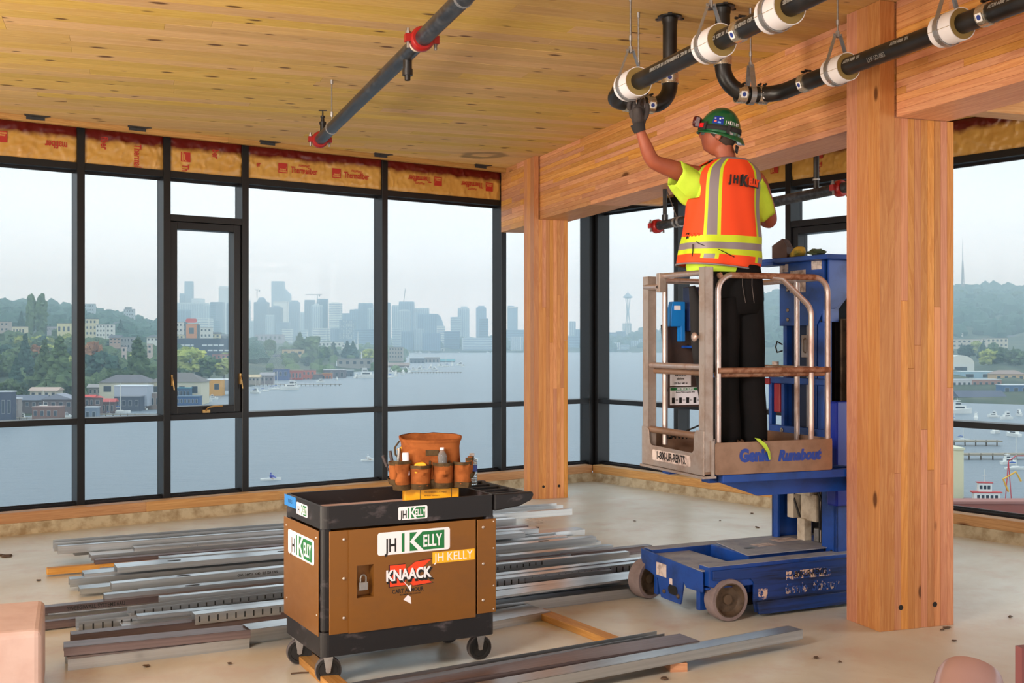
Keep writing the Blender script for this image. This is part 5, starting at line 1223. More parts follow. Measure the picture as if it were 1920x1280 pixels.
# things on the tray at the mast head
def CB(x, y, z): return (FB @ T(.93, .06, 0)) @ Vector((x, y, z))
TT = FB @ T(.93, -.01, 2.13)
o = obj('carton', MB().prism([(-.05, -.05), (.05, -.05), (.05, .02), (.02, .075), (-.05, .03)], .11, XZ), worn('dark_red_carton', (66, 40, 36), (44, 26, 24), 8, .5, .6), None, TT @ T(.02, .52, .05) @ R('Z', -60), bevel=.002); tag(o, 'dark open carton on the blue tool tray', 'box')
obj('printed_face', MB().box((-.0505, -.02, -.045), (-.05, .05, .015)), mat('pink_print', (206, 130, 130), .6), o) if False else None
o = obj('glove', MB().prism(rpoly(.16, .075, .03, 4), .045).prism(rpoly(.05, .03, .012, 3, .09, .02), .04), worn('yellow_green_glove', (196, 160, 60), (96, 110, 50), 14, .9, .8), None, TT @ T(.0, .38, .0) @ R('Z', 70) @ R('Y', 20), bevel=.012, seg=3); tag(o, 'crumpled yellow-green work glove on the blue tool tray', 'glove')
o = obj('rag', MB().ball((0, 0, .022), .05, 12, 0, (1.2, .8, .45), .8, 3), mat('olive_rag', (64, 76, 50), .9), None, TT @ T(.02, .22, .0), smooth=True); tag(o, 'small olive rag on the blue tool tray', 'rag')
# ---------------------------------------------------------------- the worker on the platform
skinm = worn('sunburnt_skin', (158, 84, 58), (126, 58, 40), 8, .35, .5, spec=.4)
hairm = mat('short_dark_hair', (58, 42, 34), .8); hivis = mat('hi_vis_orange', (240, 72, 20), .75); hred = mat('hi_vis_shade_orange', (226, 60, 20), .75)
lime = mat('lime_band', (196, 214, 30), .65); silver = mat('silver_reflective', (140, 128, 132), .5, .2); shirtm = worn('lime_shirt', (196, 226, 70), (172, 206, 54), 9, .5, .85, bmp=.2, spec=.1)
trou = worn('black_work_trousers', (18, 17, 18), (30, 26, 27), 7, .6, .9, bmp=.3, spec=.15); bootm = mat('dark_boots', (28, 24, 22), .6)
glovem = worn('grey_glove', (62, 54, 52), (44, 38, 38), 14, .6, .75, bmp=.2); cuffm = mat('knit_cuff', (40, 36, 36), .9)
helm = worn('green_hard_hat', (14, 84, 48), (10, 60, 34), 3, .5, .28, spec=.6); helm.node_tree.nodes['Principled BSDF'].inputs['Coat Weight'].default_value = .4
YM = 6.45
def W(px, py, Y=YM): return P(px, py, Y)
man = empty('person', T(*Vector((W(1385, 640).x, YM, ZF)))); tag(man, 'worker in green hard hat and orange vest reaching up to the pipe from the lift', 'person')
MI = man.matrix_basis.inverted()
def skin(pts, edges, name):
    """pts: name -> (position, radius); continuous tapering surface"""
    me = bpy.data.meshes.new(name); ks = list(pts); ix = {k: i for i, k in enumerate(ks)}
    me.from_pydata([MI @ Vector(pts[k][0]) for k in ks], [(ix[a], ix[b]) for a, b in edges], [])
    o = bpy.data.objects.new(name, me); COL.objects.link(o)
    m = o.modifiers.new('s', 'SKIN'); m.use_smooth_shade = True; m.use_x_symmetry = False; m.branch_smoothing = .6
    for i, k in enumerate(ks):
        q = pts[k][1]; q = q if isinstance(q, tuple) else (q, q)
        me.skin_vertices[0].data[i].radius = q; me.skin_vertices[0].data[i].use_root = (i == 0)
    s = o.modifiers.new('u', 'SUBSURF'); s.levels = 2; s.render_levels = 2
    dg = bpy.context.evaluated_depsgraph_get(); out = bpy.data.meshes.new_from_object(o.evaluated_get(dg)); bpy.data.objects.remove(o)
    return out
def me_to_mb(me, mb=None, mi=0):
    mb = mb or MB(); return mb.add([v.co.copy() for v in me.vertices], [tuple(p.vertices) for p in me.polygons], None, mi)
# head frame: f = facing direction, s = the man's left, u = up
hc = W(1350, 252, 6.42)
f_d = Vector((-.90, .38, .16)).normalized(); s_d = Vector((0, 0, 1)).cross(f_d).normalized(); u_d = f_d.cross(s_d).normalized()
HF = frame(hc, f_d, s_d, u_d)
def headmesh():
    n, m = 40, 30; vs = []; fs = []
    for i in range(m+1):
        ph = PI*i/m
        for k in range(n):
            th = 2*PI*k/n; x, y, z = math.sin(ph)*math.cos(th), math.sin(ph)*math.sin(th), math.cos(ph)
            X, Y_, Z = x*.102, y*.078, z*.122
            if z < 0:                                  # jaw narrows, back of the head tucks in
                Y_ *= 1-.30*(-z)**1.5; X = X*(1-.10*(-z)) + (.014*(-z) if x > 0 else .03*(-z))
            if x > .5:                                 # flat face with brow, nose, lips, chin
                g = lambda a, b, w1, w2: math.exp(-((Y_-a)/w1)**2-((Z-b)/w2)**2)
                X += .024*g(0, -.018, .011, .020)+.010*g(0, .004, .008, .018)+.007*g(0, .028, .045, .010)-.012*g(.03, .008, .016, .012)-.012*g(-.03, .008, .016, .012)
                X += .008*g(0, -.058, .022, .007)+.006*g(0, -.07, .02, .006)+.012*g(0, -.095, .022, .016)
            vs.append(HF @ Vector((X, Y_, Z)))
    for i in range(m):
        for k in range(n): fs.append((i*n+k, (i+1)*n+k, (i+1)*n+(k+1) % n, i*n+(k+1) % n))
    return [MI @ v for v in vs], fs
shL, shR = W(1298, 330, 6.42), W(1418, 334, 6.50)
elL, wrL = W(1222, 303, 6.30), W(1199, 243, 6.26)
elR, wrR = W(1447, 420, 6.70), W(1395, 395, 6.86)
pts = {'pelvis': (W(1372, 520), (.15, .11)), 'waist': (W(1362, 450), (.135, .10)), 'chest': (W(1364, 380), (.155, .11)), 'upper': (W(1366, 330), (.12, .09)), 'neck0': (W(1366, 305, 6.44), .066), 'neck1': (HF @ Vector((-.03, 0, -.075)), .060), 'headc': (HF @ Vector((-.01, 0, -.01)), .06),
 'shL': (shL, .066), 'aL': (shL.lerp(elL, .55), .054), 'elL': (elL, .044), 'fL': (elL.lerp(wrL, .35), .043), 'fL2': (elL.lerp(wrL, .75), .032), 'wrL': (wrL, .027), 'hL': (W(1196, 226, 6.25), .03),
 'shR': (shR, .066), 'elR': (elR, .046), 'wrR': (wrR, .028),
 'hipL': (W(1363, 545, 6.44), .095), 'knL': (W(1362, 680, 6.40), .062), 'anL': (W(1366, 832, 6.46), .045), 'hipR': (W(1398, 545, 6.48), .095), 'knR': (W(1408, 680, 6.46), .062), 'anR': (W(1411, 832, 6.52), .045)}
ed = [('pelvis', 'waist'), ('waist', 'chest'), ('chest', 'upper'), ('upper', 'neck0'), ('neck0', 'neck1'), ('neck1', 'headc'), ('upper', 'shL'), ('shL', 'aL'), ('aL', 'elL'), ('elL', 'fL'), ('fL', 'fL2'), ('fL2', 'wrL'), ('wrL', 'hL'), ('upper', 'shR'), ('shR', 'elR'), ('elR', 'wrR'), ('pelvis', 'hipL'), ('hipL', 'knL'), ('knL', 'anL'), ('pelvis', 'hipR'), ('hipR', 'knR'), ('knR', 'anR')]
bm_ = me_to_mb(skin(pts, ed, 'body')); vs_, fs_ = headmesh(); bm_.add(vs_, fs_)
body = obj('body', bm_, skinm, man, smooth=True)
rm = body.modifiers.new('r', 'REMESH'); rm.mode = 'VOXEL'; rm.voxel_size = .007; rm.use_smooth_shade = True
sm = body.modifiers.new('sm', 'SMOOTH'); sm.iterations = 4; sm.factor = .5
def wadd(name, mb, mats, smooth=True, parent=None, **k):
    return obj(name, mb, mats, parent or man, None if parent else MI.copy(), smooth=smooth, **k)
for s in (1, -1):   # ears, both sides
    ear = MB(); E = HF @ T(-.012, s*.077, -.012) @ R('X', -12*s)
    ear.tube([E @ Vector(p) for p in [(.008, 0, -.030), (.016, s*.006, -.018), (.014, s*.004, .0), (.018, s*.008, .022), (.004, s*.014, .034), (-.012, s*.016, .024), (-.016, s*.014, .004), (-.010, s*.008, -.018), (.002, s*.002, -.032)]], [.004, .004, .003, .005, .0055, .0055, .005, .005, .004], 8)
    ear.prism([(.012, -.02), (.014, .02), (0, .03), (-.014, .02), (-.014, 0), (-.004, -.024)], .004, E @ T(0, s*.005, 0) @ R('X', 90))
    wadd('ear', ear, skinm)
# hair below the helmet, at the temples and nape
hr = MB(); n = 26; vs = []; fs = []
for i in range(n+1):
    th = math.radians(62+236*i/n)
    for j in range(7):
        z = .05-.125*j/6*(.35+.65*max(0, math.sin(PI*i/n))**.7); rr = 1.035
        kx = .102*rr*(1 if z > 0 else 1-.9*abs(z)); ky = .078*rr*(1 if z > 0 else 1-1.3*abs(z))
        c = math.sqrt(max(0, 1-(z/.128)**2)); vs.append(HF @ Vector((kx*c*math.cos(th)+(.0 if z > 0 else -z*.12), ky*c*math.sin(th), z)))
for i in range(n):
    for j in range(6): q = i*7+j; fs.append((q, q+1, q+8, q+7))
h_ = wadd('hair', hr.add(vs, fs), hairm); so = h_.modifiers.new('s', 'SOLIDIFY'); so.thickness = .006
wadd('neck_band', MB().add([(HF @ Vector((-.105, -.03+.01*i, -.055-.02*j))) for i in range(7) for j in range(3)], [(i*3+j, i*3+3+j, i*3+4+j, i*3+1+j) for i in range(6) for j in range(2)]), mat('hat_cradle_black', (26, 24, 24), .6)).modifiers.new('s', 'SOLIDIFY').thickness = .006
# safety glasses seen in profile
gl = MB(); gl.tube([HF @ Vector(p) for p in [(.098, .040, .004), (.04, .076, .006), (-.01, .084, .002)]], .0028, 6).tube([HF @ Vector(p) for p in [(.098, -.040, .004), (.04, -.076, .006), (-.01, -.084, .002)]], .0028, 6)
go = wadd('safety_glasses', gl, mat('glasses_frame', (60, 60, 66), .4))
ln = MB()
vs = []; fs = []
for i in range(13):
    a = math.radians(-52+104*i/12)
    for z in (-.016, .018): vs.append(HF @ Vector((.022+.088*math.cos(a), .062*math.sin(a)*1.05, z)))
for i in range(12): fs.append((2*i, 2*i+2, 2*i+3, 2*i+1))
wadd('lens', ln.add(vs, fs), clear).modifiers.new('s', 'SOLIDIFY').thickness = .002
# hard hat tilted back
HH = HF @ T(.006, 0, .000) @ R('Y', -4) @ S(.88, .93, 1.06)
hat = MB(); n = 44; rows = 14; vs = []; fs = []
for j in range(rows+1):
    ph = PI/2*j/rows
    for k in range(n):
        th = 2*PI*k/n; x, y, z = math.cos(ph)*math.cos(th), math.cos(ph)*math.sin(th), math.sin(ph)
        rdg = 1+.02*max(0, z)*math.exp(-(y/.16)**2)
        vs.append(HH @ Vector((x*.137*rdg, y*.117*rdg, z*.140*rdg)))
for j in range(rows):
    for k in range(n): fs.append((j*n+k, j*n+(k+1) % n, (j+1)*n+(k+1) % n, (j+1)*n+k))
hat.add(vs, fs)
vs = []; fs = []
for k in range(n):      # brim: turned to the back, the peak over the nape
    th = 2*PI*k/n; ex = .008+.034*max(0, -math.cos(th))**2.2
    for q, dz in ((0, 0), (.5, -.004), (1, -.010-.020*max(0, -math.cos(th))**2), (1.0, -.015-.020*max(0, -math.cos(th))**2), (0, -.008)):
        vs.append(HH @ Vector((math.cos(th)*(.137+ex*q), math.sin(th)*(.117+(.012+ex*.3)*q), dz)))
for k in range(n):
    for j in range(4): fs.append((k*5+j, ((k+1) % n)*5+j, ((k+1) % n)*5+j+1, k*5+j+1))
hat.add(vs, fs)
hobj = wadd('hard_hat', hat, helm)
st_ = MB(); vs = []; fs = []
for k in range(n):
    th = 2*PI*k/n
    for z in (.010, .036):
        c = math.sqrt(1-(z/.140)**2)*1.02; vs.append(HH @ Vector((math.cos(th)*(.139)*c+.0, math.sin(th)*.119*c, z-.006*math.cos(th))))
for k in range(n): fs.append((2*k, 2*((k+1) % n), 2*((k+1) % n)+1, 2*k+1))
wadd('headlamp_strap', st_.add(vs, fs), cuffm).modifiers.new('s', 'SOLIDIFY').thickness = .003
lamp = MB().lathe([(.0, -.02), (.026, -.02), (.030, -.01), (.030, .012), (.026, .02), (.0, .02)], 22, HH @ T(.158, .015, .045) @ R('Y', 90))
lamp.box((.13, -.02, .018), (.155, .05, .066), HH); wadd('headlamp', lamp, mat('dark_red_lamp', (76, 14, 18), .35), label='dark red headlamp')
wadd('lamp_badge', MB().box((-.022, .0, -.012), (.022, .005, .012), HH @ T(.098, .092, .022) @ R('Z', -42)), mat('bright_red_badge', (214, 24, 34), .4))
for a in (60, 125): wadd('lamp_clip', MB().box((-.010, .0, -.022), (.010, .008, .022), HH @ T(.139*math.cos(math.radians(a)), .121*math.sin(math.radians(a)), .022) @ R('Z', a-90)), cuffm)
wadd('cradle_strap', MB().add([HF @ Vector(p) for p in [(.05, .086, .022), (-.02, .094, .002), (-.080, .074, -.030), (-.092, .070, .0), (-.03, .098, .036), (.05, .090, .040)]], [(0, 1, 4, 5), (1, 2, 3, 4)]), mat('grey_cradle', (176, 164, 164), .6)).modifiers.new('s', 'SOLIDIFY').thickness = .004
wadd('ratchet_knob', MB().lathe([(.0, 0), (.022, 0), (.022, .02), (.018, .026), (0, .026)], 16, HF @ T(-.108, 0, -.03) @ R('Y', -90)), mat('clear_grey_knob', (150, 156, 170), .3))
# decals on the helmet shell
def hat_patch(th0, th1, z0, z1, m, name, off=1.006):
    vs = []; fs = []; a = 9; b = 5
    for i in range(a+1):
        for j in range(b+1):
            th = math.radians(th0+(th1-th0)*i/a); z = z0+(z1-z0)*j/b; c = math.sqrt(1-(z/.140)**2); r_ = 1+.02*(z/.14)*math.exp(-(c*math.sin(th)/.16)**2)
            vs.append(HH @ (Vector((math.cos(th)*.137*c, math.sin(th)*.117*c, z))*off*r_))
    for i in range(a):
        for j in range(b): q = i*(b+1)+j; fs.append((q, q+b+1, q+b+2, q+1))
    return wadd(name, MB().add(vs, fs), m, parent=None)
hat_patch(76, 108, .040, .082, mat('blue_decal', (20, 50, 140), .35), 'blue_sticker')
for a0, a1, z0, z1, mm in ((79, 84, .066, .072, signw), (94, 99, .066, .074, signw), (81, 88, .048, .058, mat('pink_badge', (226, 110, 100), .5)), (92, 101, .046, .054, mat('pale_blue_badge', (110, 170, 230), .5)), (102, 106, .072, .077, signw)): hat_patch(a0, a1, z0, z1, mm, 'sticker_mark', 1.009)
for i, ch in enumerate('JHKELLY'):
    t_ = math.radians(116+i*7.2); z = .056; c = math.sqrt(1-(z/.14)**2); pos = Vector((math.cos(t_)*.137*c, math.sin(t_)*.117*c, z))*1.012
    nrm = Vector((math.cos(t_)/.137, math.sin(t_)/.117, z/.0196)).normalized(); xd = Vector((math.sin(t_), -math.cos(t_), 0)); xd = (xd-nrm*xd.dot(nrm)).normalized(); yd = nrm.cross(xd)
    if yd.z < 0: xd = -xd; yd = -yd
    text(ch, .024*(1.3 if ch == 'K' else 1), signw, man, MI @ HH @ frame(pos, xd, yd, nrm), .0005, .0008, .62)
# ---- torso clothing: rings round a tilted spine
tw = math.radians(28)                        # back turned a little to the viewer's right
def ringpt(px, py, hw, hd, phi, Y=YM, tilt=0):
    """phi measured from the middle of the back; positive towards the man's right (viewer's right)"""
    c = W(px, py, Y); bk = Vector((math.sin(tw), -math.cos(tw), 0)); rt_ = Vector((math.cos(tw), math.sin(tw), 0))
    s_, k_ = math.sin(phi), math.cos(phi); q = (abs(s_)**2.5+abs(k_)**2.5)**(-1/2.5)
    return c+rt_*(hw*s_*q)+bk*(hd*k_*q)+Vector((0, 0, tilt*s_))
RG = [(502, 1346, .245, .165, -.020), (492, 1349, .248, .165, -.014), (482, 1351, .247, .163, -.008), (472, 1352, .245, .160, 0), (458, 1353, .240, .157, 0), (448, 1354, .236, .155, 0), (425, 1354, .226, .150, 0), (400, 1354, .218, .146, 0), (375, 1355, .215, .143, 0), (352, 1357, .218, .140, 0), (335, 1360, .218, .130, 0), (322, 1362, .205, .116, .004), (311, 1364, .165, .098, .006), (303, 1366, .115, .085, .0), (299, 1367, .088, .078, 0)]
def vest():
    n = 72; vs = []; fs = []; ms = []
    for j, (py, px, hw, hd, tl) in enumerate(RG):
        for i in range(n):
            phi = 2*PI*i/n-PI; fold = .006*noise.noise(Vector((math.sin(phi)*3, math.cos(phi)*3, j*.5)))+.004*math.sin(phi*9+j*.6)*(1 if j < 5 else .4)
            vs.append(ringpt(px, py, hw+fold, hd+fold, phi, tilt=tl))
    sub = []
    for j in range(len(RG)-1):
        for i in range(n):
            phi = math.degrees(2*PI*(i+.5)/n-PI); a = j*n+i; b = j*n+(i+1) % n
            arm = (abs(abs(phi)-90) < 22 and 9 <= j <= 12) or (abs(abs(phi)-90) < 24 and j == 8)
            if arm: continue
            m = 0
            ap = abs(phi)
            if j in (2,): m = 1
            elif j == 3: m = 2
            elif j == 4: m = 1
            elif 30 < ap < 55: m = 2 if 35 < ap < 50 else 1
            if j == 0: m = 0
            if j >= 13: m = 2
            fs.append((a, b, b+n, a+n)); ms.append(m)
    mb = MB(); mb.v = [tuple(v) for v in vs]; mb.f = fs; mb.m = ms
    return mb
vo = obj('safety_vest', vest(), [hivis, lime, silver], man, MI.copy(), smooth=False)
vo.data.polygons.foreach_set('use_smooth', [True]*len(vo.data.polygons))
so = vo.modifiers.new('s', 'SOLIDIFY'); so.thickness = .006; so.offset = 1
sb = vo.modifiers.new('u', 'SUBSURF'); sb.levels = 1; sb.render_levels = 1
# hem piping, pocket tab, loose dark strings
hem = [ringpt(RG[0][1], RG[0][0]+1, RG[0][2]+.006, RG[0][3]+.006, 2*PI*i/60-PI, tilt=RG[0][4]) for i in range(61)]
wadd('hem_binding', MB().tube(hem, .005, 6), silver)
q = ringpt(1353, 448, .245, .165, math.radians(-92)); q2 = ringpt(1353, 448, .245, .165, math.radians(-84)); up_ = Vector((0, 0, 1))
wadd('belt_slot', MB().add([q-up_*.022, q2-up_*.022, q2+up_*.022, q+up_*.022], [(0, 1, 2, 3)]), dk).modifiers.new('s', 'SOLIDIFY').thickness = .006
wadd('gathers', MB().tube([ringpt(1353, 446, .243, .163, math.radians(-100+4*i))+Vector((0, 0, .006*(i % 2))) for i in range(11)], .006, 6), hivis)
wadd('drawstring', MB().tube([ringpt(1352, 462, .252, .17, math.radians(-70)), ringpt(1351, 475, .256, .172, math.radians(-68)), ringpt(1350, 492, .256, .172, math.radians(-69))], .0025, 6), dk)
wadd('drawstring', MB().tube([ringpt(1353, 458, .247, .167, math.radians(-66+7*i)) - up_*(.010*i+.004*math.sin(i)) for i in range(9)], .0025, 6), dk)
# lettering across the back
for i, (ch, dx_, sz) in enumerate((('J', -.070, .058), ('H', -.046, .058), ('K', -.010, .086), ('ELLY', .042, .052))):
    ph = math.atan2(dx_+.018, .14); c = ringpt(1356, 346, .226, .150, ph*.92); c2 = ringpt(1356, 346, .226, .150, ph*.92+.02); xd = (c2-c).normalized(); yd = Vector((0, 0, 1)); nn = xd.cross(yd).normalized(); c = c-Vector((0, 0, 1))*(.0+dx_*.10)+nn*.013
    Mx = MI @ frame(c, xd, yd, nn) @ R('Z', -5)
    if ch == 'ELLY': obj('letter_field', MB().box((-.041, -.026, -.004), (.044, .024, .002)), signk, man, Mx)
    if ch == 'K': obj('letter_bar', MB().box((-.022, -.032, -.002), (-.014, .032, .002)), signk, man, Mx)
    text(ch, sz, signk if ch in 'JH' else (hivis if ch == 'ELLY' else signk), man, Mx @ T(.004 if ch == 'K' else 0, 0, .003), .002, .0036, .74)
# shirt: body, sleeve on the raised arm, right sleeve, hem below the vest
def shirt():
    n = 40; mb = MB(); rings = []
    for (py, px, hw, hd) in ((512, 1352, .205, .135), (500, 1352, .212, .14), (450, 1354, .205, .135), (400, 1355, .198, .132), (350, 1358, .205, .128), (328, 1361, .20, .112), (314, 1364, .16, .092), (305, 1366, .10, .078)):
        rings.append([ringpt(px, py, hw, hd, 2*PI*i/n-PI) for i in range(n)])
    return loft(mb, rings, cap=False)
wadd('shirt', shirt(), shirtm)
def sleeve_(a, b, r0, r1, seed, drop=.02):
    a = Vector(a); b = Vector(b); d = (b-a).normalized(); n = 22; rows = 10; A = along(a, b); vs = []; fs = []; L_ = (b-a).length
    for j in range(rows+1):
        t = j/rows
        for k in range(n):
            th = 2*PI*k/n; r_ = r0+(r1-r0)*t+.010*noise.noise(Vector((math.cos(th)*1.6, math.sin(th)*1.6, t*3+seed)))+.006*math.sin(th*5+seed)*t
            v = A @ Vector((math.cos(th)*r_, math.sin(th)*r_, L_*t)); v.z -= drop*math.sin(PI*t)*(1 if math.cos(th) < 0 else .4); vs.append(v)
    for j in range(rows):
        for k in range(n): fs.append((j*n+k, j*n+(k+1) % n, (j+1)*n+(k+1) % n, (j+1)*n+k))
    return MB().add(vs, fs)
o = wadd('sleeve', sleeve_(W(1325, 350, 6.44), W(1266, 326, 6.36), .110, .074, 1, .05), shirtm, label='lime sleeve of the raised arm'); o.modifiers.new('s', 'SOLIDIFY').thickness = .004
o = wadd('sleeve', sleeve_(W(1405, 340, 6.50), W(1432, 402, 6.62), .085, .07, 5, .0), shirtm); o.modifiers.new('s', 'SOLIDIFY').thickness = .004
# shoulder piece of the vest over the right arm edge
# ---- trousers, belt and boots
def trousers():
    n = 28
    def rings(spec): return [[Vector((W(px, py, Y).x+hw*math.sin(2*PI*i/n)*(1+.05*noise.noise(Vector((math.sin(2*PI*i/n)*2, py*.03, px)))), Y+hd*math.cos(2*PI*i/n), W(px, py, Y).z+.006*math.sin(3*2*PI*i/n))) for i in range(n)] for px, py, hw, hd, Y in spec]
    mb = MB()
    loft(mb, rings([(1376, 500, .150, .120, YM), (1378, 530, .160, .128, YM), (1380, 560, .158, .125, YM), (1380, 590, .145, .11, YM)]), cap=False)
    for sgn, x0, x1, x2, dy in ((-1, 1357, 1358, 1362, -.03), (1, 1402, 1408, 1412, .03)):
        loft(mb, rings([(x0, 560, .088, .115, YM+dy), (x0, 600, .092, .11, YM+dy), (x0+(x1-x0)*.6, 650, .085, .098, YM+dy), (x1, 690, .078, .092, YM+dy), (x1, 730, .080, .088, YM+dy), (x2, 780, .078, .085, YM+dy), (x2, 810, .080, .086, YM+dy), (x2+1, 824, .076, .09, YM+dy)]), cap=False)
    return mb
t_ = wadd('trousers', trousers(), trou); rmm = t_.modifiers.new('r', 'REMESH'); rmm.mode = 'VOXEL'; rmm.voxel_size = .011; rmm.use_smooth_shade = True
t_.modifiers.remove(rmm); t_.modifiers.new('s', 'SOLIDIFY').thickness = .005
for x, dy in ((1364, -.03), (1413, .03)):
    c = W(x, 840, YM+dy); bt_ = MB(); b0 = Vector((c.x, c.y, ZF))
    pr = [[b0+Vector((hw*math.sin(2*PI*i/20)+ox, yy+ll*math.cos(2*PI*i/20), z)) for i in range(20)] for z, hw, ll, yy, ox in ((0, .052, .145, .06, 0), (.03, .054, .148, .06, 0), (.06, .050, .135, .05, 0), (.09, .048, .09, .02, 0), (.13, .052, .065, 0, 0), (.20, .058, .068, 0, 0))]
    wadd('boot', loft(bt_, pr), bootm); wadd('sole', MB().prism([(v.x, v.y) for v in pr[0]][::-1], .022, T(0, 0, ZF+.001)), dk)
for i, (xa, xb) in enumerate(((1392, 1398), (1410, 1414))): wadd('pocket_seam', MB().tube([W(xa, 512, YM-.135), W(xa, 535, YM-.142), W(xb, 568, YM-.128)], .002, 5), mat('seam_thread', (84, 76, 74), .8) if i == 0 else bpy.data.materials['seam_thread'])
# ---- gloved left hand: palm, five separate bent fingers, knit cuff
def gl_skin(pts, ed): return me_to_mb(skin(pts, ed, 'g'))
YH = 6.255
gp = {'c': (W(1197, 236, YH), (.048, .034)), 'p1': (W(1195, 222, YH), (.074, .034)), 'p2': (W(1194, 210, YH), (.078, .032)), 'p3': (W(1193, 201, YH), (.066, .026))}
palm = gl_skin(gp, [('c', 'p1'), ('p1', 'p2'), ('p2', 'p3')])
palm.ball(MI @ W(1195, 212, YH), .047, 18, 0, (1.02, .42, 1.0)).ball(MI @ W(1198, 226, YH), .040, 16, 0, (1, .55, 1.0))
fing = [([(1181, 207), (1179, 196), (1183, 186), (1190, 180)], [.0145, .014, .013, .0115], [0, -.02, -.035, -.02]),
        ([(1190, 204), (1188, 191), (1189, 181), (1193, 174)], [.0145, .014, .013, .0115], [0, -.012, -.012, .01]),
        ([(1197, 204), (1198, 192), (1199, 183), (1200, 177)], [.0145, .0135, .0125, .011], [0, .01, .03, .045]),
        ([(1203, 206), (1205, 196), (1206, 189), (1206, 184)], [.012, .011, .010, .009], [.0, .02, .045, .06]),
        ([(1205, 226), (1212, 215), (1214, 203), (1213, 193)], [.019, .017, .0155, .014], [-.01, -.014, -.014, -.010])]
for pts2, rr, dy in fing:
    q = {str(i): (W(px, py, YH+d_), rr[i]) for i, ((px, py), d_) in enumerate(zip(pts2, dy))}
    gl_skin_me = skin(q, [(str(i), str(i+1)) for i in range(len(pts2)-1)], 'f'); me_to_mb(gl_skin_me, palm)
gv = obj('glove', palm, glovem, man, None, smooth=True); rg_ = gv.modifiers.new('r', 'REMESH'); rg_.mode = 'VOXEL'; rg_.voxel_size = .0032; rg_.use_smooth_shade = True
gs = gv.modifiers.new('sm', 'SMOOTH'); gs.iterations = 2
wadd('glove_cuff', MB().tube([W(1195, 232, YH), W(1197, 238, YH), W(1200, 247, YH+.003)], [.040, .039, .033], 20), cuffm)
# hidden right hand holding the strap side, same glove
rp_ = skin({'a': (wrR, .028), 'b': (wrR+Vector((-.05, .03, .03)), (.034, .02)), 'c': (wrR+Vector((-.09, .05, .05)), (.034, .017))}, [('a', 'b'), ('b', 'c')], 'g2'); pb = me_to_mb(rp_)
for i in range(4):
    b0 = wrR+Vector((-.09, .03+.016*i, .055-.012*i)); me_to_mb(skin({'0': (b0, .011), '1': (b0+Vector((-.035, 0, .0)), .010), '2': (b0+Vector((-.05, 0, -.025)), .009)}, [('0', '1'), ('1', '2')], 'f'), pb)
me_to_mb(skin({'0': (wrR+Vector((-.03, .03, .05)), .014), '1': (wrR+Vector((-.05, .035, .085)), .012), '2': (wrR+Vector((-.07, .04, .105)), .010)}, [('0', '1'), ('1', '2')], 'f'), pb)
obj('glove', pb, glovem, man, None, smooth=True)
# ---------------------------------------------------------------- haze over the lake, water
WZ = -22.4
def haze():
    m = bpy.data.materials.new('lake_haze'); m.use_nodes = True; t = m.node_tree; t.nodes.clear()
    o = t.nodes.new('ShaderNodeOutputMaterial'); v = nd(t, 'ShaderNodeVolumeScatter', {'Color': (.70, .89, 1.0, 1), 'Density': .00039, 'Anisotropy': .35})
    t.links.new(v.outputs[0], o.inputs['Volume']); m.cycles.homogeneous_volume = True
    return m
hz = obj('haze', MB().box((-4500, 60, WZ+.1), (4500, 4800, 260)), haze()); tag(hz, 'pale blue haze lying over the lake and the city', 'haze', kind='stuff')
def water():
    m, t, b = new_mat('lake_water')
    b.inputs['Base Color'].default_value = sRGB(126, 138, 148); b.inputs['Roughness'].default_value = .35
    b.inputs['Specular IOR Level'].default_value = .6
    c = coords(t, scale=(.5, 1, 1)); n = noise_t(t, c, .25, 9, .72)
    bump(t, b, n, 1.0, 1.4); return m
o = obj('water', MB().prism([(-9000, 20), (9000, 20), (9000, 9000), (-9000, 9000)], .05, z0=WZ-.05), water()); tag(o, kind='structure')
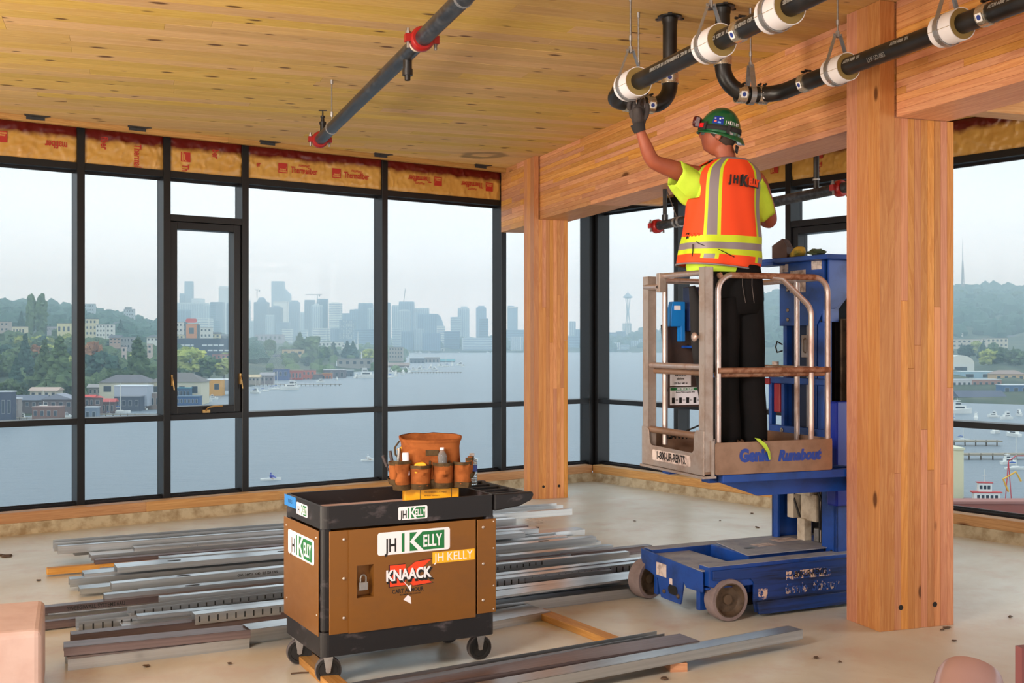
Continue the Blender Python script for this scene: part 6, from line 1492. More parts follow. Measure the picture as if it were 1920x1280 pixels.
# ---------------------------------------------------------------- shores and hills
PROF = {-900: [(300, -24), (345, WZ), (420, -20), (600, -8), (900, 14), (1300, 45), (1700, 66), (5200, 60)],
 0: [(300, -26), (345, WZ), (420, -20), (600, -9), (900, 6), (1300, 34), (1700, 54), (5200, 50)],
 150: [(340, -26), (375, WZ), (450, -20), (650, -9), (900, 4), (1300, 24), (1700, 42), (5200, 30)],
 300: [(400, -26), (440, WZ), (520, -20), (800, -9), (1200, 2), (1700, 24), (5200, 20)],
 380: [(450, -26), (490, WZ), (600, -20), (900, -13), (1300, -4), (1900, 8), (5200, 10)],
 470: [(540, -26), (600, WZ), (720, -20), (1000, -13), (1600, -6), (2400, 0), (5200, 10)],
 600: [(700, -26), (770, WZ), (850, -20), (1200, -14), (2400, -5), (5200, 10)],
 700: [(860, -26), (930, WZ), (1010, -20), (1500, -15), (2400, -8), (5200, 10)],
 745: [(1000, -26), (1080, WZ), (1160, -20.5), (1700, -18), (2400, -12), (5200, 10)],
 775: [(2380, -26), (2420, WZ), (2500, -12), (3200, -4), (5200, 15)],
 1150: [(2480, -26), (2520, WZ), (2600, -12), (3200, 4), (5200, 20)],
 1300: [(2350, -26), (2400, WZ), (2500, -10), (3000, 50), (5200, 60)],
 1400: [(1150, -26), (1250, WZ), (1500, -14), (2100, 10), (2900, 104), (5200, 100)],
 1500: [(760, -26), (820, WZ), (1000, -16), (1500, 0), (2200, 55), (2900, 124), (5200, 110)],
 1700: [(480, -26), (520, WZ), (700, -18), (1400, 0), (2000, 50), (2800, 122), (5200, 110)],
 1800: [(400, -26), (440, WZ), (520, -20.5), (900, -14), (1400, 0), (2000, 48), (2800, 122), (5200, 110)],
 2000: [(360, -26), (400, WZ), (480, -20.5), (900, -14), (1400, 0), (2000, 50), (2800, 124), (5200, 110)],
 2900: [(300, -26), (340, WZ), (420, -20), (900, -8), (1400, 10), (2000, 60), (2800, 120), (5200, 110)]}
PK = sorted(PROF)
def pz(p, Y):
    q = PROF[p]
    if Y <= q[0][0]: return q[0][1]
    for (a, za), (b, zb) in zip(q, q[1:]):
        if Y <= b: return za+(zb-za)*(Y-a)/(b-a)
    return q[-1][1]
def ground(px, Y):
    for a, b in zip(PK, PK[1:]):
        if px <= b or b == PK[-1]:
            t = min(max((px-a)/(b-a), 0), 1); return pz(a, Y)*(1-t)+pz(b, Y)*t
def landmat():
    m, t, b = new_mat('wooded_slope'); n = noise_t(t, coords(t), .02, 8, .7)
    t.links.new(ramp(t, n, [(.35, sRGB(30, 46, 36)), (.5, sRGB(52, 68, 44)), (.62, sRGB(84, 86, 62))]), b.inputs['Base Color'])
    b.inputs['Roughness'].default_value = .9; return m
vs = []; fs = []; NY = 64
pxs = list(range(-900, 2901, 25))
for px in pxs:
    for j in range(NY):
        Y = 290*(5200/290)**(j/(NY-1)); z = ground(px, Y)
        if z > WZ+3: z += 6*(Y/1500)*noise.noise(Vector((px*.02, Y*.004, 2)))+ (4 if Y > 1400 else 0)*noise.noise(Vector((px*.11, Y*.03, 5)))
        vs.append(((px-960)/F*Y, Y, z))
for i in range(len(pxs)-1):
    for j in range(NY-1):
        a = i*NY+j; fs.append((a, a+NY, a+NY+1, a+1))
o = obj('hills', MB().add(vs, fs), landmat(), None, smooth=True); tag(o, kind='structure')
# ---------------------------------------------------------------- trees: crown and trunk
def leafmat(n, c1, c2, sc_=.8):
    m, t, b = new_mat(n); x = noise_t(t, coords(t), sc_, 7, .8)
    oi = t.nodes.new('ShaderNodeObjectInfo')
    col = ramp(t, x, [(.38, sRGB(*c1)), (.60, sRGB(*c2))])
    hs = nd(t, 'ShaderNodeHueSaturation'); t.links.new(col, hs.inputs['Color'])
    t.links.new(mth(t, 'ADD', mth(t, 'MULTIPLY', oi.outputs['Random'], .5), .75), hs.inputs['Value'])
    t.links.new(hs.outputs[0], b.inputs['Base Color']); b.inputs['Roughness'].default_value = .85; b.inputs['Specular IOR Level'].default_value = .1
    return m
LG = leafmat('leaves_green', (50, 70, 50), (112, 130, 84)); LD = leafmat('needles_dark', (36, 58, 54), (78, 102, 86))
LY = leafmat('leaves_yellow_green', (112, 124, 60), (180, 182, 100)); LR = leafmat('leaves_russet', (110, 66, 44), (168, 120, 84))
BK = mat('bark', (92, 78, 66), .9)
def crown(kind, seed):
    r = random.Random(seed); mb = MB()
    if kind == 'round':
        for i in range(44):
            a = r.uniform(0, 2*PI); h = r.uniform(.28, .9); q = .36*math.sin(PI*min(1, (h-.1)/.95))*r.uniform(.3, 1)
            mb.ball((q*math.cos(a), q*math.sin(a), h), r.uniform(.07, .14), 7, 0, jit=1.0, seed=seed+i)
    elif kind == 'conifer':
        for i in range(64):
            h = .10+.87*i/64; q = (1-h)*.22*r.uniform(.7, 1.15)+.008; a = i*2.4
            mb.ball((q*.8*math.cos(a), q*.8*math.sin(a), h+r.uniform(-.02, .02)), q*.42+.016, 6, 0, (1, 1, 1.15), 1.0, seed+i)
        mb.lathe([(.02, .9), (.0, 1.02)], 6)
    else:
        for i in range(30):
            h = .1+.86*i/30; a = i*2.4; q = .10*math.sin(PI*min(1, h*1.02))**.6
            mb.ball((q*.6*math.cos(a), q*.6*math.sin(a), h), .055+q*.35, 7, 0, (1, 1, 1.7), .8, seed+i)
    return mb
trunkmb = MB().tube([(0, 0, -.08), (.01, 0, .25), (0, .01, .6)], [.028, .02, .01], 7)
trunk_me = trunkmb.mesh('trunk', BK)
CR = {}
for kd in ('round', 'conifer', 'poplar'):
    for s in range(3):
        base = crown(kd, s*13+5)
        for nm, mm in (('g', LG), ('d', LD), ('y', LY), ('r', LR)):
            if s == 0 or nm == 'g' or kd == 'round': CR[(kd, s, nm)] = base.mesh('crown', mm)
def tree(px, ybase, h_px, Y, kind, colr, label, group, w=1.0, parts=True, z=None):
    """h_px: height in pixels at depth Y"""
    z = EYE-(ybase-640)/F*Y if z is None else z; H = h_px/F*Y; s = tree.n % 3; tree.n += 1
    me = CR.get((kind, s, colr)) or CR[(kind, 0, colr)]
    MM = T((px-960)/F*Y, Y, z) @ R('Z', tree.n*47) @ S(H*w, H*w, H)
    if parts:
        e = empty('tree', MM); tag(e, label, 'tree', group); link('crown', me, e); link('trunk', trunk_me, e)
    else:
        e = link('tree', me, None, MM); tag(e, label, 'tree', group)
    return e
tree.n = 0
near = [(30, 742, 74, 430, 'conifer', 'd', 'dark conifer rising above the floating-home roofs', 1.5), (22, 770, 60, 400, 'round', 'g', 'bushy green tree crowding the houseboats by the frame edge', 1.1),
 (47, 712, 88, 520, 'conifer', 'd', 'tall blue-green conifer above the tan-roofed houses', 1.4), (84, 735, 100, 430, 'conifer', 'g', 'tall ragged fir with a bare lower trunk', 1.6),
 (112, 745, 118, 420, 'conifer', 'g', 'broad fir standing just before the first window mullion', 1.9), (70, 700, 52, 560, 'round', 'r', 'russet-leaved tree in the middle of the wooded bank', 1.2),
 (58, 625, 72, 850, 'poplar', 'g', 'tall poplar with split top, the left one of the pair', .9), (77, 625, 72, 850, 'poplar', 'g', 'tall poplar with split top, the right one of the pair', 1.15),
 (40, 622, 40, 900, 'conifer', 'd', 'dark spire-shaped conifer beside the poplars', 1.3), (222, 735, 45, 470, 'round', 'g', 'green tree behind the long cream boathouse', 1.5),
 (258, 735, 105, 470, 'conifer', 'g', 'tall faded fir above the long cream boathouse', 1.9), (226, 618, 20, 1000, 'conifer', 'd', 'small dark cone-shaped conifer against the hill', 1.6),
 (172, 700, 60, 560, 'round', 'r', 'reddish tree at the first mullion', .9), (190, 720, 62, 520, 'round', 'd', 'dark tree mass between russet tree and tall fir', 1.3),
 (330, 690, 30, 700, 'round', 'y', 'yellow-green tree at the casement edge', 1.2), (356, 712, 62, 640, 'round', 'y', 'large yellow-green tree below the long dark office block', 1.4),
 (392, 715, 48, 640, 'round', 'g', 'green tree beside the sailing boat mast', 1.5), (420, 712, 40, 640, 'round', 'y', 'yellowish tree below the red brick houses', 1.5),
 (341, 720, 30, 600, 'round', 'g', 'low green tree behind the second cream boathouse', 1.5),
 (505, 668, 32, 1150, 'round', 'g', 'green tree beside the beige flat building', 1.2), (562, 668, 46, 1150, 'conifer', 'g', 'tall pointed evergreen group behind the beige building', 2.4),
 (583, 690, 60, 1020, 'round', 'g', 'big green tree right of the beige flat building', 1.1), (546, 690, 24, 980, 'round', 'g', 'round green tree below the beige building', 1.6), (575, 690, 22, 960, 'round', 'd', 'dark round tree behind the red houseboats', 1.4),
 (625, 672, 32, 1200, 'conifer', 'd', 'dark evergreen between the two white masts', 1.9), (651, 672, 34, 1200, 'conifer', 'd', 'broad dark evergreen above the grey pavilion', 2.3), (662, 672, 34, 1200, 'conifer', 'd', 'pointed dark evergreen beside the broad one', 2.0),
 (690, 680, 26, 1100, 'round', 'y', 'yellow-green tree behind the grey pavilion', 1.6), (610, 680, 30, 1100, 'round', 'g', 'olive tree above the houseboats', 1.4),
 (1803, 665, 22, 1000, 'conifer', 'd', 'dark evergreen left of the pale apartment terrace', 1.8), (1844, 664, 28, 1000, 'conifer', 'd', 'tall dark conifer in front of the pale apartments', 1.2),
 (1853, 690, 36, 800, 'round', 'y', 'yellow-green tree above the white sheds', 1.3), (1876, 690, 38, 800, 'round', 'g', 'broad olive tree above the tan warehouse', 1.4), (1905, 692, 38, 800, 'round', 'g', 'green tree at the outer edge of the marina', 1.4)]
for px, yb, h, Y, kd, cl, lb, wd in near: tree(px, yb, h, Y, kd, cl, lb, 'trees on the shore', wd*(.72 if kd == 'conifer' else 1))
r = random.Random(21)
def scatter(n, x0, x1, Y0, Y1, hpx, kinds, label, group):
    for i in range(n):
        px = r.uniform(x0, x1); Y = r.uniform(Y0, Y1); kd, cl = r.choice(kinds)
        tree(px, 0, r.uniform(*hpx)*1000/Y if Y < 1300 else r.uniform(*hpx)*.62, Y, kd, cl, label, group, r.uniform(1.0, 1.6), False, ground(px, Y)-1.5)
mix = [('round', 'g'), ('round', 'd'), ('conifer', 'd'), ('round', 'g'), ('conifer', 'g'), ('round', 'y')]
scatter(60, -80, 150, 480, 780, (17, 26), mix, 'tree in the thick wood on the near hillside', 'trees of the near hillside wood')
scatter(26, 150, 320, 520, 900, (15, 22), mix, 'tree in the wood behind the cream boathouses', 'trees of the wood behind the boathouses')
scatter(40, -80, 300, 1250, 1700, (22, 36), [('round', 'd'), ('round', 'd'), ('conifer', 'd')], 'hazy tree on the skyline ridge of the hill', 'trees along the ridge')
scatter(30, -80, 470, 850, 1200, (14, 24), mix, 'tree among the hillside houses', 'trees among the hillside houses')
scatter(30, 330, 740, 950, 2000, (12, 18), mix, 'small tree on the low shore before the city', 'trees on the low shore')
scatter(26, 740, 1300, 2520, 2900, (20, 28), [('round', 'd'), ('round', 'g')], 'tiny tree along the far lake shore', 'trees of the far shore')
scatter(60, 1380, 1960, 1600, 2900, (24, 40), [('round', 'd'), ('round', 'g'), ('conifer', 'd')], 'hazy tree on the far wooded hill', 'trees of the far wooded hill')
scatter(16, 1740, 1960, 760, 1100, (20, 30), mix, 'tree behind the marina sheds', 'trees behind the marina')

# closed canopy covering the slopes behind the counted trees
def forest(n, x0, x1, Y0, Y1, label, seed, rr=(7, 12)):
    r = random.Random(seed); mb = MB()
    for i in range(n):
        px = r.uniform(x0, x1); Y = Y0+(Y1-Y0)*r.random(); q = r.uniform(*rr)*(.6+Y/3500)
        mb.ball(((px-960)/F*Y, Y, ground(px, Y)+q*.3), q, 7, 0, (1, 1, r.uniform(.7, 1.1)), .7, i)
    o = obj('forest', mb, LD if seed % 2 else LG, None, smooth=True); tag(o, label, 'forest', kind='stuff')
forest(520, -120, 480, 900, 1750, 'closed tree cover on the hazy hill behind the houses', 1)
forest(260, -120, 330, 430, 860, 'thick wood on the bank above the floating homes', 2, (4, 8))
forest(900, 1300, 2000, 1500, 3000, 'tree cover of the far hill beyond the lake', 3, (8, 16))
forest(160, 330, 760, 800, 2300, 'belts of trees on the low shore', 4, (4, 7))
forest(200, 740, 1310, 2500, 3300, 'tree belt along the far end of the lake', 5, (7, 12))
# ---------------------------------------------------------------- skyline towers across the lake
CM = {}
def cm(c, rough=.6, metal=0):
    if (c, rough) not in CM: CM[(c, rough)] = mat('facade_%d' % len(CM), c, rough, metal)
    return CM[(c, rough)]
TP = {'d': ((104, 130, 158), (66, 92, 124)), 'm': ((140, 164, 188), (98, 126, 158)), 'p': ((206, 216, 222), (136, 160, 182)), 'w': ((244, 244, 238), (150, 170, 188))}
def tower(px0, px1, ytop, Y, shade, label, style='v', steps=(), roof=None, rot=0):
    body, glassc = TP[shade]; W = (px1-px0)/F*Y; zt = EYE-(ytop-640)/F*Y; zb = -18.0; D = W*.8
    e = empty('tower', T(((px0+px1)/2-960)/F*Y, Y, zb) @ R('Z', rot)); tag(e, label, 'building', 'towers of the skyline')
    H = zt-zb; mb = MB().box((-W/2, 0, 0), (W/2, D, H))
    for a, b, dy in steps:      # extra blocks: left and right in pixels, top above main roof in pixels
        mb.box((((a-(px0+px1)/2)/F*Y), D*.15, 0), (((b-(px0+px1)/2)/F*Y), D*.85, H+dy/F*Y))
    if roof == 'dome': mb.lathe([(W*.38, H), (W*.36, H+W*.12), (W*.28, H+W*.16), (W*.27, H+W*.28), (W*.12, H+W*.36), (0, H+W*.37)], 16, T(0, D/2, 0))
    if roof == 'slope': mb.add([(W/2, 0, H*.4), (W/2, D, H*.4), (W*1.05, D, H*.4), (W*1.05, 0, H*.4), (W/2, 0, H*.9), (W/2, D, H*.9), (W*.62, 0, H*.88), (W*.62, D, H*.88), (W*1.05, 0, H*.80), (W*1.05, D, H*.80)], [(0, 3, 8, 6, 4), (1, 5, 7, 9, 2), (3, 2, 9, 8), (4, 6, 7, 5), (6, 8, 9, 7)])
    if roof == 'curve':
        pts = [(W/2, 0)]+[(W/2+W*.42*math.sin(i*PI/16), H*(.28+.72*math.cos(i*PI/16))) for i in range(9)]+[(W/2+W*.42, 0)]
        mb.prism([(x, z) for x, z in pts][::-1], D*.8, T(0, D*.9, 0) @ R('X', 90))
    if roof == 'wedge': mb.add([(-W/2, 0, H), (W/2, 0, H), (W/2, D, H), (-W/2, D, H), (W/2, 0, H+W*.3), (W/2, D, H+W*.3)], [(0, 1, 4), (3, 5, 2), (0, 4, 5, 3), (1, 2, 5, 4)])
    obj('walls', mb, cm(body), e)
    wb = MB(); n = max(3, int((px1-px0)/3.2)) if style == 'v' else max(4, int((655-ytop)/4.2))
    if style == 'v':
        for i in range(n):
            a = -W/2+W*(i+.22)/n; wb.box((a, -.8, H*.03), (a+W*.56/n, 0, H*.97))
            if i < 4: wb.box((-W/2-.8, D*(i+.2)/4, H*.03), (-W/2, D*(i+.8)/4, H*.97)); wb.box((W/2, D*(i+.2)/4, H*.03), (W/2+.8, D*(i+.8)/4, H*.97))
    elif style == 'h':
        for i in range(n):
            a = H*(i+.25)/n; wb.box((-W/2+W*.04, -.8, a), (W/2-W*.04, 0, a+H*.5/n)); wb.box((-W/2-.8, D*.08, a), (-W/2, D*.92, a+H*.5/n)); wb.box((W/2, D*.08, a), (W/2+.8, D*.92, a+H*.5/n))
    elif style == 'dash':
        rr = random.Random(4)
        for i in range(9):
            for j in range(8):
                if rr.random() < .8: a = -W/2+W*(i+.3)/9; z_ = H*(.35+.62*(j+rr.random()*.4)/8); wb.box((a, -.8, z_), (a+W*.04, 0, z_+H*.05))
    elif style == 'edge':
        for a, b, c, d in ((-W/2, -W*.44, 0, H), (W*.42, W/2, 0, H), (-W/2, W/2, H*.965, H*1.0)): wb.box((a, -1.2, c), (b, 0, d))
    o = obj('window_bands', wb, cm((216, 214, 210)) if style in ('dash', 'edge') else cm(glassc, .3), e); o['kind'] = 'stuff'
    return e
SK = [(322,330,550,3300,'m','slim grey-blue tower at the casement edge','v'), (325,352,580,2700,'m','low arched-top block left of the orange building','v'), (332,382,567,3300,'p','broad pale slab tower in the casement','v',((357,375,8),)),
 (337,347,550,3700,'d','dark shoulder of the tall twin tower','v'), (346,360,527,3900,'d','tall dark rectangular tower seen through the casement','v'), (352,392,597,2600,'w','low white banded block above the orange building','h'),
 (384,395,571,3200,'p','narrow pale tower between slab tower and dark banded tower','v'), (394,417,566,2900,'d','dark tower with horizontal bands in the casement','h'), (410,436,539,3500,'p','tall pale tower with white outline in the casement','edge',((411,424,3),)), (425,436,568,2900,'d','dark slim tower at the casement edge','v'),
 (438,452,572,3200,'m','tower half hidden by the casement frame','v'), (452,467,562,3300,'p','pale tower hidden behind the mullion','v'),
 (467,476,601,3100,'p','pale low tower at the mullion','v'), (476,501,566,3000,'d','dark tower with a rounded crown under the crane','v',(),'dome'), (509,531,527,3900,'m','tallest slab tower of the whole skyline','v',(),'slope'), (512,540,565,3400,'w','white-framed tower in front of the tallest slab','edge'),
 (505,527,576,2900,'d','dark stepped tower in front of the white-framed tower','v',((512,522,3),)), (498,512,590,2800,'p','pale slim block beside the dome-crowned tower','v'), (542,560,566,3100,'m','mid-blue tower with a cut corner','v',((546,557,3),)), (518,541,604,2700,'m','low blue block below the white-framed tower','h'),
 (561,570,585,3300,'p','faint pale tower in the gap','v'), (571,589,562,3000,'d','dark slab tower left of the crane','v'), (584,603,572,2800,'p','pale ribbed tower with cut top below the crane','v',((588,597,3),)), (594,613,560,3100,'d','dark tower carrying the horizontal crane','v'), (617,639,568,2900,'w','white residential tower with balconies','h',((620,634,2),)),
 (586,613,615,2500,'w','low white building with regular windows','h'), (620,634,615,2500,'m','squat blue block beside the white low building','v'), (529,547,617,2450,'w','low pale apartment block above the trees','h'), (560,576,618,2450,'p','low pale long block above the evergreen','h'), (640,656,587,3000,'m','mid-blue block behind the patterned building','v'),
 (636,664,599,2700,'d','dark office building with white dash pattern','dash'), (656,673,580,3000,'m','blue stepped tower right of the patterned building','v',((664,673,1),)), (672,697,568,3000,'m','broad blue tower with a flat top','v'), (689,703,577,2800,'p','pale green tower at the mullion','v'), (663,703,617,2450,'m','wide low office grid by the mullion','h'), (703,716,585,2900,'m','tower hidden behind the dark mullion','v'),
 (716,731,567,2900,'d','dark tower just right of the mullion','v'), (735,749,572,3100,'p','pale tower beside the crane tower','v'), (748,775,565,3100,'m','blue tower with a leaning crane mast','v'), (748,768,581,2800,'p','pale tower with a rounded front','v',((752,764,1),)), (775,803,577,3300,'p','wide pale distant tower with rooftop frame','v'),
 (783,818,588,2800,'m','big dark tower with one curved shoulder','v',(),'curve'), (735,752,615,2500,'p','low pale block at the lake edge','h'), (753,774,621,2450,'m','low dark block with white rim','v'), (777,794,616,2450,'p','low ribbed block in front of the curved tower','v'), (819,834,611,2600,'w','white banded block right of the curved tower','h'), (793,824,624,2400,'m','long low blue block','v'),
 (833,861,621,2500,'d','dark low slab with a white roof line','h'), (845,864,594,2900,'p','stepped tower with horizontal dark slots','h'), (859,879,577,3000,'p','pale twin-shaft tower standing free','v',((864,876,3),)), (893,911,576,3000,'m','free-standing blue tower near the window frame','v',((896,908,3),)), (899,915,597,2700,'d','dark tower with pale bands in front of the free-standing one','h'),
 (866,930,633,2450,'p','long low roof by the shore with white domes','h'), (951,971,575,2900,'m','framed tower between mullion and far column','edge',((952,964,2),)), (958,980,631,2450,'w','white and blue low block beside the far column','v'), (944,984,618,2700,'m','low wide block behind the far column','h'),
 (1068,1079,602,3100,'p','faint pale tower right of the far column','v'), (1079,1090,617,2900,'m','low stepped block at the corner mullion','v'), (1066,1090,630,2600,'m','long low block right of the far column','h'),
 (1141,1158,623,3000,'m','flat low block left of the needle tower','h'), (1156,1173,621,3000,'d','dark low block at the foot of the needle tower','v'), (1168,1184,606,3300,'w','white square building behind the needle shaft','edge'), (1184,1199,638,2600,'p','ribbed shore block right of the needle tower','v'), (1199,1212,636,2600,'p','ribbed twin of the shore block beside the lift','v'), (1150,1162,642,2550,'w','little white block on the shore below the needle','v'), (1164,1180,646,2550,'p','small terraced block below the needle','h')]
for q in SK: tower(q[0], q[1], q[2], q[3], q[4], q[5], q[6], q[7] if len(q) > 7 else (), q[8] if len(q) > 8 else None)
def crane(px, y0, y1, j0, j1, Y, label, lean=0):
    k = Y/F; e = empty('tower_crane', T((px-960)*k, Y, EYE-(y0-640)*k)); tag(e, label, 'crane', 'tower cranes over the city')
    h = (y0-y1)*k; obj('mast', MB().tube([(0, 0, 0), (lean*k, 0, h)], 1.0, 4), cm((128, 104, 92)), e)
    if j1 > j0:
        obj('jib', MB().tube([((j0-px)*k, 0, h*.98), ((j1-px)*k, 0, h)], .9, 4).box((3*k, -2, h*.9-4), (5*k, 2, h*.98)), cm((128, 104, 92)), e)
crane(482, 558, 543, 478, 484, 3000, 'small tower crane above the dome-crowned tower'); crane(595, 561, 552, 573, 604, 3100, 'tower crane with long horizontal jib'); crane(757, 566, 541, 0, 0, 3100, 'thin leaning crane mast on the blue tower', 3)
crane(928, 620, 605, 922, 932, 2700, 'red and white crane at the window frame')
# needle tower with saucer
k = 3300/F; e = empty('observation_tower', T((1176.5-960)*k, 3290, EYE)); tag(e, 'slender observation tower with a saucer top and splayed legs', 'tower')
nm_ = cm((150, 166, 178))
obj('saucer', MB().lathe([(2*k, 80*k), (8.8*k, 82*k), (9*k, 84*k), (6*k, 85.5*k), (5*k, 88*k), (2*k, 90*k), (.6*k, 91*k), (.2*k, 96*k), (0, 97*k)], 20), nm_, e)
for i in range(3):
    a = i*2*PI/3+.4
    obj('leg', MB().tube([(6*k*math.cos(a), 6*k*math.sin(a), 18*k), (1.7*k*math.cos(a), 1.7*k*math.sin(a), 55*k), (4.6*k*math.cos(a), 4.6*k*math.sin(a), 81*k)], .8*k, 6), nm_, e)
obj('shaft', MB().cyl((0, 0, 0), (0, 0, 82*k), 1.1*k, 8), nm_, e)
# broadcast mast on the hill
k = 2750/F; e = empty('broadcast_mast', T((1805-960)*k, 2750, 118)); tag(e, 'tall lattice broadcast mast on top of the wooded hill', 'mast')
mb = MB(); H = (545-443)*k
for i in range(3):
    a = i*2*PI/3; mb.tube([(3.2*k*math.cos(a), 3.2*k*math.sin(a), 0), (2.0*k*math.cos(a), 2.0*k*math.sin(a), H*.35), (.5*k*math.cos(a), .5*k*math.sin(a), H*.6)], 1.0, 4)
for i in range(9):
    z = H*.6*i/9; q = (3.2-2.6*i/9)*k
    for j in range(3): mb.tube([(q*math.cos(j*2.094), q*math.sin(j*2.094), z), (q*.9*math.cos(j*2.094+2.094), q*.9*math.sin(j*2.094+2.094), z+H*.066)], .5, 4)
obj('lattice', mb, cm((150, 130, 126)), e); obj('antenna', MB().tube([(0, 0, H*.58), (0, 0, H)], 1.1, 5, r2=.4), cm((170, 150, 146)), e)
# ---------------------------------------------------------------- buildings on the near shores
def house(px0, px1, ytop, ybase, Y, label, wall, rows=1, cols=3, roof='flat', rc=(96, 98, 104), D=None, wc=(58, 68, 80), group=None, name='building', win=True, ov=.6):
    k = Y/F; W = (px1-px0)*k; H = (ybase-ytop)*k; D = D or W*.6
    zb = EYE-(ybase-640)*k
    e = empty(name, T(((px0+px1)/2-960)*k, Y, zb)); tag(e, label, 'building', group)
    rh = 0
    if roof in ('hip', 'gable', 'gablef'): rh = min(H*.36, W*.25)
    h = H-rh
    obj('walls', MB().box((-W/2, 0, -3), (W/2, D, h)), cm(wall, .8), e)
    rm = cm(rc, .8); mb = MB()
    if roof == 'flat': mb.box((-W/2-.15, -.15, h), (W/2+.15, D+.15, h+max(.3, H*.03)))
    elif roof == 'hip': mb.add([(-W/2-ov, -ov, h), (W/2+ov, -ov, h), (W/2+ov, D+ov, h), (-W/2-ov, D+ov, h), (-W/2+rh*1.6, D/2, h+rh), (W/2-rh*1.6, D/2, h+rh)], [(0, 1, 5, 4), (1, 2, 5), (2, 3, 4, 5), (3, 0, 4), (3, 2, 1, 0)])
    elif roof == 'gable': mb.add([(-W/2-ov, -ov, h), (W/2+ov, -ov, h), (W/2+ov, D+ov, h), (-W/2-ov, D+ov, h), (-W/2-ov, D/2, h+rh), (W/2+ov, D/2, h+rh)], [(0, 1, 5, 4), (1, 2, 5), (2, 3, 4, 5), (3, 0, 4), (3, 2, 1, 0)])
    elif roof == 'gablef': mb.add([(-W/2-ov, -ov, h), (W/2+ov, -ov, h), (W/2+ov, D+ov, h), (-W/2-ov, D+ov, h), (0, -ov, h+rh), (0, D+ov, h+rh)], [(0, 1, 4), (1, 2, 5, 4), (2, 3, 5), (3, 0, 4, 5), (3, 2, 1, 0)])
    elif roof == 'barrel':
        mb.prism([(W/2*math.cos(i*PI/12), W*.32*math.sin(i*PI/12)) for i in range(13)], D, T(0, D, h) @ R('X', 90))
    if roof: obj('roof', mb, rm, e)
    if win:
        gm = cm(wc, .25)
        if rows*cols <= 24:
            for i in range(rows):
                for j in range(cols):
                    ww = W/cols*.46; hh = h/rows*.42; x = -W/2+W*(j+.5)/cols; z = h*(i+.52)/rows
                    f = obj('window', MB().box((x-ww/2-.06, -.05, z-hh/2-.06), (x+ww/2+.06, 0, z+hh/2+.06)), cm((226, 222, 214), .6), e)
                    obj('pane', MB().box((x-ww/2, -.09, z-hh/2), (x+ww/2, -.05, z+hh/2)), gm, f)
        else:
            mb = MB()
            for i in range(rows):
                for j in range(cols):
                    ww = W/cols*.6; hh = h/rows*.45; x = -W/2+W*(j+.5)/cols; z = h*(i+.52)/rows; mb.box((x-ww/2, -.1, z-hh/2), (x+ww/2, 0, z+hh/2))
            obj('window_grid', mb, gm, e)['kind'] = 'stuff'
    return e
HS = 'houses on the wooded hillside'; HB = 'floating homes along the docks'
cream = (218, 206, 172); white = (226, 224, 216); grey = (150, 150, 152); brick = (150, 86, 72); tan = (206, 176, 130)
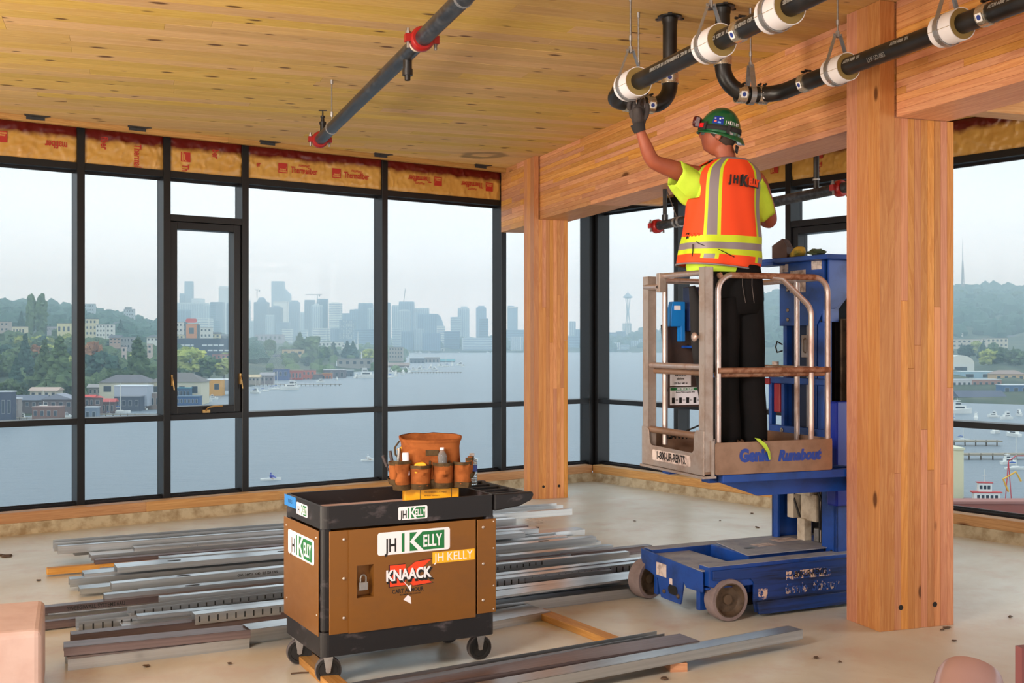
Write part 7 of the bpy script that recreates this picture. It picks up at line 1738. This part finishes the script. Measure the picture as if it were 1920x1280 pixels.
for q in [(-8,16,603,632,800,'grey-pink apartment house at the frame edge',(176,160,152),3,3,'flat'), (18,46,612,630,820,'long low cream building left of the poplars',cream,1,5,'flat'), (88,107,612,624,850,'lilac-grey house with a row of windows',(176,172,178),1,5,'flat'), (107,150,606,628,820,'pale yellow box building with one tall window',(216,206,160),1,5,'flat'),
 (160,181,598,630,900,'stepped cream apartment house right of the mullion',cream,3,3,'flat'), (180,198,608,632,880,'white apartment house, left half with balconies',white,3,3,'flat'), (199,213,608,632,880,'white apartment house, right half with balconies',white,3,2,'flat'), (213,226,604,616,1150,'white house high on the slope',white,1,3,'gable'), (232,250,580,606,1500,'pale hotel tower on the ridge',(186,192,196),4,4,'flat'), (234,245,576,590,1520,'grey block on top of the ridge hotel',(150,156,162),1,2,'flat'), (158,176,570,592,1500,'pale glazed block on the ridge at the mullion',(176,186,192),3,4,'flat'),
 (205,226,628,645,760,'brown-pink house above the dark trees',(190,160,146),2,3,'gable'), (226,250,632,655,720,'grey house with green roof terrace',(150,150,152),2,4,'flat'), (228,236,650,686,620,'narrow white and pink house in the trees',(206,186,178),3,1,'flat'), (275,296,628,640,800,'white-roofed villa at the second mullion',white,1,3,'hip'), (276,285,645,664,700,'narrow pink house at the second mullion',(206,184,174),2,1,'flat'),
 (324,342,604,634,1100,'white block with dark window columns left of the orange one',white,3,3,'flat'), (341,350,604,634,1110,'grey linking block beside the orange facade',(120,130,138),3,1,'flat'), (349,369,607,634,1090,'bright orange block with a red rooftop sign',(226,138,62),1,1,'flat'), (369,374,609,634,1090,'dark flank of the orange block',(84,92,104),3,1,'flat'), (375,396,614,634,1080,'white block right of the orange one',white,2,3,'flat'), (330,344,628,636,1000,'cream low house before the white block',cream,1,2,'flat'), (396,412,622,634,1100,'cream house with arched roof behind the office',cream,1,2,'gable'), (412,440,626,636,1150,'small dark house behind the office',(120,120,126),1,3,'gable'),
 (467,483,655,684,1000,'red brick terrace with white bays at the mullion',brick,3,2,'flat'), (483,498,660,686,990,'grey and red terrace house beside it',(150,120,116),3,2,'flat'), (529,569,655,682,1100,'beige flat-roofed building among the trees',tan,2,3,'flat'), (512,552,665,682,1050,'lilac-grey houses below the beige building',(140,136,150),2,4,'flat'), (398,440,664,684,820,'red and blue terraced houses behind the trees',(170,110,104),2,5,'flat'),
 (632,698,673,700,940,'grey two-storey pavilion at the water edge',(158,152,146),2,5,'flat'), (588,610,663,671,1300,'white low roofs among the trees',white,1,3,'flat'), (729,755,651,672,1250,'concrete block with rows of square openings',(170,160,150),3,5,'flat'), (640,668,645,652,1600,'long white shed roof behind the evergreens',white,1,4,'flat'), (596,640,641,650,1700,'long pale low building before the towers',white,1,6,'flat'), (478,528,627,640,1900,'broad lilac warehouse roof',(170,160,170),1,6,'flat'), (809,833,648,660,2440,'white peaked pavilion on the far shore',white,1,4,'gablef'),
 (1785,1850,636,660,1150,'pale apartment terrace below the wooded hill',(206,196,182),3,7,'flat'), (1850,1890,634,660,1150,'taller cream apartment house below the hill',(216,206,184),3,5,'flat'), (1785,1806,625,634,1500,'white row of houses on the hill slope',white,2,4,'flat'), (1808,1872,618,628,1700,'chain of small white villas on the slope',white,1,7,'gable'), (1890,1930,628,638,1500,'white houses at the outer edge of the slope',white,1,4,'gable')]:
    house(*q, group=HS)
house(323, 440, 635, 668, 900, 'long dark office block with white window strips', (70, 80, 102), 1, 1, 'flat', win=False)
e_ = bpy.data.objects[-1] if False else None
ob = empty('office_strips') if False else None
off = [o for o in COL.objects if o.get('label', '').startswith('long dark office')][0]
k = 900/F; rr = random.Random(3)
for row in range(2):
    for j in range(11):
        if rr.random() < .8:
            x = (-55+j*10.5)*k; z = (668-(645+row*10)-3)*k
            obj('window', MB().box((x, -.1, z), (x+rr.choice((5, 8, 9))*k, 0, z+2.4*k)), cm((232, 236, 238), .3), off)
obj('sign', MB().prism(rpoly(11, 4, 1.9, 3), .6, R('X', 90)), mat('red_sign', (226, 66, 46), .5), [o for o in COL.objects if o.get('label', '').startswith('bright orange')][0], T(0, 0, 17), label='red rooftop sign')
# ridge hall and boathouses close to the water
house(186, 278, 703, 742, 425, 'long cream boathouse with a hipped grey roof and three windows', (222, 214, 190), 1, 3, 'hip', (104, 100, 104))
house(281, 377, 699, 746, 430, 'second cream boathouse seen across the mullion and casement', (216, 206, 180), 1, 4, 'hip', (112, 106, 102))
house(214, 276, 724, 745, 395, 'grey metal boat shed with an open dark front', (176, 180, 190), 1, 1, 'flat', (214, 216, 220), win=False)
house(166, 190, 720, 742, 440, 'low grey house left of the long boathouse', (170, 160, 158), 1, 3, 'gable', (160, 152, 150))
house(377, 416, 712, 738, 500, 'yellow boathouse with a wide white roof', (226, 162, 66), 1, 2, 'flat', (236, 236, 238))
house(384, 440, 712, 720, 505, 'white boat shed roof beyond the yellow boathouse', (150, 156, 168), 1, 1, 'flat', (236, 236, 238), win=False)
for q in [(-10,22,735,792,335,'dark floating home with white-framed windows at the frame edge',(74,80,98),1,3,'flat',(200,200,204)), (6,34,748,778,345,'floating home with chimney and metal porch',(150,140,134),1,3,'flat',(206,206,210)), (20,82,741,766,372,'wide floating home under a dark gabled roof with skylight',(96,86,88),1,5,'gable',(100,104,116)), (78,136,738,768,366,'floating home with a low pale gable facing the lake',(112,98,98),1,4,'gablef',(140,140,150)), (56,106,726,744,400,'long house with a tan roof behind the floating homes',(206,196,180),1,4,'gable',(186,160,146)), (0,14,692,716,520,'tan-roofed house in the trees at the frame edge',(206,170,130),2,1,'gable',(222,184,140)), (54,72,690,706,560,'small tan-roofed house behind the conifers',(200,190,180),1,2,'gable',(226,186,140)), (60,110,764,786,336,'brown floating home behind the white cruiser',(126,92,82),1,4,'flat',(150,120,110)),
 (159,176,740,786,372,'floating home under a red and grey striped roof',(104,84,82),2,2,'gable',(206,74,64)), (176,190,742,780,368,'shingled gable end of the striped-roof home',(110,88,84),2,1,'gablef',(190,84,76)), (190,214,747,778,378,'small floating home with a sloping red roof',(106,82,80),1,3,'gable',(196,90,84)), (158,182,764,792,350,'grey float shed at the first mullion',(120,132,148),1,2,'flat',(200,204,208)), (214,262,744,768,390,'dark boat sheds standing behind the moored boats',(78,84,98),1,4,'flat',(140,140,146)), (262,300,738,768,400,'cluttered dock houses beside the second mullion',(150,130,118),1,4,'flat',(170,160,150)),
 (318,330,730,752,420,'red floating home at the casement edge',(190,96,70),2,1,'flat',(70,130,150)), (330,356,728,748,425,'teal-roofed floating home in the casement',(70,96,122),1,4,'flat',(60,140,160)), (330,372,744,760,405,'blue floating home beside the orange kayaks',(62,92,134),1,6,'flat',(90,110,130)), (488,512,698,718,640,'grey houseboat shed behind the masts',(130,120,124),1,3,'gable',(150,146,150)), (466,486,702,716,620,'wide grey dock roof at the mullion',(160,150,140),1,3,'gable',(196,176,140)),
 (512,540,692,710,700,'blue and brown houseboat behind the yacht',(70,90,140),1,3,'flat',(120,110,110)), (540,566,694,714,710,'red houseboat with pale windows',(176,70,56),1,4,'flat',(170,150,120)), (566,590,694,717,720,'brick red houseboat of two storeys with stair',(190,90,66),2,3,'flat',(120,110,112)), (586,604,702,717,715,'dark houseboat with a round window',(96,84,90),1,3,'flat',(150,110,90)), (604,622,700,716,730,'orange-brown houseboat near the end of the dock',(186,108,72),1,3,'flat',(190,150,90)), (606,646,693,712,750,'houseboat terrace with a long white roof',(110,104,110),1,4,'flat',(232,230,226)), (646,662,694,714,780,'grey houseboat at the end of the dock',(96,108,120),1,2,'flat',(214,214,214)),
 (722,766,680,694,1050,'long brown boathouse roof by the marina',(130,108,96),1,5,'gable',(150,130,120)), (768,796,672,686,1250,'dark marina sheds with masts behind',(100,104,116),1,4,'flat',(140,136,140)), (796,824,670,684,1300,'tan and grey floating homes of the marina',(150,140,136),1,4,'flat',(170,160,150)), (824,852,673,684,1320,'teal-roofed boathouses at the spur end',(80,110,124),1,4,'gable',(96,150,156))]:
    house(*q, group=HB, name='floating_home')
MR = 'marina sheds beside the massive column'
for q in [(1776,1827,682,702,720,'white hangar with a barrel roof',(226,226,220),1,1,'barrel',(228,226,216)), (1802,1866,697,712,640,'blue and white shed with a dark doorway',(160,190,206),1,2,'flat',(224,228,230)), (1866,1922,694,714,620,'tan warehouse with a low hip roof',(214,180,140),1,4,'hip',(150,130,120)), (1776,1822,712,730,560,'cluttered white boat shed',(206,204,204),1,5,'flat',(196,196,200)), (1822,1878,712,728,560,'brick and grey workshop row',(176,130,116),1,5,'flat',(190,186,184)), (1800,1886,733,765,470,'wide grey gabled shed',(206,206,210),1,4,'gable',(84,88,104)), (1776,1870,764,782,430,'long white dock canopy',(206,210,214),1,6,'flat',(230,234,236)), (1880,1930,722,760,500,'blue workshop with lattice gear in front',(80,110,150),2,3,'flat',(226,228,230))]:
    house(*q, group=MR, name='shed')
# ---------------------------------------------------------------- boats
hullm = cm((236, 234, 228), .4); bluec = cm((50, 90, 170), .6); darkw = cm((40, 50, 64), .2); woodm = cm((170, 120, 70), .6); mastm = cm((226, 222, 210), .5)
def hull(mb, Lh, B, h, mi=0):
    vs = []; n = 9
    for i in range(n):
        t = i/(n-1); x = -Lh/2+Lh*t; b = B/2*(1-max(0, (t-.45)/.55)**2.2); sh = h*(1+.35*t*t)
        vs += [(x, -b*.6, -.5), (x, -b, sh), (x, b, sh), (x, b*.6, -.5)]
    fs = []
    for i in range(n-1):
        for j in range(4): a = i*4+j; b_ = i*4+(j+1) % 4; fs.append((a, b_, b_+4, a+4))
    fs += [(3, 2, 1, 0), (4*n-4, 4*n-3, 4*n-2, 4*n-1)]
    mb.add(vs, fs, None, mi)
def motor(L_=9):
    a = MB(); hull(a, L_, L_*.3, L_*.1)
    b = MB()
    b.prism([(-L_*.3, -L_*.11), (L_*.16, -L_*.10), (L_*.26, 0), (L_*.16, L_*.10), (-L_*.3, L_*.11)], L_*.09, z0=L_*.1)
    b.prism([(-L_*.26, -L_*.09), (L_*.02, -L_*.08), (L_*.02, L_*.08), (-L_*.26, L_*.09)], L_*.07, z0=L_*.2).box((-L_*.24, -L_*.1, L_*.3), (0, L_*.1, L_*.315))
    b.tube([(-L_*.24, -L_*.08, L_*.26), (-L_*.24, -L_*.08, L_*.31)], .04, 4).tube([(-L_*.1, 0, L_*.3), (-L_*.12, 0, L_*.40)], .05, 4)
    c = MB().box((-L_*.24, -L_*.115, L_*.13), (L_*.14, L_*.115, L_*.165)).box((-L_*.22, -L_*.093, L_*.22), (.0, L_*.093, L_*.255))
    return [('hull', a.mesh('hull', hullm)), ('cabin', b.mesh('cabin', hullm)), ('window_strip', c.mesh('window_strip', darkw))]
def sail(L_=9):
    a = MB(); hull(a, L_, L_*.26, L_*.09)
    b = MB().prism([(-L_*.2, -L_*.08), (L_*.14, -L_*.06), (L_*.14, L_*.06), (-L_*.2, L_*.08)], L_*.05, z0=L_*.09)
    c = MB().tube([(0, 0, 0), (0, 0, L_*1.35)], .16, 5).tube([(0, 0, L_*.26), (-L_*.38, 0, L_*.24)], .12, 5).tube([(-L_*.0, -L_*.1, L_*.7), (0, L_*.1, L_*.7)], .04, 4)
    d = MB().tube([(-.1, 0, L_*.28), (-L_*.2, 0, L_*.30), (-L_*.37, 0, L_*.26)], [.2, .24, .12], 6)
    return [('hull', a.mesh('hull', hullm)), ('cabin', b.mesh('cabin', hullm)), ('mast', c.mesh('mast', mastm)), ('sail_cover', d.mesh('sail_cover', bluec))]
MO = motor(); SA = sail()
def boat(kind, px, ywl, Lpx, label, group, yaw=0, name=None):
    Y = (EYE-WZ)*F/(ywl-640); s = Lpx/F*Y/9
    e = empty(name or ('motor_boat' if kind is MO else 'sailing_boat'), T((px-960)/F*Y, Y, WZ) @ R('Z', yaw) @ S(s, s, s*(1.7 if kind is MO else 1.15))); tag(e, label, 'boat', group)
    for n_, me in kind: link(n_, me, e)
    return e
GB_ = 'moored boats along the docks'
boat(MO, 88, 787, 52, 'white cabin cruiser moored below the dark roofs', GB_, 8); boat(MO, 104, 772, 30, 'half-hidden white launch behind the cruiser', GB_, 170); boat(MO, 127, 782, 18, 'small teal-covered launch by the mullion', GB_, 20)
boat(SA, 81, 770, 26, 'sailing boat whose mast stands over the dark roof', GB_, 60); boat(SA, 98, 766, 26, 'sailing boat beside the tilted white boom', GB_, 80)
boat(SA, 226, 774, 36, 'white sailing boat under a blue cover by the red-roofed home', GB_, 10); boat(MO, 251, 770, 16, 'dark little launch right of the blue-covered boat', GB_, 30); boat(MO, 268, 768, 18, 'small launch at the cluttered dock', GB_, 160); boat(MO, 290, 766, 20, 'white launch beside the second mullion', GB_, 20)
boat(SA, 384, 753, 28, 'sailing boat with a tall white mast in the casement', GB_, 5); boat(MO, 400, 749, 18, 'small white launch behind the casement sailing boat', GB_, 10)
boat(SA, 479, 735, 16, 'sailing boat moored nearest the mullion', GB_, 40); boat(SA, 496, 734, 18, 'sailing boat left of the twin tall masts', GB_, 30); boat(SA, 514, 731, 22, 'sailing boat with the tallest mast at the dock end', GB_, 20); boat(SA, 520, 730, 22, 'second tall-masted sailing boat at the dock end', GB_, 25)
boat(MO, 543, 731, 34, 'large white motor yacht at the dock end', GB_, 195); boat(MO, 550, 727, 24, 'white yacht with flying bridge behind the large one', GB_, 190); boat(MO, 478, 738, 22, 'white trawler at the mullion', GB_, 160)
boat(MO, 688, 709, 36, 'sleek white motor yacht at the mullion', GB_, 10); boat(MO, 669, 709, 18, 'white cruiser seen bow-on left of the sleek yacht', GB_, 70)
r = random.Random(5)
for i, (px, y, l) in enumerate([(728,709,22),(742,706,22),(756,703,22),(734,700,16),(768,700,26),(762,694,14),(776,695,14),(786,694,14),(797,693,12),(806,692,12),(816,694,14),(826,688,14),(836,687,14),(848,686,16),(862,685,14),(868,687,9),(820,698,12),(790,689,10),(808,687,10)]):
    boat(MO if i % 4 else SA, px, y, l, 'small white boat in the distant marina spur', 'boats of the distant marina spur', r.uniform(0, 360))
for i in range(12):
    boat(MO, r.choice((r.uniform(750, 930), r.uniform(1145, 1205))), 661.2, r.uniform(4, 7), 'tiny white boat along the far shore', 'boats along the far shore', r.uniform(-20, 20))
for i, (px, y, l, lb) in enumerate([(1790,790,24,'small launch left of the dock canopy boats'),(1830,786,26,'white launch in the canopy shadow'),(1862,782,22,'white cabin boat between canopy and workshop'),(1886,786,28,'white launch before the lattice gear'),(1912,780,24,'white boat at the outer picture edge'),(1806,826,26,'boat moored on the upper timber dock'),(1868,812,30,'dark-roofed boat behind the upper dock'),(1900,818,34,'long white boat right of the upper dock'),(40,786,22,'small white boat before the chimney home'),(66,776,20,'white launch below the skylight roof'),(118,774,20,'white boat right of the cruiser'),(206,778,18,'small boat left of the blue-covered one'),(330,757,20,'orange kayak float by the blue home'),(356,759,22,'second orange kayak float in the casement'),(600,717,16,'little boat at the round-window houseboat'),(632,714,14,'white dinghy at the orange-brown houseboat'),(716,712,20,'white cruiser hidden partly by the mullion')]):
    boat(SA if i in (0, 5, 11) else MO, px, y, l, lb, 'small boats of the marinas', (i*67) % 360)
def pole(px, y0, y1, Y, label):
    k = Y/F; e = obj('white_pole', MB().tube([(0, 0, 0), (0, 0, (y0-y1)*k)], .55, 6, r2=.3), cm((236, 238, 238)), None, T((px-960)*k, Y, EYE-(y0-640)*k)); tag(e, label, 'pole', 'tall white poles on the low shore')
pole(576, 653, 621, 1150, 'tall white pole rising beside the big green tree'); pole(671, 655, 622, 1150, 'tall white pole right of the evergreen pair'); pole(664, 652, 636, 1250, 'shorter white pole left of the right tall one'); pole(678, 674, 660, 950, 'thin white flagpole on the grey pavilion'); pole(631, 690, 676, 940, 'small flagpole at the left end of the grey pavilion')
# rowing shells on the lake
def shell(px, y, Lpx, label, g='rowing shells on the lake'):
    Y = (EYE-WZ)*F/(y-640); k = Y/F; e = empty('rowing_shell', T((px-960)*k, Y, WZ) @ R('Z', 18)); tag(e, label, 'boat', g)
    a = MB(); hull(a, Lpx*k, .7, .35); obj('hull', a, hullm, e); mb = MB()
    mb.tube([(0, 0, .4), (.1, -2.6, .5)], .06, 5).tube([(0, 0, .4), (.1, 2.6, .5)], .06, 5); obj('oar', mb, woodm, e)
    p = empty('person', T((px-960)*k, Y, WZ+.35)); tag(p, 'rower in a ' + ('blue' if px < 600 else 'white') + ' top sitting in the ' + label.split(' ')[0] + ' rowing shell', 'person')
    b = MB().ball((0, 0, .35), .24, 8, 0, (1, .8, 1.5)).tube([(0, 0, .1), (.5, .1, .25), (.9, .1, .05)], .1, 6).tube([(0, -.2, .55), (.45, -.3, .4)], .06, 6).tube([(0, .2, .55), (.45, .3, .4)], .06, 6).tube([(0, 0, .6), (0, 0, .8)], .06, 6).ball((0, 0, .88), .13, 8)
    obj('body', b, cm((70, 80, 170) if px < 600 else (220, 220, 220)), p, smooth=True)
shell(508, 900, 38, 'nearer rowing shell on the open water'); shell(690, 864, 26, 'farther rowing shell by the mullion'); shell(886, 864, 22, 'third rowing shell beyond the tool bag')
# docks, tug and gear beside the massive column
pm = cm((150, 138, 118), .9)
def dock(px0, px1, y, label, d=3):
    Y = (EYE-WZ)*F/(y-640); k = Y/F; e = empty('dock', T((px0-960)*k, Y, WZ)); tag(e, label, 'dock', 'timber docks of the marina'); W = (px1-px0)*k
    n = max(2, int(W/2.2)); obj('deck', MB().box((0, 0, .9), (W, d, 1.15)), pm, e)
    for i in range(n): obj('pile', MB().cyl((W*(i+.5)/n, .2, -1), (W*(i+.5)/n, .2, 1.3), .16, 6), cm((90, 76, 62), .9), e)
dock(1740, 1880, 836, 'upper timber dock on piles beside the massive column'); dock(1740, 1940, 862, 'lower timber dock on piles beside the massive column'); dock(150, 300, 783, 'grey dock along the red-roofed floating homes', 2); dock(-40, 140, 790, 'dock below the dark floating homes', 2); dock(466, 640, 724, 'dock along the houseboats', 2); dock(720, 866, 700, 'spur dock of the distant marina', 2)
boat(MO, 1800, 775, 46, 'big white boat under the dock canopy', 'boats beside the massive column', 5); boat(MO, 1892, 870, 34, 'white launch moored at the lower timber dock', 'boats beside the massive column', 15); boat(SA, 1905, 880, 40, 'sailing boat behind the tugboat', 'boats beside the massive column', 0)
Y = (EYE-WZ)*F/(945-640); k = Y/F; e = empty('tugboat', T((1852-960)*k, Y, WZ) @ R('Z', 172)); tag(e, 'white tugboat with red deck edges and a two-storey wheelhouse', 'boat', 'boats beside the massive column')
a = MB(); hull(a, 90*k, 26*k, 8*k); obj('hull', a, cm((60, 64, 72), .5), e)
obj('deckhouse', MB().box((-20*k, -8*k, 8*k), (26*k, 8*k, 22*k)).box((-6*k, -6*k, 24*k), (18*k, 6*k, 40*k)), hullm, e)
obj('deck_edge', MB().box((-24*k, -9*k, 22*k), (30*k, 9*k, 24*k)).box((-8*k, -7*k, 40*k), (20*k, 7*k, 41.5*k)).box((-44*k, -12*k, 8*k), (40*k, 12*k, 9.5*k)), cm((196, 50, 50), .5), e)
for i in range(5): obj('window', MB().box((-16*k+i*8*k, 8*k, 12*k), (-11*k+i*8*k, 8.3*k, 18*k)), darkw, e)
for i in range(3): obj('window', MB().box((-3*k+i*7*k, 6*k, 29*k), (2*k+i*7*k, 6.3*k, 36*k)), darkw, e)
obj('mast', MB().tube([(6*k, 0, 40*k), (6*k, 0, 66*k)], .5*k, 5).tube([(2*k, 0, 54*k), (10*k, 0, 54*k)], .3*k, 4), mastm, e)
e = empty('derrick', T((1902-960)*k, Y+2, WZ)); tag(e, 'red dockside derrick with a folded yellow arm', 'crane'); mb = MB()
for sx in (-6, 6): mb.tube([(sx*k, 0, 0), (0, 0, 78*k)], .9*k, 5)
mb.tube([(0, 0, 78*k), (14*k, 0, 88*k), (30*k, 0, 88*k)], .9*k, 5); obj('frame', mb, cm((206, 50, 60), .5), e)
obj('arm', MB().tube([(0, 0, 20*k), (-10*k, 0, 44*k), (14*k, 0, 58*k), (24*k, 0, 40*k)], 2*k, 6), cm((236, 180, 50), .5), e)
house(1740, 1807, 843, 950, 170, 'cream sheet-metal gable of the shed just below the window', (222, 214, 176), 1, 1, 'flat', (214, 210, 180), win=False, D=8, name='shed')
house(1760, 1990, 944, 990, 140, 'rust-red roof just below the window', (150, 80, 66), 1, 1, 'flat', (160, 104, 92), win=False, D=2.5, name='shed')
# ---------------------------------------------------------------- keep every thing at thing > part > sub-part
def chain(o):
    c = [o]
    while c[-1].parent: c.append(c[-1].parent)
    return c[::-1]
for sub in [c for c in lift.children if c.type == 'EMPTY']:      # base, mast, carriage, platform, support frame only held frames
    for ch in list(sub.children):
        ch.matrix_local = sub.matrix_local @ ch.matrix_local if False else ch.matrix_local
        m = sub.matrix_basis @ ch.matrix_basis; ch.parent = lift; ch.matrix_parent_inverse = Matrix.Identity(4); ch.matrix_basis = m
    bpy.data.objects.remove(sub)
for o in list(COL.objects):
    c = chain(o)
    if len(c) > 3:
        m = o.matrix_basis.copy()
        for q in c[2:-1][::-1]: m = q.matrix_basis @ m
        o['_m'] = [v for row in m for v in row]
for o in list(COL.objects):
    if '_m' in o.keys():
        v = list(o['_m']); c = chain(o); part = c[1]
        o['_p'] = part.name
for o in list(COL.objects):
    if '_m' in o.keys():
        v = list(o['_m']); o.parent = bpy.data.objects[o['_p']]; o.matrix_parent_inverse = Matrix.Identity(4)
        o.matrix_basis = Matrix([v[i*4:i*4+4] for i in range(4)]); del o['_m']; del o['_p']
for o in COL.objects:
    l = o.get('label')
    if l and len(l.split()) > 16: o['label'] = ' '.join(l.split()[:16])
    if o.name.startswith('lettering') and o.parent and o.get('kind') is None: pass
